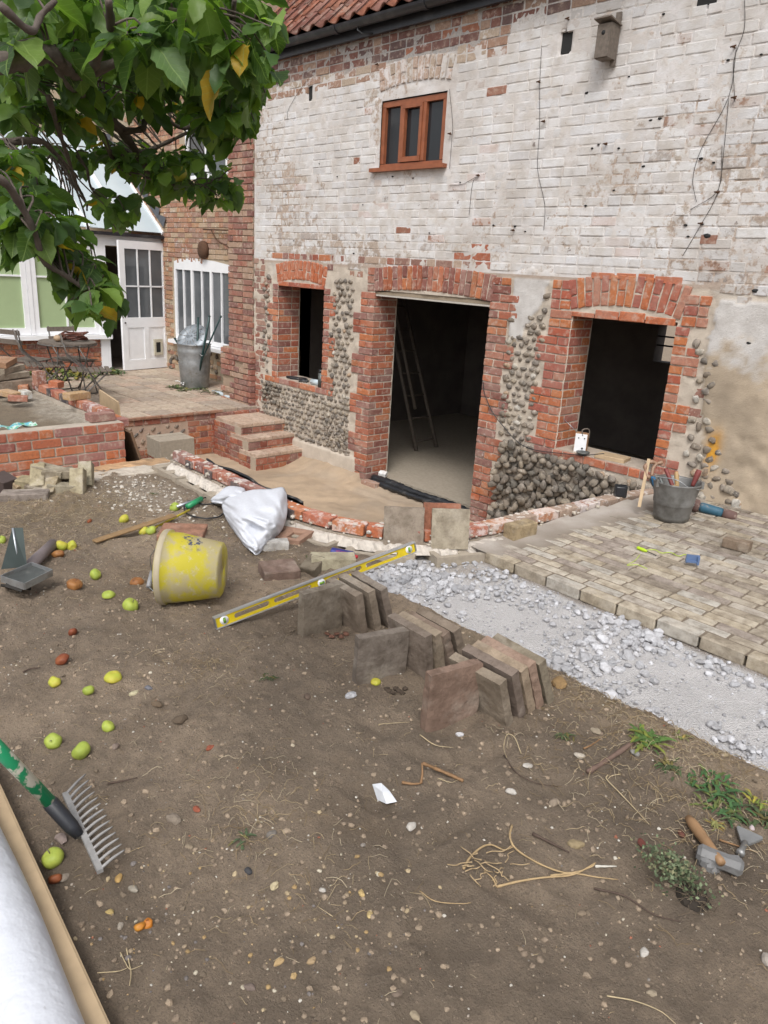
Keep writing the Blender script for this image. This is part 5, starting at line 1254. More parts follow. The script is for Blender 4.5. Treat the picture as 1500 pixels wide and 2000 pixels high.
m = MB(); m.lathe([(.001, .005), (.04, .004), (.055, .02), (.06, .03), (.052, .028), (.001, .018)], 18); o = m.build('dish', M['steel'], loc=(-3.30 - .05, 5.60, zs2)); props(o, 'small grey dish in front of the radio on the sill', 'dish')
m = MB(); q = ico(2); k = 1 + .25 * np.sin(q[0][:, 0] * 6) * np.cos(q[0][:, 1] * 5)
for (x, y, a) in [(-7.62, 5.68, .3), (-7.47, 5.70, -.4)]: m.add((q[0] * k[:, None] * np.array([.13, .06, .022])) @ np.array(Euler((0, 0, a)).to_matrix()).T + np.array([x, y, -1.375]), q[1], smooth=True)
for i in range(5): m.tube([(-7.5 + i * .02, 5.66, -1.375), (-7.42 + i * .025, 5.6 + .01 * i, -1.38)], .011, 6)
o = m.build('work_gloves', M['black']); props(o, 'crumpled black work gloves on the far window sill', 'gloves')
m = MB(); m.tube([(-7.22, 5.64, -1.36), (-7.08, 5.66, -1.36), (-7.06, 5.66, -1.36)], [.036, .036, .014], 14); o = m.build('plastic_bottle', M['skyglass']); props(o, 'clear plastic bottle lying on the far window sill', 'bottle')
fk = thing('vacuum_flask', 'blue grey flask standing at the right end of the far window sill', 'flask', (-7.02, 5.62, -1.397))
m = MB(); m.lathe([(.001, 0), (.036, 0), (.036, .17), (.001, .17)], 18); m.build('body', M['steel'], fk); m = MB(); m.lathe([(.001, .171), (.03, .171), (.03, .21), (.001, .21)], 18); m.build('cap', M['gutter'], fk)
# black box on the curved wall
p = Vector((-2.66, 5.0, TOPC)); q = G(1210, 970, TOPC)
bx = thing('site_lamp', 'small square black lamp box standing on the curved wall by the pail', 'lamp', (q.x, q.y, TOPC), Euler((0, 0, rad(38))))
m = MB(); me = piece_mesh('body', M['black'], 3, dims=(.085, .04, .085)); o = link('body', me, bx, (0, 0, .045), None, (.09, .045, .09)); o = link('lens', piece_mesh('lens', M['gutter'], 4, dims=(.07, .01, .07)), bx, (0, -.025, .045), None, (.07, .01, .07))

# ------------------------------------------------ pail of tools
q = G(1309, 1021, -1.58); pz_ = pz(q.y); q = G(1309, 1012, pz_)
PQ = Vector((q.x, q.y, pz_)); pail = thing('metal_pail', 'dented grey galvanised pail full of hand tools on the brick paving', 'pail', PQ)
m = MB(); m.lathe([(.001, .012), (.108, .01), (.112, 0), (.118, .0), (.122, .03), (.133, .115), (.138, .12), (.135, .128), (.14, .138), (.137, .145), (.158, .262), (.164, .27), (.160, .276), (.153, .262), (.132, .12), (.113, .02), (.001, .02)], 40)
pm_ = N('pail_zinc'); pm_.base(pm_.mix(pm_.ramp(pm_.noise(9, 5, .6), .35, .7), (.24, .24, .235, 1), (.12, .115, .105, 1))); pm_.b.inputs['Metallic'].default_value = .45; pm_.rough(.55); pm_.bump(pm_.noise(12, 4), .3, .01)
V = np.concatenate(m.v); m.v = [V * (1 + .012 * np.sin(np.arctan2(V[:, 1], V[:, 0]) * 3)[:, None] * np.array([1, 1, 0]))]; m.c = [np.concatenate(m.c)]
m.build('body', pm_.m, pail)
e = Vector((RT.x, RT.y, 0)).normalized(); f_ = Vector((-e.y, e.x, 0))
for s in (-1, 1):
    a = e * (.155 * s) + Vector((0, 0, .265)) - f_ * .05; m = MB(); m.box(a, (.02, .03, .05), rot=Euler((0, 0, math.atan2(e.y, e.x)))); m.build('ear', pm_.m, pail)
ha, hb_ = -e * .16 + Vector((0, 0, .29)) + f_ * .03, e * .12 - f_ * .12 + Vector((0, 0, .25)); m = MB(); m.tube(ctrl([ha, (ha * .6 + hb_ * .4) - f_ * .06 + Vector((0, 0, .03)), (ha * .3 + hb_ * .7) - f_ * .05 + Vector((0, 0, -.0)), hb_], 6), .0042, 6); m.build('handle', M['galv'], pail)
def tool(name, px0, py0, px1, py1, r, mat, label, cat='tool', d0=0, d1=0, seg=10, prof=None):
    base = PQ.length; k_ = (PQ + Vector((0, 0, .2))).length
    a = AT(px0, py0, k_ + d0); b = AT(px1, py1, k_ + d1); m_ = MB(); n_ = 6; pts_ = [a.lerp(b, i / n_) for i in range(n_ + 1)]; rr_ = prof or [r] * (n_ + 1); m_.tube(pts_, rr_, seg); o_ = m_.build(name, mat); return props(o_, label, cat)
WH = simple('tool_handle', (.42, .28, .13, 1), .5, 0, .3, 20, .1); RH = simple('red_handle', (.20, .045, .04, 1), .6, 0, .4, 20, .1); BH = simple('blue_grip', (.03, .16, .33, 1), .5)
tool('hammer_handle', 1300, 915, 1318, 960, .014, RH, 'red painted hammer shaft rising from the grey pail', 'hammer', .0, -.02)
tool('chisel', 1321, 921, 1323, 962, .016, WH, 'turned wooden chisel handle standing upright in the grey pail', 'chisel', .0, .0, prof=[.010, .017, .016, .015, .014, .014, .013])
tool('chisel', 1317, 947, 1318, 965, .014, WH, 'short wooden chisel handle low at the front of the grey pail', 'chisel', -.06, -.06)
tool('hammer_handle', 1366, 918, 1352, 950, .02, RH, 'thick red handle sticking out over the right rim of the grey pail', 'hammer', .03, .03, prof=[.017, .021, .02, .019, .016, .014, .013])
tool('pliers', 1275, 930, 1279, 948, .015, BH, 'blue tool grip at the left rim of the grey pail', 'pliers', -.02, -.02)
tool('trowel', 1288, 932, 1298, 955, .013, M['steel'], 'steel tool shank leaning inside the grey pail', 'trowel', .0, -.03)
k_ = (PQ + Vector((0, 0, .2))).length
sawp = AT(1276, 917, k_ + .02); hs_ = thing('hand_saw', 'hand saw with open brown wooden handle in the grey pail', 'saw', sawp, frame_rot(RT, UP * .9 + FW * .1).to_4x4().to_euler())
m = MB(); th = [(.0 + .045 * math.cos(a) * (1 + .15 * math.cos(2 * a)), .055 * math.sin(a)) for a in np.linspace(.5, 5.6, 14)]
pts_ = ctrl([(.068, 0, .052), (.03, 0, .045), (-.01, 0, .055), (-.05, 0, .035), (-.056, 0, -.0), (-.04, 0, -.05), (-.0, 0, -.065)], 5); m.tube(pts_, [.012 + .004 * math.sin(i * .8) for i in range(len(pts_))], 8); m.tube(ctrl([(.03, 0, .045), (.0, 0, .01), (-.015, 0, -.05)], 4), .012, 8); m.build('handle', M['saddle'] if 'saddle' in M else simple('saw_handle', (.28, .17, .11, 1), .5), hs_)
m = MB(); m.box((.03, 0, -.14), (.06, .003, .2), rot=Euler((0, rad(-25), 0))); m.build('blade', M['steel'], hs_)
a, b = AT(1248, 897, k_ + .02), AT(1268, 990, k_ - .04); m = MB(); m.box((a + b) / 2, (.022, .014, (a - b).length), rot=frame_rot(Vector((1, .4, 0)), a - b).to_4x4()); o = m.build('wooden_lath', M['timber']); props(o, 'split wooden lath propped upright against the grey pail', 'lath')
# grinder
ga, gb = G(1368, 990, pz(5.0) + .05), G(1415, 1003, pz(4.9) + .035)
gr = thing('angle_grinder', 'dusty blue and grey angle grinder lying beside the grey pail', 'grinder', (ga + gb) / 2, frame_rot(gb - ga, Vector((0, 0, 1))).to_4x4().to_euler())
BL = simple('blue_body', (.03, .11, .17, 1), .6, 0, .5, 12, .1, (.3, .24, .2, 1), 14, .5); DU_ = simple('dusty_body', (.13, .075, .065, 1), .8, 0, .4, 12, .1, (.32, .24, .2, 1), 18, .5)
m = MB(); m.tube([(-.155, 0, 0), (-.15, 0, 0), (-.10, 0, 0), (-.09, 0, 0)], [.03, .045, .048, .034], 16); m.build('battery_end', DU_, gr)
m = MB(); m.tube([(-.09, 0, 0), (-.07, 0, .0), (.05, 0, 0), (.07, 0, 0)], [.03, .036, .034, .03], 16); m.build('body', BL, gr)
m = MB(); m.tube([(.07, 0, 0), (.10, 0, .0), (.155, 0, 0), (.165, 0, 0)], [.034, .038, .034, .02], 16); m.build('gear_head', DU_, gr)
m = MB(); m.tube([(.125, .0, -.035), (.125, -.0, -.05)], .02, 12); m.lathe([(.001, 0), (.03, .004), (.058, .0), (.058, .004), (.001, .008)], 24)
m.v[-1] = m.v[-1] + np.array([.13, -.01, -.055]); m.build('disc', M['steel'], gr)
# screwdriver, string, blue block, loose bricks on the paving
def on_pav(x, y, up=0): 
    p = G(x, y, -1.58)
    for _ in range(4): p = G(x, y, pz(p.y) + up)
    return p
sa, sb, sc_ = on_pav(1244, 1069, .014), on_pav(1264, 1077, .012), on_pav(1282, 1085, .006)
sd_ = thing('screwdriver', 'lime yellow handled screwdriver lying on the brick paving', 'screwdriver', sa)
LY = simple('lime_grip', (.42, .60, .02, 1), .4, 0, .1, 20, 0); m = MB(); d = sb - sa; m.tube([d * t for t in (0, .12, .3, .6, .9, 1)], [.006, .0115, .010, .0115, .008, .005], 10); m.build('grip', LY, sd_)
m = MB(); m.tube([d, sc_ - sa], .003, 6); m.build('shaft', M['iron'], sd_)
m = MB(); m.tube(ctrl([on_pav(x, y, .005) for x, y in [(1264, 1074), (1280, 1074), (1292, 1080), (1310, 1079), (1325, 1086), (1338, 1083), (1348, 1090)]], 5), .0022, 5); m.tube(ctrl([on_pav(x, y, .005) for x, y in [(1250, 1083), (1240, 1095), (1225, 1104), (1245, 1103), (1264, 1111)]], 5), .0018, 5); o = m.build('string_line', LY); props(o, 'yellow green string line trailing over the paving between screwdriver and blue block', 'string')
bk = on_pav(1352, 1096, .03); o_ = thing('line_block', 'small blue plastic line block on the paving bricks', 'block', bk, Euler((0, 0, rad(35))))
BB = simple('blue_plastic', (.10, .16, .30, 1), .45, 0, .2, 30, .05)
for (x, y, z, a, b, c) in [(0, 0, 0, .075, .035, .012), (0, 0, .022, .075, .012, .035), (.03, 0, .01, .012, .045, .05), (-.03, .012, .005, .01, .02, .04)]: m = MB(); m.box((x, y, z), (a, b, c)); m.build('block_side', BB, o_)
def brick_between(x0, y0, x1, y1, gz, d, label, col, mesh=None, lean=0, name='loose_brick', cat='brick', up=0, group=None):
    a = gz(x0, y0); b = gz(x1, y1); t = (b - a); ang = math.atan2(t.y, t.x); L = d[0]
    c = a + t.normalized() * L / 2; nn = Vector((-t.y, t.x, 0)).normalized()
    o_ = link(name, mesh or R.choice(PAV), None, c + nn * (d[1] / 2) * math.cos(lean) + Vector((0, 0, d[2] / 2 * math.cos(lean) + up)) + nn * math.sin(lean) * d[2] / 2, (Matrix.Rotation(ang, 4, 'Z') @ Matrix.Rotation(-lean, 4, 'X')).to_euler(), d, col); return props(o_, label, cat, group)
brick_between(1003, 1059, 1053, 1047, lambda x, y: G(x, y, -1.61), (.215, .10, .1), 'buff brick stood on edge against the curved wall at the paving corner', (.36, .28, .17, 1))
brick_between(1408, 1068, 1441, 1077, on_pav, (.16, .09, .062), 'small brown brick lying alone on the far paving', (.24, .18, .13, 1))

# ================================================================== THINGS IN THE GARDEN
gs = lambda x, y: GS(x, y)
SLABC = [(.24, .19, .145), (.28, .225, .17), (.22, .175, .14), (.30, .24, .175), (.23, .17, .13)]
def slab_mesh(name, mat, seed, n=8):
    import bmesh
    bm = bmesh.new(); bmesh.ops.create_cube(bm, size=1); bmesh.ops.subdivide_edges(bm, edges=[e_ for e_ in bm.edges if abs((e_.verts[0].co - e_.verts[1].co).y) < .5], cuts=n, use_grid_fill=True)
    for v in bm.verts:
        c = v.co; ex = max(0, abs(c.x) - .44) / .06; ez = max(0, abs(c.z) - .44) / .06; e_ = max(ex, ez)
        nz1 = fb(c.x * 3 + seed * 7, c.z * 3 + c.y, 2.2, 3, seed); nz2 = fb(c.x * 5 + c.y * 3, c.z * 5 + seed * 3, 3, 2, seed + 3)
        c.y *= 1 + .22 * nz1 - .16 * e_ * (.5 + nz2); c.x *= 1 - .03 * ex * abs(nz2) * 3; c.z *= 1 - .03 * ez * abs(nz1) * 3
        if ex > .5 and ez > .5: s_ = max(0, random.Random(seed * 9 + (c.x > 0) * 3 + (c.z > 0)).random() - .45) * .09; c.x *= 1 - s_; c.z *= 1 - s_
    me = D.meshes.new(name); bm.to_mesh(me); bm.free(); me.materials.append(mat); return me
SL = [slab_mesh('clay_slab', M['slab'], 80 + i) for i in range(6)]
def slab(c0, dirv, th, lean, col, label, L=.225, H=.225, side=1, group=None, roll=0, name='clay_slab'):
    # c0: near bottom corner; dirv: direction of its bottom edge; side: which way thickness runs; lean about the bottom edge
    t = Vector((dirv[0], dirv[1], 0)).normalized(); nn = Vector((-t.y, t.x, 0)) * side
    Rm = Matrix(((t.x, -t.y, 0, 0), (t.y, t.x, 0, 0), (0, 0, 1, 0), (0, 0, 0, 1))) @ Matrix.Rotation(lean, 4, 'X') @ Matrix.Rotation(roll, 4, 'Y')
    c = Vector(c0) + (Rm @ Vector((L / 2, side * th / 2, H / 2 - .006)))
    o_ = link(name, R.choice(SL), None, c, Rm.to_euler(), (L, th, H), tuple(col) + (1,)); return props(o_, label, 'slab', group)
def c3(p): return Vector((p[0], p[1], soil_top(p[0], p[1]) - .004))
GRP = 'clay slabs propped up in rows on the soil'
slab(c3((-2.375, 1.843)), (0.02, 1), .045, rad(1), (.23, .19, .145), 'square dark clay slab standing alone at the front of the far left slab row', side=1, group=GRP, L=.228)
lab1 = ['first slab leaning behind the front one in the far left row', 'second leaning slab of the far left row, with a broken corner', 'third leaning slab of the far left row, closest to the white gravel']
for i, (x, y) in enumerate([(-2.247, 2.085), (-2.225, 2.150), (-2.215, 2.225)]): slab(c3((x, y)), (-1, .03 + .03 * i), .040, rad(-13 - 2 * i), SLABC[i], lab1[i], side=-1, group=GRP, L=.235, roll=(R.random() - .5) * .05)
slab(c3((-1.952, 1.790)), (.30, .95), .042, rad(3), (.21, .175, .145), 'square grey clay slab standing at the front of the middle slab row above the yellow apple half', side=1, group=GRP, L=.23)
lab2 = ['first slab leaning behind the front one in the middle row', 'second leaning slab of the middle row', 'third leaning slab of the middle row', 'fourth leaning slab of the middle row, nearest the gravel']
for i, (x, y, l) in enumerate([(-1.78, 2.03, 9), (-1.765, 2.09, 13), (-1.75, 2.15, 20), (-1.745, 2.215, 22)]): slab(c3((x, y)), (-1, .05), .042, rad(-l), SLABC[(i + 2) % 5], lab2[i], side=-1, group=GRP, L=.235)
slab(c3((-1.545, 1.775)), (.22, .97), .040, rad(2), (.24, .16, .12), 'reddish brown clay slab with an orange edge at the front of the nearest slab row', side=1, group=GRP, L=.24, H=.25)
lab3 = ['thick grey brown slab first behind the reddish front slab', 'dark slab with a scratched edge, second behind the reddish front slab', 'pale sandy slab in the middle of the nearest leaning row', 'pinkish slab fourth in the nearest leaning row', 'olive brown slab at the gravel end of the nearest leaning row']
for i, (x, y, l, c) in enumerate([(-1.375, 2.045, 20, (.27, .22, .165)), (-1.365, 2.105, 21, (.20, .155, .125)), (-1.36, 2.16, 22, (.36, .28, .2)), (-1.355, 2.205, 23, (.32, .22, .165)), (-1.35, 2.27, 24, (.26, .22, .16))]): slab(c3((x, y)), (-1, .02 * i), .042, rad(-l), c, lab3[i], side=-1, group=GRP, L=.25, H=.24)
# slabs against the curved wall
p = G(748, 1066, -1.615); slab(p, (.62, .78), .03, rad(-12), (.28, .23, .18), 'brown square slab leaning on the curved wall, left of the pair', side=1, L=.25, H=.25, group=GRP)
p = G(841, 1070, -1.61); slab(p, (.62, .78), .035, rad(-10), (.38, .33, .25), 'pale mottled square slab leaning on the curved wall, front of the pair', side=1, L=.235, H=.25, group=GRP)
p = G(832, 1064, -1.61); slab(p + Vector((-.035, -.0, 0)), (.62, .78), .03, rad(-10), (.36, .15, .09), 'red clay slab sandwiched behind the pale mottled slab at the curved wall', side=1, L=.235, H=.26, group=GRP)
# yellow bucket
def bucket_mat():
    k = N('yellow_plastic'); c = k.mix(k.ramp(k.noise(9, 6, .65), .42, .6), (.50, .43, .03, 1), (.42, .36, .2, 1)); c = k.mix(k.ramp(k.noise(24, 6, .7), .55, .68, 0, .7), c, (.5, .46, .33, 1))
    tc = k.n('ShaderNodeTexCoord'); g = k.vor(1, vec=tc.outputs['Object']); k.base(c); k.rough(.5); k.bump(k.noise(30, 5), .15, .003); return k, c
kk, cy_ = bucket_mat()
tc_ = kk.n('ShaderNodeTexCoord'); sx = kk.n('ShaderNodeSeparateXYZ'); kk.l(tc_.outputs['Object'], sx.inputs[0])
nz_ = kk.noise(46, 4, .6); band = kk.math('MULTIPLY', kk.ramp(sx.outputs['Z'], .09, .10), kk.ramp(sx.outputs['Z'], .185, .175)); side_ = kk.math('MULTIPLY', kk.ramp(sx.outputs['X'], .0, .02), kk.ramp(sx.outputs['Y'], .09, .05))
kk.base(kk.mix(kk.math('MULTIPLY', kk.math('MULTIPLY', band, side_), kk.ramp(nz_, .52, .58)), cy_, (.06, .07, .12, 1))); M['yellow'] = kk.m
ra, rb = GS(322, 1172), GS(424, 1177)
ax = (Vector((rb.x, rb.y, rb.z + .116)) - Vector((ra.x, ra.y, ra.z + .178))); ax.normalize()
sidev = ax.cross(Vector((0, 0, 1))).normalized()
bu = thing('plastic_bucket', 'scuffed yellow builder bucket tipped on its side on the soil', 'bucket', Vector((ra.x, ra.y, ra.z + .178)), frame_rot(Vector((0, 0, 1)), ax).to_4x4().to_euler())
bu.scale = (1.1, 1.1, 1.1)
m = MB(); m.lathe([(.158, 0), (.166, .0), (.166, .028), (.158, .03), (.155, .08), (.1535, .082), (.122, .255), (.112, .262), (.001, .262), (.001, .257), (.110, .254), (.118, .245), (.152, .03), (.152, 0), (.158, 0)], 48); m.build('body', M['yellow'], bu)
m = MB(); m.lathe([(.1665, .002), (.1685, .004), (.1685, .026), (.1665, .028)], 48); m.build('rim', simple('dirty_rim', (.42, .36, .25, 1), .6, 0, .3, 12, .1), bu)
hp0 = AT(351, 1050, Vector(ra).length - .02); loc = bu.matrix_basis.inverted()
W0 = [Vector((ra.x, ra.y, ra.z + .3)), GS(300, 1125, .12), GS(291, 1150, .05), GS(290, 1142, .02), GS(302, 1168, .03), GS(312, 1166, .03)]
g0, g1 = GS(297, 1117, .055), GS(290, 1146, .035)
bm_ = Matrix.LocRotScale(bu.location, bu.rotation_euler, Vector((1.1, 1.1, 1.1))).inverted()
m = MB(); m.tube([bm_ @ q for q in ctrl([Vector((ra.x, ra.y, ra.z + .31)), (Vector((ra.x, ra.y, ra.z + .31)) + g0) / 2 - Vector((.03, .02, .0)), g0], 5)], .0022, 5); m.tube([bm_ @ q for q in ctrl([g1, (g1 + ra) / 2 + Vector((0, 0, -.0)), Vector((ra.x, ra.y, ra.z + .03))], 5)], .0022, 5); m.build('wire_handle', M['galvb'], bu)
m = MB(); m.tube([bm_ @ g0, bm_ @ g1], .011, 10); m.build('grip', simple('grey_grip', (.28, .28, .29, 1), .5), bu)
# spirit level
la = GS(422, 1229, .0); lb_ = G(812, 1078, -1.43)
u = (lb_ - la).normalized(); LL = (lb_ - la).length
back = Vector((FW.x, FW.y, 0)).normalized(); v_ = (Vector((0, 0, 1)) - u * u.z).normalized(); n_ = u.cross(v_)
v_ = (v_ + back * .25).normalized(); v_ = (v_ - u * u.dot(v_)).normalized()
lv = thing('spirit_level', 'long yellow spirit level with silver edges propped on stones across the soil', 'spirit level', la, frame_rot(u, v_).to_4x4().to_euler())
YL = simple('yellow_enamel', (.66, .50, .015, 1), .35, 0, .25, 20, .03, (.35, .3, .15, 1), 26, .66); SVM = simple('silver_edge', (.50, .50, .50, 1), .4, .5, .2, 20, .05)
Hh = .06
m = MB(); m.box((LL / 2, 0, Hh - .004), (LL, .024, .008)); m.build('top_edge', SVM, lv); m = MB(); m.box((LL / 2, 0, .0025), (LL, .024, .005)); m.build('bottom_edge', SVM, lv)
for x in (.002, LL - .002): m = MB(); m.box((x, 0, Hh / 2), (.005, .022, Hh - .014)); m.build('end_cap', M['galv'], lv)
slots = [(.105, .30), (.33, .47), (.66 - .0, .82), (.84, .98)]
slots = [(s0 / 1.2 * LL, s1 / 1.2 * LL) for s0, s1 in [(.10, .29), (.315, .53), (.645, .84), (.865, 1.08)]]
m = MB(); segs = [.006] + [q for s in slots for q in s] + [LL - .006]
for a in range(0, len(segs), 2): m.box(((segs[a] + segs[a + 1]) / 2, 0, Hh / 2 - .0015), (segs[a + 1] - segs[a], .012, Hh - .0135))
for s0, s1 in slots:
    rr_ = .0125; zc_ = Hh / 2 - .0015; z0_, z1_ = .0055, Hh - .0085
    for sg, (za, zb) in ((-1, (z0_, zc_)), (1, (zc_, z1_))):
        ed = z0_ if sg < 0 else z1_; n6 = 8
        top_ = []
        for i in range(n6 + 1): a = math.pi / 2 * i / n6; top_.append((s0 + rr_ - rr_ * math.cos(a), zc_ + sg * rr_ * math.sin(a)))
        for i in range(n6 + 1): a = math.pi / 2 * (1 - i / n6); top_.append((s1 - rr_ + rr_ * math.cos(a), zc_ + sg * rr_ * math.sin(a)))
        for (xa, za_), (xb, zb_) in zip(top_, top_[1:]):
            q = [(xa, za_), (xb, zb_), (xb, ed), (xa, ed)]; m.prism(q if sg > 0 else q[::-1], -.006, .006)
m.build('web', YL, lv)
GV = simple('green_vial', (.16, .32, .03, 1), .15)
for x in (.045, LL * .49, LL - .045):
    m = MB(); m.tube([(x, -.009, Hh / 2), (x, .009, Hh / 2)], .021, 20); m.build('vial_mount', M['white'], lv); m = MB(); m.tube([(x - .012, -.0105, Hh / 2), (x + .012, -.0105, Hh / 2)], .0065, 8) if x < LL * .6 and x > .1 else m.tube([(x, -.0105, Hh / 2 - .012), (x, -.0105, Hh / 2 + .012)], .0065, 8); m.build('vial', GV, lv)
# spray can
ca, cb = GS(648, 1078, .03), GS(682, 1091, .028); cd = (cb - ca).normalized()
sp = thing('spray_can', 'blue and silver spray can with red cap lying by the block wall', 'spray can', ca, frame_rot(Vector((0, 0, 1)), cd).to_4x4().to_euler())
k = N('can_print'); t_ = k.n('ShaderNodeTexCoord'); s_ = k.n('ShaderNodeSeparateXYZ'); k.l(t_.outputs['Object'], s_.inputs[0]); k.base(k.mix(k.ramp(s_.outputs['X'], -.002, .0), (.42, .42, .46, 1), (.035, .04, .20, 1))); k.rough(.3); k.b.inputs['Metallic'].default_value = .3
m = MB(); m.lathe([(.001, .004), (.026, 0), (.029, .004), (.028, .008), (.028, .125), (.029, .128), (.022, .14), (.012, .146), (.001, .146)], 28); m.build('body', k.m, sp)
m = MB(); m.lathe([(.001, .165), (.009, .165), (.0115, .146), (.001, .146)], 14); m.build('cap', simple('red_cap', (.5, .03, .04, 1), .35), sp)
def flat_text(body, size, mat, parent, name, place_fn):
    cu = D.curves.new(name, 'FONT'); cu.body = body; cu.size = size; cu.align_x = 'CENTER'; cu.align_y = 'CENTER'; cu.resolution_u = 3
    t = D.objects.new(name, cu); COL.objects.link(t); dg = bpy.context.evaluated_depsgraph_get(); me = D.meshes.new_from_object(t.evaluated_get(dg)); D.objects.remove(t); D.curves.remove(cu)
    for v in me.vertices: v.co = place_fn(v.co.x, v.co.y)
    me.materials.clear(); me.materials.append(mat); return link(name, me, parent)
def cyl_place(th0): return lambda x, y: Vector((.0288 * math.cos(th0 + y / .0288), .0288 * math.sin(th0 + y / .0288), .068 + x))
tocam = bu.location; cdir = (-Vector(sp.location)).normalized(); lr = Matrix.LocRotScale(None, sp.rotation_euler, None).inverted() @ cdir; th0 = math.atan2(lr.y, lr.x)
flat_text('WD-40', .030, simple('yellow_print', (.7, .6, .05, 1), .4), sp, 'lettering', cyl_place(th0 + .35))
flat_text('MULTI-USE', .014, simple('red_print', (.5, .04, .04, 1), .4), sp, 'lettering', cyl_place(th0 - .45))
# fleece
def lattice(rows, nu=10, nv=10):
    rows = [[Vector(p) for p in r] for r in rows]; cols = [ctrl(r, nu) for r in rows]; out = []
    for j in range(len(cols[0])): out.append(ctrl([c[j] for c in cols], nv))
    return out
def cloth(name, rows, label, cat, mat, fold=.008, th=.0015, seed=0, solid=True):
    g = lattice(rows); a, b = len(g), len(g[0]); v = []
    for i in range(a):
        for j in range(b):
            p = g[i][j]; n = fb(i * .21 + seed, j * .17, 1, 3, 5) * 2; nn = -p.normalized(); q2 = abs(fb(i * .10 + seed, j * .13, 1, 2, 9)) + abs(fb(j * .16 - i * .07 + seed, i * .05, 1, 2, 19)); p = p + nn * (fold * n * .5 - fold * 4.2 * q2 + fold * .9); v.append(p[:])
    f = [(i * b + j, (i + 1) * b + j, (i + 1) * b + j + 1, i * b + j + 1) for i in range(a - 1) for j in range(b - 1)]
    m = MB(); m.add(v, f, smooth=True); o = m.build(name, mat); md = o.modifiers.new('thick', 'SOLIDIFY'); md.thickness = th; return props(o, label, cat)
dW = lambda x, y, z: G(x, y, z)
rows = [[dW(478, 960, -1.50), dW(500, 956, -1.46), dW(530, 955, -1.45), dW(552, 952, -1.46), dW(560, 965, -1.49)],
        [dW(445, 972, -1.52), dW(480, 975, -1.44), dW(520, 985, -1.42), dW(545, 990, -1.44), dW(561, 1000, -1.52)],
        [dW(434, 985, -1.56), dW(465, 1000, -1.47), dW(500, 1008, -1.44), dW(535, 1018, -1.46), dW(553, 1030, -1.56)],
        [dW(438, 1005, -1.60), dW(460, 1020, -1.52), dW(495, 1030, -1.49), dW(525, 1040, -1.52), dW(540, 1048, -1.60)],
        [dW(456, 1038, -1.62), dW(470, 1050, -1.58), dW(490, 1062, -1.56), dW(510, 1068, -1.58), dW(524, 1062, -1.62)],
        [dW(470, 1058, -1.64), dW(478, 1066, -1.62), dW(492, 1078, -1.61), dW(502, 1084, -1.62), dW(516, 1070, -1.64)]]
cloth('fleece_sheet', rows, 'large crumpled sheet of white fleece draped over the curved brick wall', 'fleece', M['fleece'], .036)
rows = [[dW(425, 965, -1.58), dW(445, 950, -1.54), dW(475, 953, -1.53), dW(480, 965, -1.55)], [dW(412, 975, -1.6), dW(440, 965, -1.52), dW(465, 968, -1.50), dW(478, 975, -1.56)], [dW(415, 983, -1.63), dW(440, 985, -1.6), dW(455, 988, -1.6), dW(462, 985, -1.62)]]
cloth('fleece_scrap', rows, 'small crumpled piece of white fleece lying left of the large white sheet', 'fleece', M['fleece'], .03, seed=5)
# stones/tiles around
def lump(name, px, py, d, rz, col, label, cat, up=0, tilt=0, mesh=None, group=None):
    p = GS(px, py); o = link(name, mesh or R.choice(SL), None, (p.x, p.y, p.z + d[2] * .4 + up), Euler((tilt, 0, rz)), d, tuple(col) + (1,)); return props(o, label, cat, group)
SLF = [piece_mesh('slab_piece', M['slab'], 90 + i, dims=(.2, .15, .05)) for i in range(3)]
lump('clay_tile', 357, 1045, (.27, .24, .04), rad(52), (.33, .17, .11), 'flat red clay tile lying on the soil behind the yellow bucket', 'tile', mesh=SLF[0])
lump('brick_fragment', 545, 1122, (.20, .15, .06), rad(70), (.22, .15, .12), 'broken purple brown brick piece on the soil left of the spirit level', 'brick', tilt=.1, mesh=SLF[1])
lump('stone_block', 650, 1105, (.25, .12, .07), rad(55), (.42, .38, .27), 'pale greenish stone block under the middle of the spirit level', 'stone', mesh=SLF[2])
lump('stone_block', 612, 1118, (.10, .12, .08), rad(20), (.18, .15, .11), 'small dark stone beside the pale block under the spirit level', 'stone', tilt=.4, mesh=SLF[0])
lump('mortar_lump', 530, 1072, (.20, .075, .06), rad(62), (.55, .54, .52), 'white broken mortar bar lying below the fleece sheet', 'mortar', mesh=SLF[1])
p = G(572, 1062, -1.66); hollow_block(None, (-3.56, 2.60, -1.70), rad(28), .3, .215, .2, label='reddish hollow concrete block jutting out at the foot of the curved wall', mat=simple('red_block', (.33, .2, .14, 1), .95, 0, .3, 30, .5))
props(bpy.context.scene.objects[-1] if False else D.objects[[o.name for o in D.objects if o.get('label', '').startswith('reddish hollow')][0]], None, 'block')
a, b = GS(184, 1058, .012), GS(341, 1006, .05); m = MB(); me = piece_mesh('wooden_lath', M['oldwood'] if 'oldwood' in M else simple('old_wood', (.27, .17, .08, 1), .8, 0, .5, 20, .3), 5, dims=((b - a).length, .05, .016)); o = link('wooden_lath', me, None, (a + b) / 2, frame_rot(b - a, Vector((0, 0, 1))).to_4x4().to_euler(), ((b - a).length, .048, .016)); props(o, 'old brown wooden lath lying across the soil left of the clay tile', 'lath')
pm2 = thing('hand_pump', 'yellow and grey tube with green clip and black hose lying in the soil', 'pump', GS(283, 1040, .01))
O = pm2.location
def tb_(name, pts, r, mat, seg=8): m = MB(); m.tube([GS(x, y, z) - O for x, y, z in pts], r, seg); m.build(name, mat, pm2)
tb_('yellow_tube', [(282, 1041, .012), (370, 996, .03)], .0075, simple('yellow_tube', (.62, .5, .03, 1), .4)); tb_('grey_tube', [(345, 990, .03), (395, 972, .04)], .011, M['galvb'])
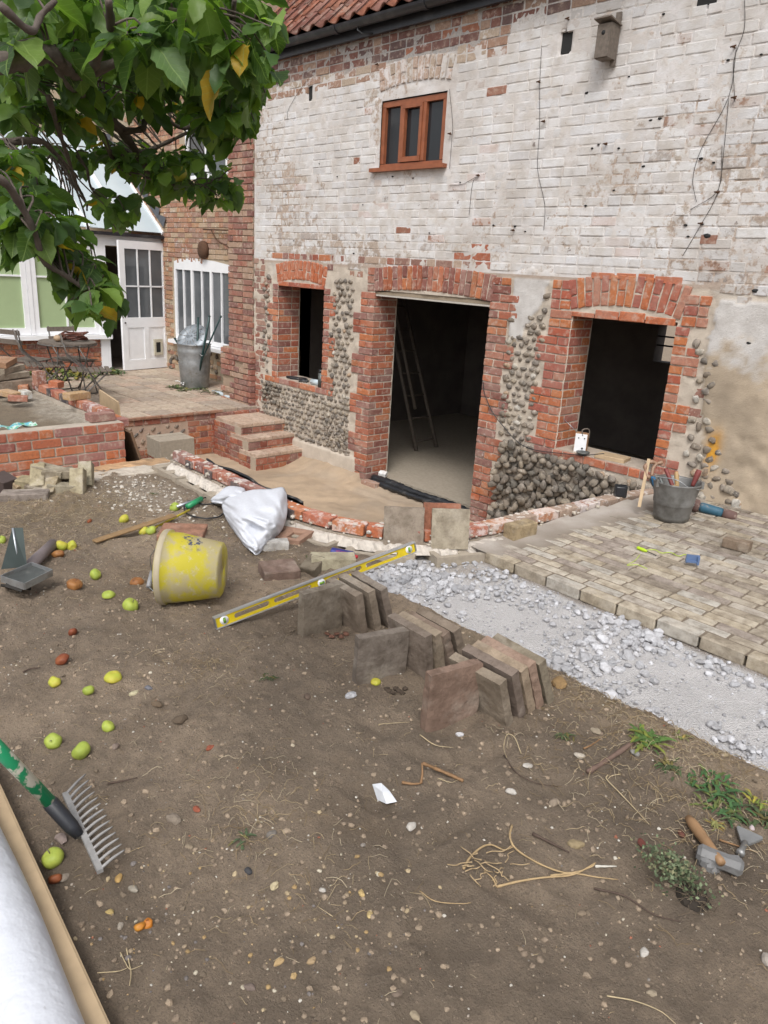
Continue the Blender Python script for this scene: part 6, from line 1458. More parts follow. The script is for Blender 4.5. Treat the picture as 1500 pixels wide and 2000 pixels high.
tb_('clip', [(366, 990, .035), (393, 974, .05)], .02, simple('green_clip', (.02, .25, .10, 1), .4)); m = MB(); m.tube([q - O for q in ctrl([GS(x, y, .02) for x, y in [(372, 985), (400, 972), (428, 970), (433, 980), (400, 985), (372, 978), (360, 988), (365, 1003), (395, 1012), (425, 1010), (437, 1002)]], 5)], .0055, 6); m.build('hose', M['black'], pm2)
# brick pile by the raised bed
PILE = [(49, 970, .035, (.30, .13, .075), (0, 0, 62), (.26, .22, .19), 'long grey topped brick at the front of the pile by the raised bed'),
        (75, 932, .10, (.215, .10, .075), (8, 35, -25), (.36, .31, .20), 'buff brick tilted on top of the pile against the bed wall'), (55, 945, .05, (.14, .10, .08), (10, 5, 40), (.34, .29, .18), 'square yellowish half brick at the left of the pile'),
        (35, 950, .03, (.09, .07, .06), (0, 20, 10), (.36, .27, .16), 'small sandy fragment at the far left of the pile'), (100, 950, .05, (.17, .09, .07), (5, 30, -40), (.33, .27, .17), 'buff brick sliding down the middle of the pile'),
        (120, 954, .035, (.19, .10, .07), (0, 4, 68), (.34, .30, .22), 'flat buff brick low at the front right of the pile'), (112, 925, .12, (.20, .10, .06), (0, 0, 65), (.25, .21, .15), 'dark grey brown brick lying flat on top of the pile'),
        (98, 918, .14, (.22, .11, .05), (6, 8, 40), (.3, .26, .19), 'thin slab brick at the back of the pile top'), (140, 930, .08, (.15, .10, .07), (0, 25, 20), (.26, .22, .16), 'grey brown brick behind the right end of the pile'),
        (152, 943, .07, (.20, .10, .085), (10, 58, -30), (.38, .33, .22), 'pale buff brick leaning upright near the right end of the pile'), (168, 928, .08, (.19, .10, .09), (8, 55, -28), (.38, .34, .24), 'pale rounded brick leaning at the right end of the pile'),
        (72, 958, .03, (.15, .08, .06), (0, 10, 30), (.22, .18, .13), 'dark rubble piece in the bottom of the pile'), (128, 945, .03, (.18, .1, .06), (0, 0, 15), (.2, .165, .12), 'brown brick half buried under the middle of the pile')]
for (x, y, up_, d, r_, c, lb) in PILE:
    p = G(x, y, -1.66 + up_); o = link('old_brick', R.choice(PAV), None, p, Euler([rad(q) for q in r_]), d, tuple(c) + (1,)); props(o, lb, 'brick', 'old bricks heaped by the raised bed')
loose_m('rubble_stone', GS(8, 945, .05), (.16, .12, .12), (.1, .2, .3), simple('dark_stone', (.07, .05, .045, 1), .9), 'dark stone at the picture edge beside the brick pile', 'stone')
# steel tool
tl0 = GS(35, 1135, .0); tool_ = thing('brick_cutter', 'grey steel tool with an upright fin, shallow tray and tube handle lying on the soil', 'tool', tl0, Euler((0, 0, math.atan2(e.y, e.x))))
def lp(x, y, up_): return Matrix.Rotation(-math.atan2(e.y, e.x), 4, 'Z') @ (GS(x, y, up_) - tl0)
LM = Matrix.LocRotScale(tool_.location, tool_.rotation_euler, None).inverted()
def quadbox(m, pts, th):
    pts = [LM @ q for q in pts]; n = (pts[1] - pts[0]).cross(pts[3] - pts[0]).normalized() * th; K = len(pts)
    m.add([q[:] for q in pts] + [(q + n)[:] for q in pts], [tuple(range(K)), tuple(range(2 * K - 1, K - 1, -1))] + [(i, i + K, (i + 1) % K + K, (i + 1) % K) for i in range(K)])
TR = [GS(3, 1132, .09), GS(48, 1147, .09), GS(102, 1120, .09), GS(62, 1106, .09)]
m = MB(); quadbox(m, TR, .004); m.build('tray', M['steel'], tool_)
for i in range(4):
    a, b = TR[i], TR[(i + 1) % 4]; m = MB(); quadbox(m, [a + Vector((0, 0, -.012)), b + Vector((0, 0, -.012)), b + Vector((0, 0, .022)), a + Vector((0, 0, .022))], .004); m.build('tray_lip', M['galv'], tool_)
m = MB(); dpt = GS(35, 1110, .05).length; Z_ = [(2, 1112), (52, 1107), (44, 1031), (24, 1031)]; quadbox(m, [AT(x, y, dpt - .05 + (.0 if x > 20 else -.03)) for x, y in Z_], .008); m.build('fin', simple('green_steel', (.075, .095, .09, 1), .5, .5, .4, 12, .1), tool_)
m = MB(); m.tube([LM @ AT(25, 1031, dpt - .058), LM @ AT(37, 1110, dpt - .058)], .007, 6); m.build('rod', M['galvb'], tool_)
m = MB(); m.tube([LM @ GS(50, 1112, .05), LM @ GS(103, 1063, .03)], [.031, .031], 18); m.build('tube_handle', simple('grey_foam', (.21, .175, .175, 1), .75, 0, .2, 40, .1), tool_)
m = MB(); quadbox(m, [GS(12, 1140, .0), GS(45, 1150, .0), GS(45, 1148, .08), GS(12, 1138, .08)], .02); m.tube([LM @ GS(2, 1143, .05), LM @ GS(60, 1150, .03)], .008, 6); m.build('foot', M['iron'], tool_)
# rake
rk = thing('garden_rake', 'garden rake with worn green and cream handle and mortar splashed steel head', 'rake', GS(150, 1600, .02))
O = rk.location; dS = GS(150, 1600, .03).length
def RP(x, y, up_): return GS(x, y, up_) - O
k = N('rake_handle'); k.base(k.mix(k.ramp(k.noise(11, 4, .6), .5, .54), (.015, .28, .12, 1), (.62, .60, .50, 1))); k.rough(.45)
h0, h1, h2, h3 = RP(-120, 1340, .55), RP(100, 1570, .12), RP(140, 1615, .07), RP(155, 1632, .045)
m = MB(); m.tube([h0, h1], [.019, .0185], 14); m.build('handle', k.m, rk); m = MB(); m.tube([h1 - (h2 - h1) * .15, h1, h2, h3], [.019, .022, .02, .014], 14); m.build('socket', simple('black_socket', (.02, .022, .028, 1), .5, 0, .3, 16, .1, (.4, .38, .32, 1), 40, .6), rk)
hm = simple('mortar_steel', (.36, .35, .34, 1), .7, .2, .5, 22, .2, (.09, .1, .13, 1), 13, .55)
b0, b1 = RP(127, 1550, .05), RP(196, 1702, .05)
m = MB(); bd = (b1 - b0); upv = Vector((0, 0, 1)); m.box((b0 + b1) / 2, (bd.length, .016, .012), rot=frame_rot(bd, upv).to_4x4()); m.tube([h3, (b0 + b1) / 2], [.013, .011], 8); m.build('head_bar', hm, rk)
t0s = [(137, 1545), (197, 1700)]
for i in range(14):
    t = i / 13; bp = b0.lerp(b1, .02 + .96 * t); tip = RP(167 + t * (243 - 167), 1512 + t * (1660 - 1512), .055); mid = bp.lerp(tip, .5) + Vector((0, 0, .004)); m = MB(); m.tube(ctrl([bp, mid, tip], 4), [.0050, .0050, .0048, .0046, .0044, .004, .0036, .003, .002], 6); m.build('tine', hm, rk)
# batten and white roll at the near corner
a, b = GS(14, 1560, .06), GS(222, 2010, .06)
d = (b - a).normalized(); a = a - d * .25; b = b + d * .35
sd2 = d.cross(Vector((0, 0, 1))); sd2 = sd2 if sd2.dot(RT) > 0 else -sd2; sd2.normalize()
c = (a + b) / 2 - sd2 * .028; bat = link('timber_batten', piece_mesh('timber_batten', M['timber'], 4, dims=((b - a).length, .055, .06)), None, c + Vector((0, 0, -.03)), frame_rot(b - a, Vector((0, 0, 1))).to_4x4().to_euler(), ((b - a).length, .055, .06)); props(bat, 'pale planed timber batten lying along the white roll at the near corner', 'timber')
rr_ = .085; ctr = c - sd2 * (.0275 + rr_ * 1.05); m = MB(); n_ = 24; pts = [ctr + d * ((b - a).length * (i / n_ - .5) * 1.0) + sd2 * (.018 * math.sin(i / n_ * math.pi)) + Vector((0, 0, rr_ - .075)) for i in range(n_ + 1)]; m.tube(pts, [rr_ * (1 + .012 * math.sin(i * .7)) for i in range(n_ + 1)], 48)
k = N('white_film'); k.base(k.mix(k.ramp(k.noise(10, 4), .3, .8, 0, .3), (.60, .62, .67, 1), (.50, .52, .57, 1))); k.base(k.mix(k.ramp(k.noise(30, 6, .7), .64, .74, 0, .35), k.b.inputs['Base Color'].links[0].from_socket, (.33, .31, .29, 1))); k.rough(.45); k.bump(k.math('ADD', k.noise(5, 5, .6), k.noise(18, 3)), .5, .012)
o = m.build('white_roll', k.m); props(o, 'thick white roll of sheeting lying beside the timber batten', 'roll')
# hammer and bolster
ha, hb_ = GS(1345, 1598, .02), GS(1402, 1675, .03); hm_ = thing('club_hammer', 'worn club hammer with a stubby wooden handle lying on the soil', 'hammer', hb_)
m = MB(); d = ha - hb_; m.tube([d * t for t in (-.12, .0, .3, .6, .85, 1)], [.012, .013, .015, .017, .0165, .012], 12); m.build('handle', simple('hammer_wood', (.34, .20, .10, 1), .6, 0, .5, 16, .2), hm_)
hd0, hd1 = GS(1374, 1668, .03), GS(1437, 1692, .03); hd = (hd1 - hd0); mm = MB(); 
for xa_, xb_, s0_, s1_ in [(-.062, -.052, .68, 1), (-.052, -.025, 1, .92), (-.025, .025, .92, .92), (.025, .052, .92, 1), (.052, .062, 1, .68)]:
    oc = [(math.cos(math.pi / 8 + k_ * math.pi / 4) * .0275, math.sin(math.pi / 8 + k_ * math.pi / 4) * .0275) for k_ in range(8)]; mm.add([(xa_, y_ * s0_, z_ * s0_) for y_, z_ in oc] + [(xb_, y_ * s1_, z_ * s1_) for y_, z_ in oc], [(k_, (k_ + 1) % 8, (k_ + 1) % 8 + 8, k_ + 8) for k_ in range(8)] + [tuple(range(7, -1, -1)), tuple(range(8, 16))]); mt = Matrix.Translation((hd0 + hd1) / 2 - hb_) @ frame_rot(hd, Vector((0, 0, 1))).to_4x4(); mm.xf(mt); mm.build('head', simple('hammer_steel', (.20, .20, .20, 1), .65, .15, .5, 24, .15, (.1, .09, .08, 1), 14, .5), hm_)
ba, bb_ = GS(1455, 1635, .02), GS(1445, 1668, .012); bo = thing('bolster_chisel', 'small grey bolster chisel with a flared blade beside the club hammer', 'chisel', bb_)
d = GS(1459, 1638, .015) - bb_; dl = d.length; m = MB(); m.tube([d * 0, d * .12, d * .2, d * .75], [.012, .013, .009, .009], 10); m.build('shank', M['galv'], bo)
s_ = d.cross(Vector((0, 0, 1))).normalized(); w0, w1 = .012, .038; z_ = Vector((0, 0, .004)); e1, e2 = d * .7, d * 1.45
vv = [e1 - s_ * w0, e1 + s_ * w0, e2 * .93 + s_ * w1, e2 + s_ * w1 * .9, e2 - s_ * w1 * .9, e2 * .93 - s_ * w1]; m = MB(); m.add([(q + z_)[:] for q in vv] + [(q - z_)[:] for q in vv], [tuple(range(6)), tuple(range(11, 5, -1))] + [(i, i + 6, (i + 1) % 6 + 6, (i + 1) % 6) for i in range(6)]); m.build('blade', M['galv'], bo)
# ================================================================== APPLES
def apple_mesh(seed, kind):
    v, f = ICO3; v = v.copy(); rr = np.random.default_rng(seed)
    r_ = np.hypot(v[:, 0], v[:, 1]); th = np.arctan2(v[:, 1], v[:, 0])
    z = v[:, 2]; dz = -.28 * np.exp(-(r_ / .28) ** 2) * (z > 0) + .16 * np.exp(-(r_ / .25) ** 2) * (z < 0)
    s = 1 + .04 * np.cos(th * 5) + .07 * np.sin(th + seed) + .04 * np.sin(th * 2 + z * 3 + seed)
    w = np.stack([v[:, 0] * s * (1.04 + .06 * z), v[:, 1] * s * (1.04 + .06 * z), z * .88 + dz], 1)
    if kind == 'rot': w *= (1 + .08 * np.sin(v[:, 0] * 4 + seed) * np.cos(v[:, 2] * 5))[:, None]; w[:, 2] *= .82
    if kind == 'half': w[:, 2] = np.maximum(w[:, 2], -.05)
    if kind == 'bite':
        d = np.linalg.norm(v - np.array([.6, -.7, .3]), axis=1); w *= (1 - .35 * np.exp(-(d / .45) ** 2))[:, None]
    return w, f
def apple_mat(name, base, spot, amt, second=None):
    k = N(name); n = k.noise(14, 4, .6); c = k.mix(k.ramp(n, .35, .7), base, second or tuple(x * .8 for x in base[:3]) + (1,))
    c = k.mix(k.ramp(k.noise(30, 5, .7), .74 - amt * .3, .82 - amt * .3, 0, .85), c, spot); k.base(c); k.rough(.52); k.b.inputs['Specular IOR Level'].default_value = .3; k.bump(k.noise(60, 3), .15, .002); return k.m
AG = apple_mat('apple_green', (.27, .34, .06, 1), (.12, .09, .03, 1), .15, (.40, .46, .08, 1)); AY = apple_mat('apple_yellow', (.46, .40, .06, 1), (.16, .10, .03, 1), .25, (.36, .42, .05, 1))
AB = apple_mat('apple_brown', (.24, .10, .035, 1), (.08, .035, .02, 1), .5, (.32, .15, .05, 1)); AR = apple_mat('apple_red', (.16, .04, .022, 1), (.06, .03, .02, 1), .4, (.25, .08, .03, 1)); AO = apple_mat('apple_orange', (.42, .15, .02, 1), (.18, .05, .015, 1), .5, (.48, .24, .04, 1))
AP = [(341, 994, 20, AG, '', 'green apple by the yellow tube near the hose'), (243, 1018, 19, AY, '', 'yellow apple alone above the old wooden lath'), (283, 1043, 21, AY, '', 'yellow green apple, left of two touching beside the flat clay tile'), (295, 1041, 20, AG, '', 'green apple touching another at the corner of the flat clay tile'),
      (121, 1071, 24, AY, '', 'yellow apple with green blush beside the grey tube handle'), (141, 1071, 20, AY, 'bite', 'half rotten yellow apple with a dark hollow'), (115, 1087, 22, AB, 'rot', 'soft brown apple under the two yellow apples by the tube handle'),
      (187, 1127, 23, AG, 'bite', 'green apple with a slug bitten hollow left of the bucket'), (145, 1149, 29, AB, 'rot', 'rotten orange brown apple right of the steel tray'), (213, 1165, 24, AG, 'half', 'small pale green apple lying between the bucket and the rotten brown apple'),
      (255, 1190, 30, AG, '', 'bright green apple below the tipped yellow bucket'), (142, 1239, 17, AR, 'rot', 'tiny dark red shrivelled apple in open soil'), (122, 1293, 25, AR, 'rot', 'dull red brown rotten apple'), (108, 1337, 23, AY, 'bite', 'small yellow apple eaten on one side'),
      (221, 1326, 33, AY, 'half', 'flattened yellow apple speckled with mould'), (173, 1354, 22, AG, '', 'small pale green apple lying on its side near the flattened yellow one'), (211, 1425, 25, AG, 'bite', 'green apple showing a brown core hole'),
      (104, 1456, 31, AG, '', 'green apple with brown scab near the rake handle'), (159, 1475, 36, AG, '', 'largest green apple just above the rake tines'), (105, 1684, 41, AG, '', 'big green apple between the rake head and timber batten'),
      (108, 1722, 26, AR, 'rot', 'reddish brown apple half hidden by the timber batten'), (274, 1814, 22, AO, 'rot', 'bright orange rotten apple half split open'), (289, 1808, 20, AO, 'rot', 'dark orange piece of rotten apple beside its other half'), (733, 1334, 20, AY, 'half', 'yellow apple half at the foot of the middle front slab'), (2, 1060, 20, AG, '', 'green apple cut by the picture edge behind the steel fin'),
      (268, 1140, 26, AB, 'half', 'brown rotten apple lying left of the bucket grip'), (175, 1020, 10, AR, 'rot', 'small red brown shrivelled apple among the dry grass')]
for i, (x, y, wpx, mt_, kd, lb) in enumerate(AP):
    p = GS(x, y); r_ = wpx / 2 / (F_PX / p.dot(FW)); v, f = apple_mesh(i, kd); m = MB(); m.add(v * r_, f, smooth=True)
    tilt = (0, 0, R.random() * 6) if kd == 'half' else (R.random() * 2 - .6, R.random() * 1.4 - .7, R.random() * 6)
    p = p * ((p.length - .0) / p.length); o = m.build('apple', mt_, loc=(p.x, p.y, soil_top(p.x, p.y) + r_ * (.1 if kd == 'half' else .52)), rot=Euler(tilt)); props(o, lb, 'apple', 'windfall apples on the soil')
    if kd == '' : m = MB(); m.tube([(0, 0, r_ * .55), (r_ * .08, 0, r_ * .95), (r_ * .2, 0, r_ * 1.1)], r_ * .05, 5); m.build('stalk', M['greywood'], o)

# ================================================================== SOIL LITTER
mb = MB()
def scat(n, fn, xr=(-5.7, -.2), yr=(.3, 2.6), skew=1.0):
    k = 0
    while k < n:
        x = xr[0] + (xr[1] - xr[0]) * R.random(); y = yr[0] + (yr[1] - yr[0]) * R.random()
        if x > -1.2 + 0 and y < .2: continue
        fn(x, y); k += 1
def clod(x, y):
    s = .002 + .009 * R.random() ** 5; c = R.choice([(.30, .235, .17), (.24, .185, .135), (.34, .265, .19), (.18, .14, .10)]); rock(mb, (x, y, soil_top(x, y) + s * .12), s, c + (1,), 0, .7)
scat(15000, clod); 
mb.build('soil_crumbs', M['rock'], kind='stuff')
mb = MB()
def peb(x, y):
    t = R.random(); s = .0015 + .0032 * R.random() ** 1.5
    if t > .95: s = .0035 + .004 * R.random()
    if t > .996: s = .007 + .005 * R.random()
    c = R.choice([(.50, .45, .36), (.42, .36, .27), (.58, .54, .46), (.34, .29, .24), (.28, .25, .22), (.38, .27, .15), (.32, .13, .08), (.42, .33, .2), (.2, .18, .16)]) if R.random() < .75 else (.55, .52, .46)
    rock(mb, (x, y, soil_top(x, y) + s * .15), s, c + (1,), 0, .6)
scat(3000, peb)
def peb2(x, y):
    s = .002 + .007 * R.random() ** 2.5; c = R.choice([(.44, .35, .22), (.36, .25, .12), (.50, .45, .35), (.18, .16, .15), (.32, .25, .17)]); rock(mb, (x, y, soil_top(x, y) + s * .3), s, c + (1,), 0, .6)
for _ in range(230):
    g = GS(*[(590 + R.gauss(0, 130), 1790 + R.gauss(0, 90)), (300 + R.gauss(0, 110), 1800 + R.gauss(0, 100))][R.random() < .4]) if True else None
    peb2(g.x, g.y)
def limebit(x, y): s = .004 + .012 * R.random() ** 2; rock(mb, (x, y, soil_top(x, y) + s * .3), s, (.56, .52, .46, 1), 0, .5)
for _ in range(380):
    x = -4.9 + R.gauss(0, .45); y = 2.3 + R.gauss(0, .2)
    if x > -5.4 and y < 2.6: limebit(x, y)
mb.build('pebbles', M['rock'], kind='stuff')
ns = len(D.objects)
def stone_at(px, py, wpx, col, label, flat=.55, seed=None, hpx=None):
    p = GS(px, py); s = wpx / 2 / (F_PX / p.dot(FW)); m = MB(); v, f = ICO2; rr = np.random.default_rng(int(px * 7 + py)); k = 1 + rr.normal(0, .02, len(v)) + .16 * np.sin(v[:, 0] * 3 + px) * np.cos(v[:, 1] * 3 + py)
    k = k + rr.normal(0, .05, len(v)); m.add(v * k[:, None] * np.array([1, .66, flat * .8]) * s * .92, f, tuple(col) + (1,), smooth=False); o = m.build('stone', M['rock'], loc=(p.x, p.y, p.z + s * flat * .35), rot=Euler((0, 0, R.random() * 3))); return props(o, label, 'stone')
WHT, OCH, GRY, BRN, RDD = (.46, .43, .39), (.42, .27, .10), (.16, .145, .135), (.22, .17, .12), (.30, .09, .05)
ST = [(1092, 1338, 46, (.28, .18, .08), 'large ochre stone at the foot of the nearest slab row by the gravel'), (1124, 1652, 36, (.27, .21, .12), 'chunky sandy stone near the centre right of the soil'), (1252, 1648, 24, (.14, .04, .03), 'dark red brick pebble above the uprooted plant'), (1330, 1630, 24, (.13, .05, .035), 'flat dark red stone left of the club hammer handle'),
      (1082, 1570, 30, (.25, .2, .15), 'flat triangular grey brown stone on open soil'), (1030, 1497, 22, WHT, 'white chalky stone below the curled root'), (1132, 1478, 24, (.48, .43, .36), 'pale beige stone left of the rusty brown rod'), (998, 1548, 26, WHT, 'crumbly white lump in the middle of the soil'),
      (898, 1436, 20, (.60, .60, .62), 'white angular stone below the reddish front slab'), (803, 1616, 28, WHT, 'flat white mortar flake below the crumpled paper'), (685, 1360, 28, (.45, .45, .47), 'pale grey flake on soil left of the yellow apple half'), (600, 1362, 22, (.14, .10, .075), 'brown clod tangled with dry grass'),
      (352, 1408, 34, (.12, .088, .06), 'tall dark soil clod left of centre'), (307, 1378, 28, (.14, .10, .065), 'rough brown clod above the tall clod'), (290, 1345, 20, (.16, .16, .18), 'small bluish stone by the pale leaf'), (262, 1356, 22, (.55, .5, .33), 'pale yellow chip beside the bluish stone'),
      (225, 1460, 24, (.22, .17, .14), 'flat purplish stone right of the biggest apple'), (120, 1640, 34, (.24, .19, .17), 'flat pinkish grey stone below the rake socket'), (125, 1716, 28, (.24, .2, .16), 'translucent brown flint beside the half hidden red apple'), (340, 1602, 40, (.22, .18, .14), 'half buried smooth flint right of the rake'),
      (384, 1582, 22, RDD, 'thin red tile chip in the soil'), (410, 1462, 20, RDD, 'orange red brick chip in open soil'), (370, 1655, 20, (.25, .2, .14), 'small tan stone below the half buried flint'), (232, 1717, 24, OCH, 'ochre stone below the rake teeth'), (260, 1738, 24, (.3, .27, .22), 'grey rounded stone below the ochre one'),
      (235, 1810, 20, (.33, .29, .24), 'smooth oval pebble left of the orange apple'), (215, 1783, 20, (.45, .34, .14), 'curled yellowish chip above the oval pebble'), (485, 1703, 24, (.06, .06, .065), 'black clinker lump in the lower soil'), (530, 1632, 28, (.19, .17, .15), 'flat grey flint near the small green rosette'),
      (545, 1880, 24, (.40, .28, .14), 'ochre pebble near the bottom centre left'), (608, 1878, 22, (.36, .26, .15), 'tan pebble at the bottom centre'), (488, 1930, 26, (.17, .13, .11), 'dark brown brick like stone near the bottom edge'), (776, 1942, 26, (.17, .13, .1), 'long brown stone half sunk near the bottom edge'), (810, 1985, 26, (.35, .29, .2), 'pale brown stone at the very bottom edge'),
      (706, 1746, 20, (.52, .38, .17), 'flat yellow leaf shaped chip'), (722, 1788, 20, (.52, .40, .19), 'curved yellow shell like chip'), (630, 1740, 18, WHT, 'white nugget in the yellow gravel patch'), (536, 1732, 24, (.55, .47, .3), 'cream chip in the yellow gravel patch'), (1258, 1862, 26, WHT, 'crumbly white mortar crumb, lower right'), (1273, 1941, 22, (.36, .3, .22), 'beige pebble near the lower right'),
      (1240, 1472, 24, (.24, .23, .21), 'grey flint beside the rusty rod and leafy weed'), (1163, 1430, 26, (.32, .27, .2), 'pale brown stone among dry grass by the gravel'), (1168, 1418, 20, RDD, 'orange brick chips in dry grass by the gravel'), (1416, 1476, 18, (.3, .24, .15), 'round brown pebble on the white gravel'), (1345, 1256, 26, (.5, .5, .52), 'upright rounded white stone against the paving edge'),
      (906, 1174, 26, (.46, .45, .45), 'flat grey stone alone on the crushed gravel'), (1468, 1618, 18, (.5, .42, .43), 'pale pink stone beyond the bolster blade'), (1500, 1880, 40, (.36, .32, .28), 'pale stone cut by the right picture edge'), (1135, 1785, 20, BRN, 'small brown pebble below the long roots')]
for (x, y, w_, c, lb) in ST: stone_at(x, y, w_, c, lb)
m = MB()
for i in range(5):
    p = GS(640 + i * 9, 1238 + (i % 2) * 5, .01); rock(m, p, .016, (.16, .075, .05, 1), 0, .6)
o = m.build('bark_scraps', M['rock'], kind='stuff')
m = MB()
for i in range(7):
    p = GS(755 + i * 6, 1345 + (i % 3) * 4, .008); rock(m, p, .014, (.07, .05, .035, 1), 0, .6)
m.build('bark_scraps', M['rock'], kind='stuff')

# straw, roots, twigs
mb = MB()
def strand(m_, x, y, L, col, r_=.0007, curl=.6, up_=.5):
    a = R.random() * 6.28; pts = []; px_, py_ = x, y; n_ = 5
    for i in range(n_):
        pts.append((px_, py_, soil_top(px_, py_) + .003 + up_ * L * .25 * math.sin(math.pi * i / (n_ - 1)) * R.random())); a += (R.random() - .5) * curl; px_ += math.cos(a) * L / n_; py_ += math.sin(a) * L / n_
    m_.tube(pts, r_, 3, col, cap=False)
STRAW = [(.42, .33, .2, 1), (.34, .25, .14, 1), (.5, .42, .29, 1), (.25, .18, .1, 1)]
for _ in range(900): strand(mb, -5.5 + 5.2 * R.random(), .3 + 2.25 * R.random(), .015 + .05 * R.random(), R.choice(STRAW))
for _ in range(2600):
    x, y = R.choice([(-4.9, 1.75, .55, .4), (-1.15, 2.45, .35, .09), (-.8, 2.2, .25, .16), (-1.75, 1.2, .2, .14), (-3.6, 2.35, .4, .15), (-3.4, 1.7, .3, .2), (-2.4, 1.35, .15, .1)])[:2] if False else (0, 0)
    c = R.choice([(-4.9, 1.7, .5, .35)] * 7 + [(-1.15, 2.45, .4, .09)] * 3 + [(-.8, 2.15, .3, .18)] * 3 + [(-1.55, 1.05, .2, .14), (-3.6, 2.35, .4, .15), (-3.4, 1.9, .3, .2), (-2.4, 1.35, .15, .1)])
    x = c[0] + R.gauss(0, c[2]); y = c[1] + R.gauss(0, c[3]); y = min(y, 2.56)
    if x > -5.7: strand(mb, x, y, .03 + .06 * R.random(), R.choice(STRAW), .0009, .9, 1.2)
mb.build('straw', M['plain_s'], kind='stuff')
def twig(pts, r_, mat, label, name='twig', cat='twig', up_=.008, taper=True):
    P_ = [GS(x, y, (z if z is not None else up_)) for x, y, z in [(q + (None,))[:3] for q in pts]]; C_ = ctrl(P_, 5); n_ = len(C_)
    m_ = MB(); m_.tube(C_, [r_ * (1 - .55 * i / n_ if taper else 1) * (1 + .12 * math.sin(i * 1.9)) for i in range(n_)], 6); o_ = m_.build(name, mat); return props(o_, label, cat)
TW = simple('twig_bark', (.27, .155, .075, 1), .8, 0, .5, 60, .3); RT_ = simple('dry_root', (.42, .30, .16, 1), .8, 0, .4, 40, .2); DT = simple('dark_twig', (.09, .06, .045, 1), .85, 0, .4, 50, .2); ST_ = simple('straw_stalk', (.45, .36, .22, 1), .8)
twig([(785, 1528), (805, 1531), (822, 1530)], .0055, TW, 'short brown twig lying flat, bottom of the broken bent stick'); twig([(822, 1530), (825, 1510, .03), (824, 1490, .05)], .005, TW, 'upright piece of the broken bent stick'); twig([(826, 1491, .045), (860, 1505, .02), (905, 1525, .01)], .006, TW, 'brown stick slanting right from the broken bend', taper=False)
twig([(905, 1697), (918, 1675), (940, 1655), (960, 1650), (985, 1660), (1005, 1652)], 0.00403, RT_, 'pale curved root arching over the soil at the left of the root tangle', 'root', 'root')
twig([(1000, 1612), (996, 1635, .02), (1010, 1660), (1060, 1690), (1110, 1705), (1150, 1695), (1162, 1688)], 0.00372, RT_, 'long pale root running to the forked tip', 'root', 'root')
twig([(970, 1732), (1010, 1722), (1060, 1714), (1120, 1708), (1163, 1685)], 0.00403, RT_, 'straight tan stem at the bottom of the root tangle', 'root', 'root'); twig([(970, 1732), (962, 1715), (945, 1700)], 0.00310, RT_, 'broken end of the tan stem in the root tangle', 'root', 'root'); twig([(1075, 1710), (1120, 1706), (1165, 1713), (1207, 1718)], 0.00310, RT_, 'tan stem end pointing right from the root tangle', 'root', 'root')
twig([(1163, 1692), (1185, 1692), (1204, 1692)], .004, simple('white_twig', (.6, .57, .5, 1), .7), 'peeled white twig at the right tip of the roots')
mbx = MB()
for i in range(16):
    x0, y0 = 905 + R.random() * 80, 1665 + R.random() * 40; m_ = None
    P_ = [GS(x0 + k_ * 14 * math.cos(i) + R.random() * 14, y0 + k_ * 8 * math.sin(i * 1.7) + R.random() * 8, .012 + .02 * R.random()) for k_ in range(4)]; mbx.tube(ctrl(P_, 4), .0018, 4, (.42, .31, .18, 1))
mbx.build('rootlets', M['plain_s'], kind='stuff')
twig([(1040, 1628), (1080, 1648), (1112, 1665)], .005, DT, 'dark thin stick pointing at the chunky sandy stone'); twig([(1148, 1508), (1190, 1482), (1236, 1450)], .0095, simple('rusty_rod', (.17, .11, .085, 1), .85, .0, .5, 40, .3), 'rusty brown rod lying across the soil near the gravel', 'rod', 'rod', taper=False)
twig([(1187, 1514), (1185, 1522), (1210, 1548), (1245, 1585), (1268, 1610)], 0.00248, ST_, 'long straw coloured stalk curving down the right soil', 'stalk', 'stalk'); twig([(1212, 1512), (1195, 1515), (1187, 1522)], 0.00186, ST_, 'hooked tip of the long straw stalk', 'stalk', 'stalk')
twig([(1018, 1472), (1005, 1440, .05), (990, 1435, .05), (984, 1460, .02), (990, 1480)], 0.00174, ST_, 'curled loop of dry stalk in the soil right of the near slabs', 'stalk', 'stalk'); twig([(984, 1475), (1010, 1510), (1050, 1530), (1090, 1536)], .0025, DT, 'thin dark stem trailing from the curled stalk')
twig([(740, 1417), (745, 1414), (800, 1410)], 0.00174, ST_, 'thin pale straw below the middle slab row', 'stalk', 'stalk'); twig([(820, 1435), (850, 1455), (885, 1460)], 0.00217, ST_, 'pale forked root below the reddish front slab', 'root', 'root'); twig([(1140, 1462), (1155, 1455), (1180, 1438)], .004, TW, 'orange brown stick in the dry grass near the gravel')
twig([(1160, 1735), (1220, 1750), (1275, 1785), (1330, 1800)], .003, DT, 'long dark root curving below the uprooted plant', 'root', 'root'); twig([(1185, 1945), (1240, 1955), (1290, 1975), (1320, 2000)], 0.00186, ST_, 'pale grass stalk at the bottom right edge', 'stalk', 'stalk'); twig([(820, 1740), (850, 1760), (900, 1765), (920, 1763)], 0.00186, RT_, 'wavy pale rootlet below the root tangle', 'root', 'root')
twig([(855, 1520), (880, 1528), (895, 1523)], 0.00136, ST_, 'tiny straw beside the broken stick', 'stalk', 'stalk'); twig([(210, 1530), (240, 1525), (268, 1519)], .0035, DT, 'thin dark twig above the rake teeth'); twig([(45, 1312), (60, 1306), (78, 1304)], .004, DT, 'short dark twig left of the rotten red apple')
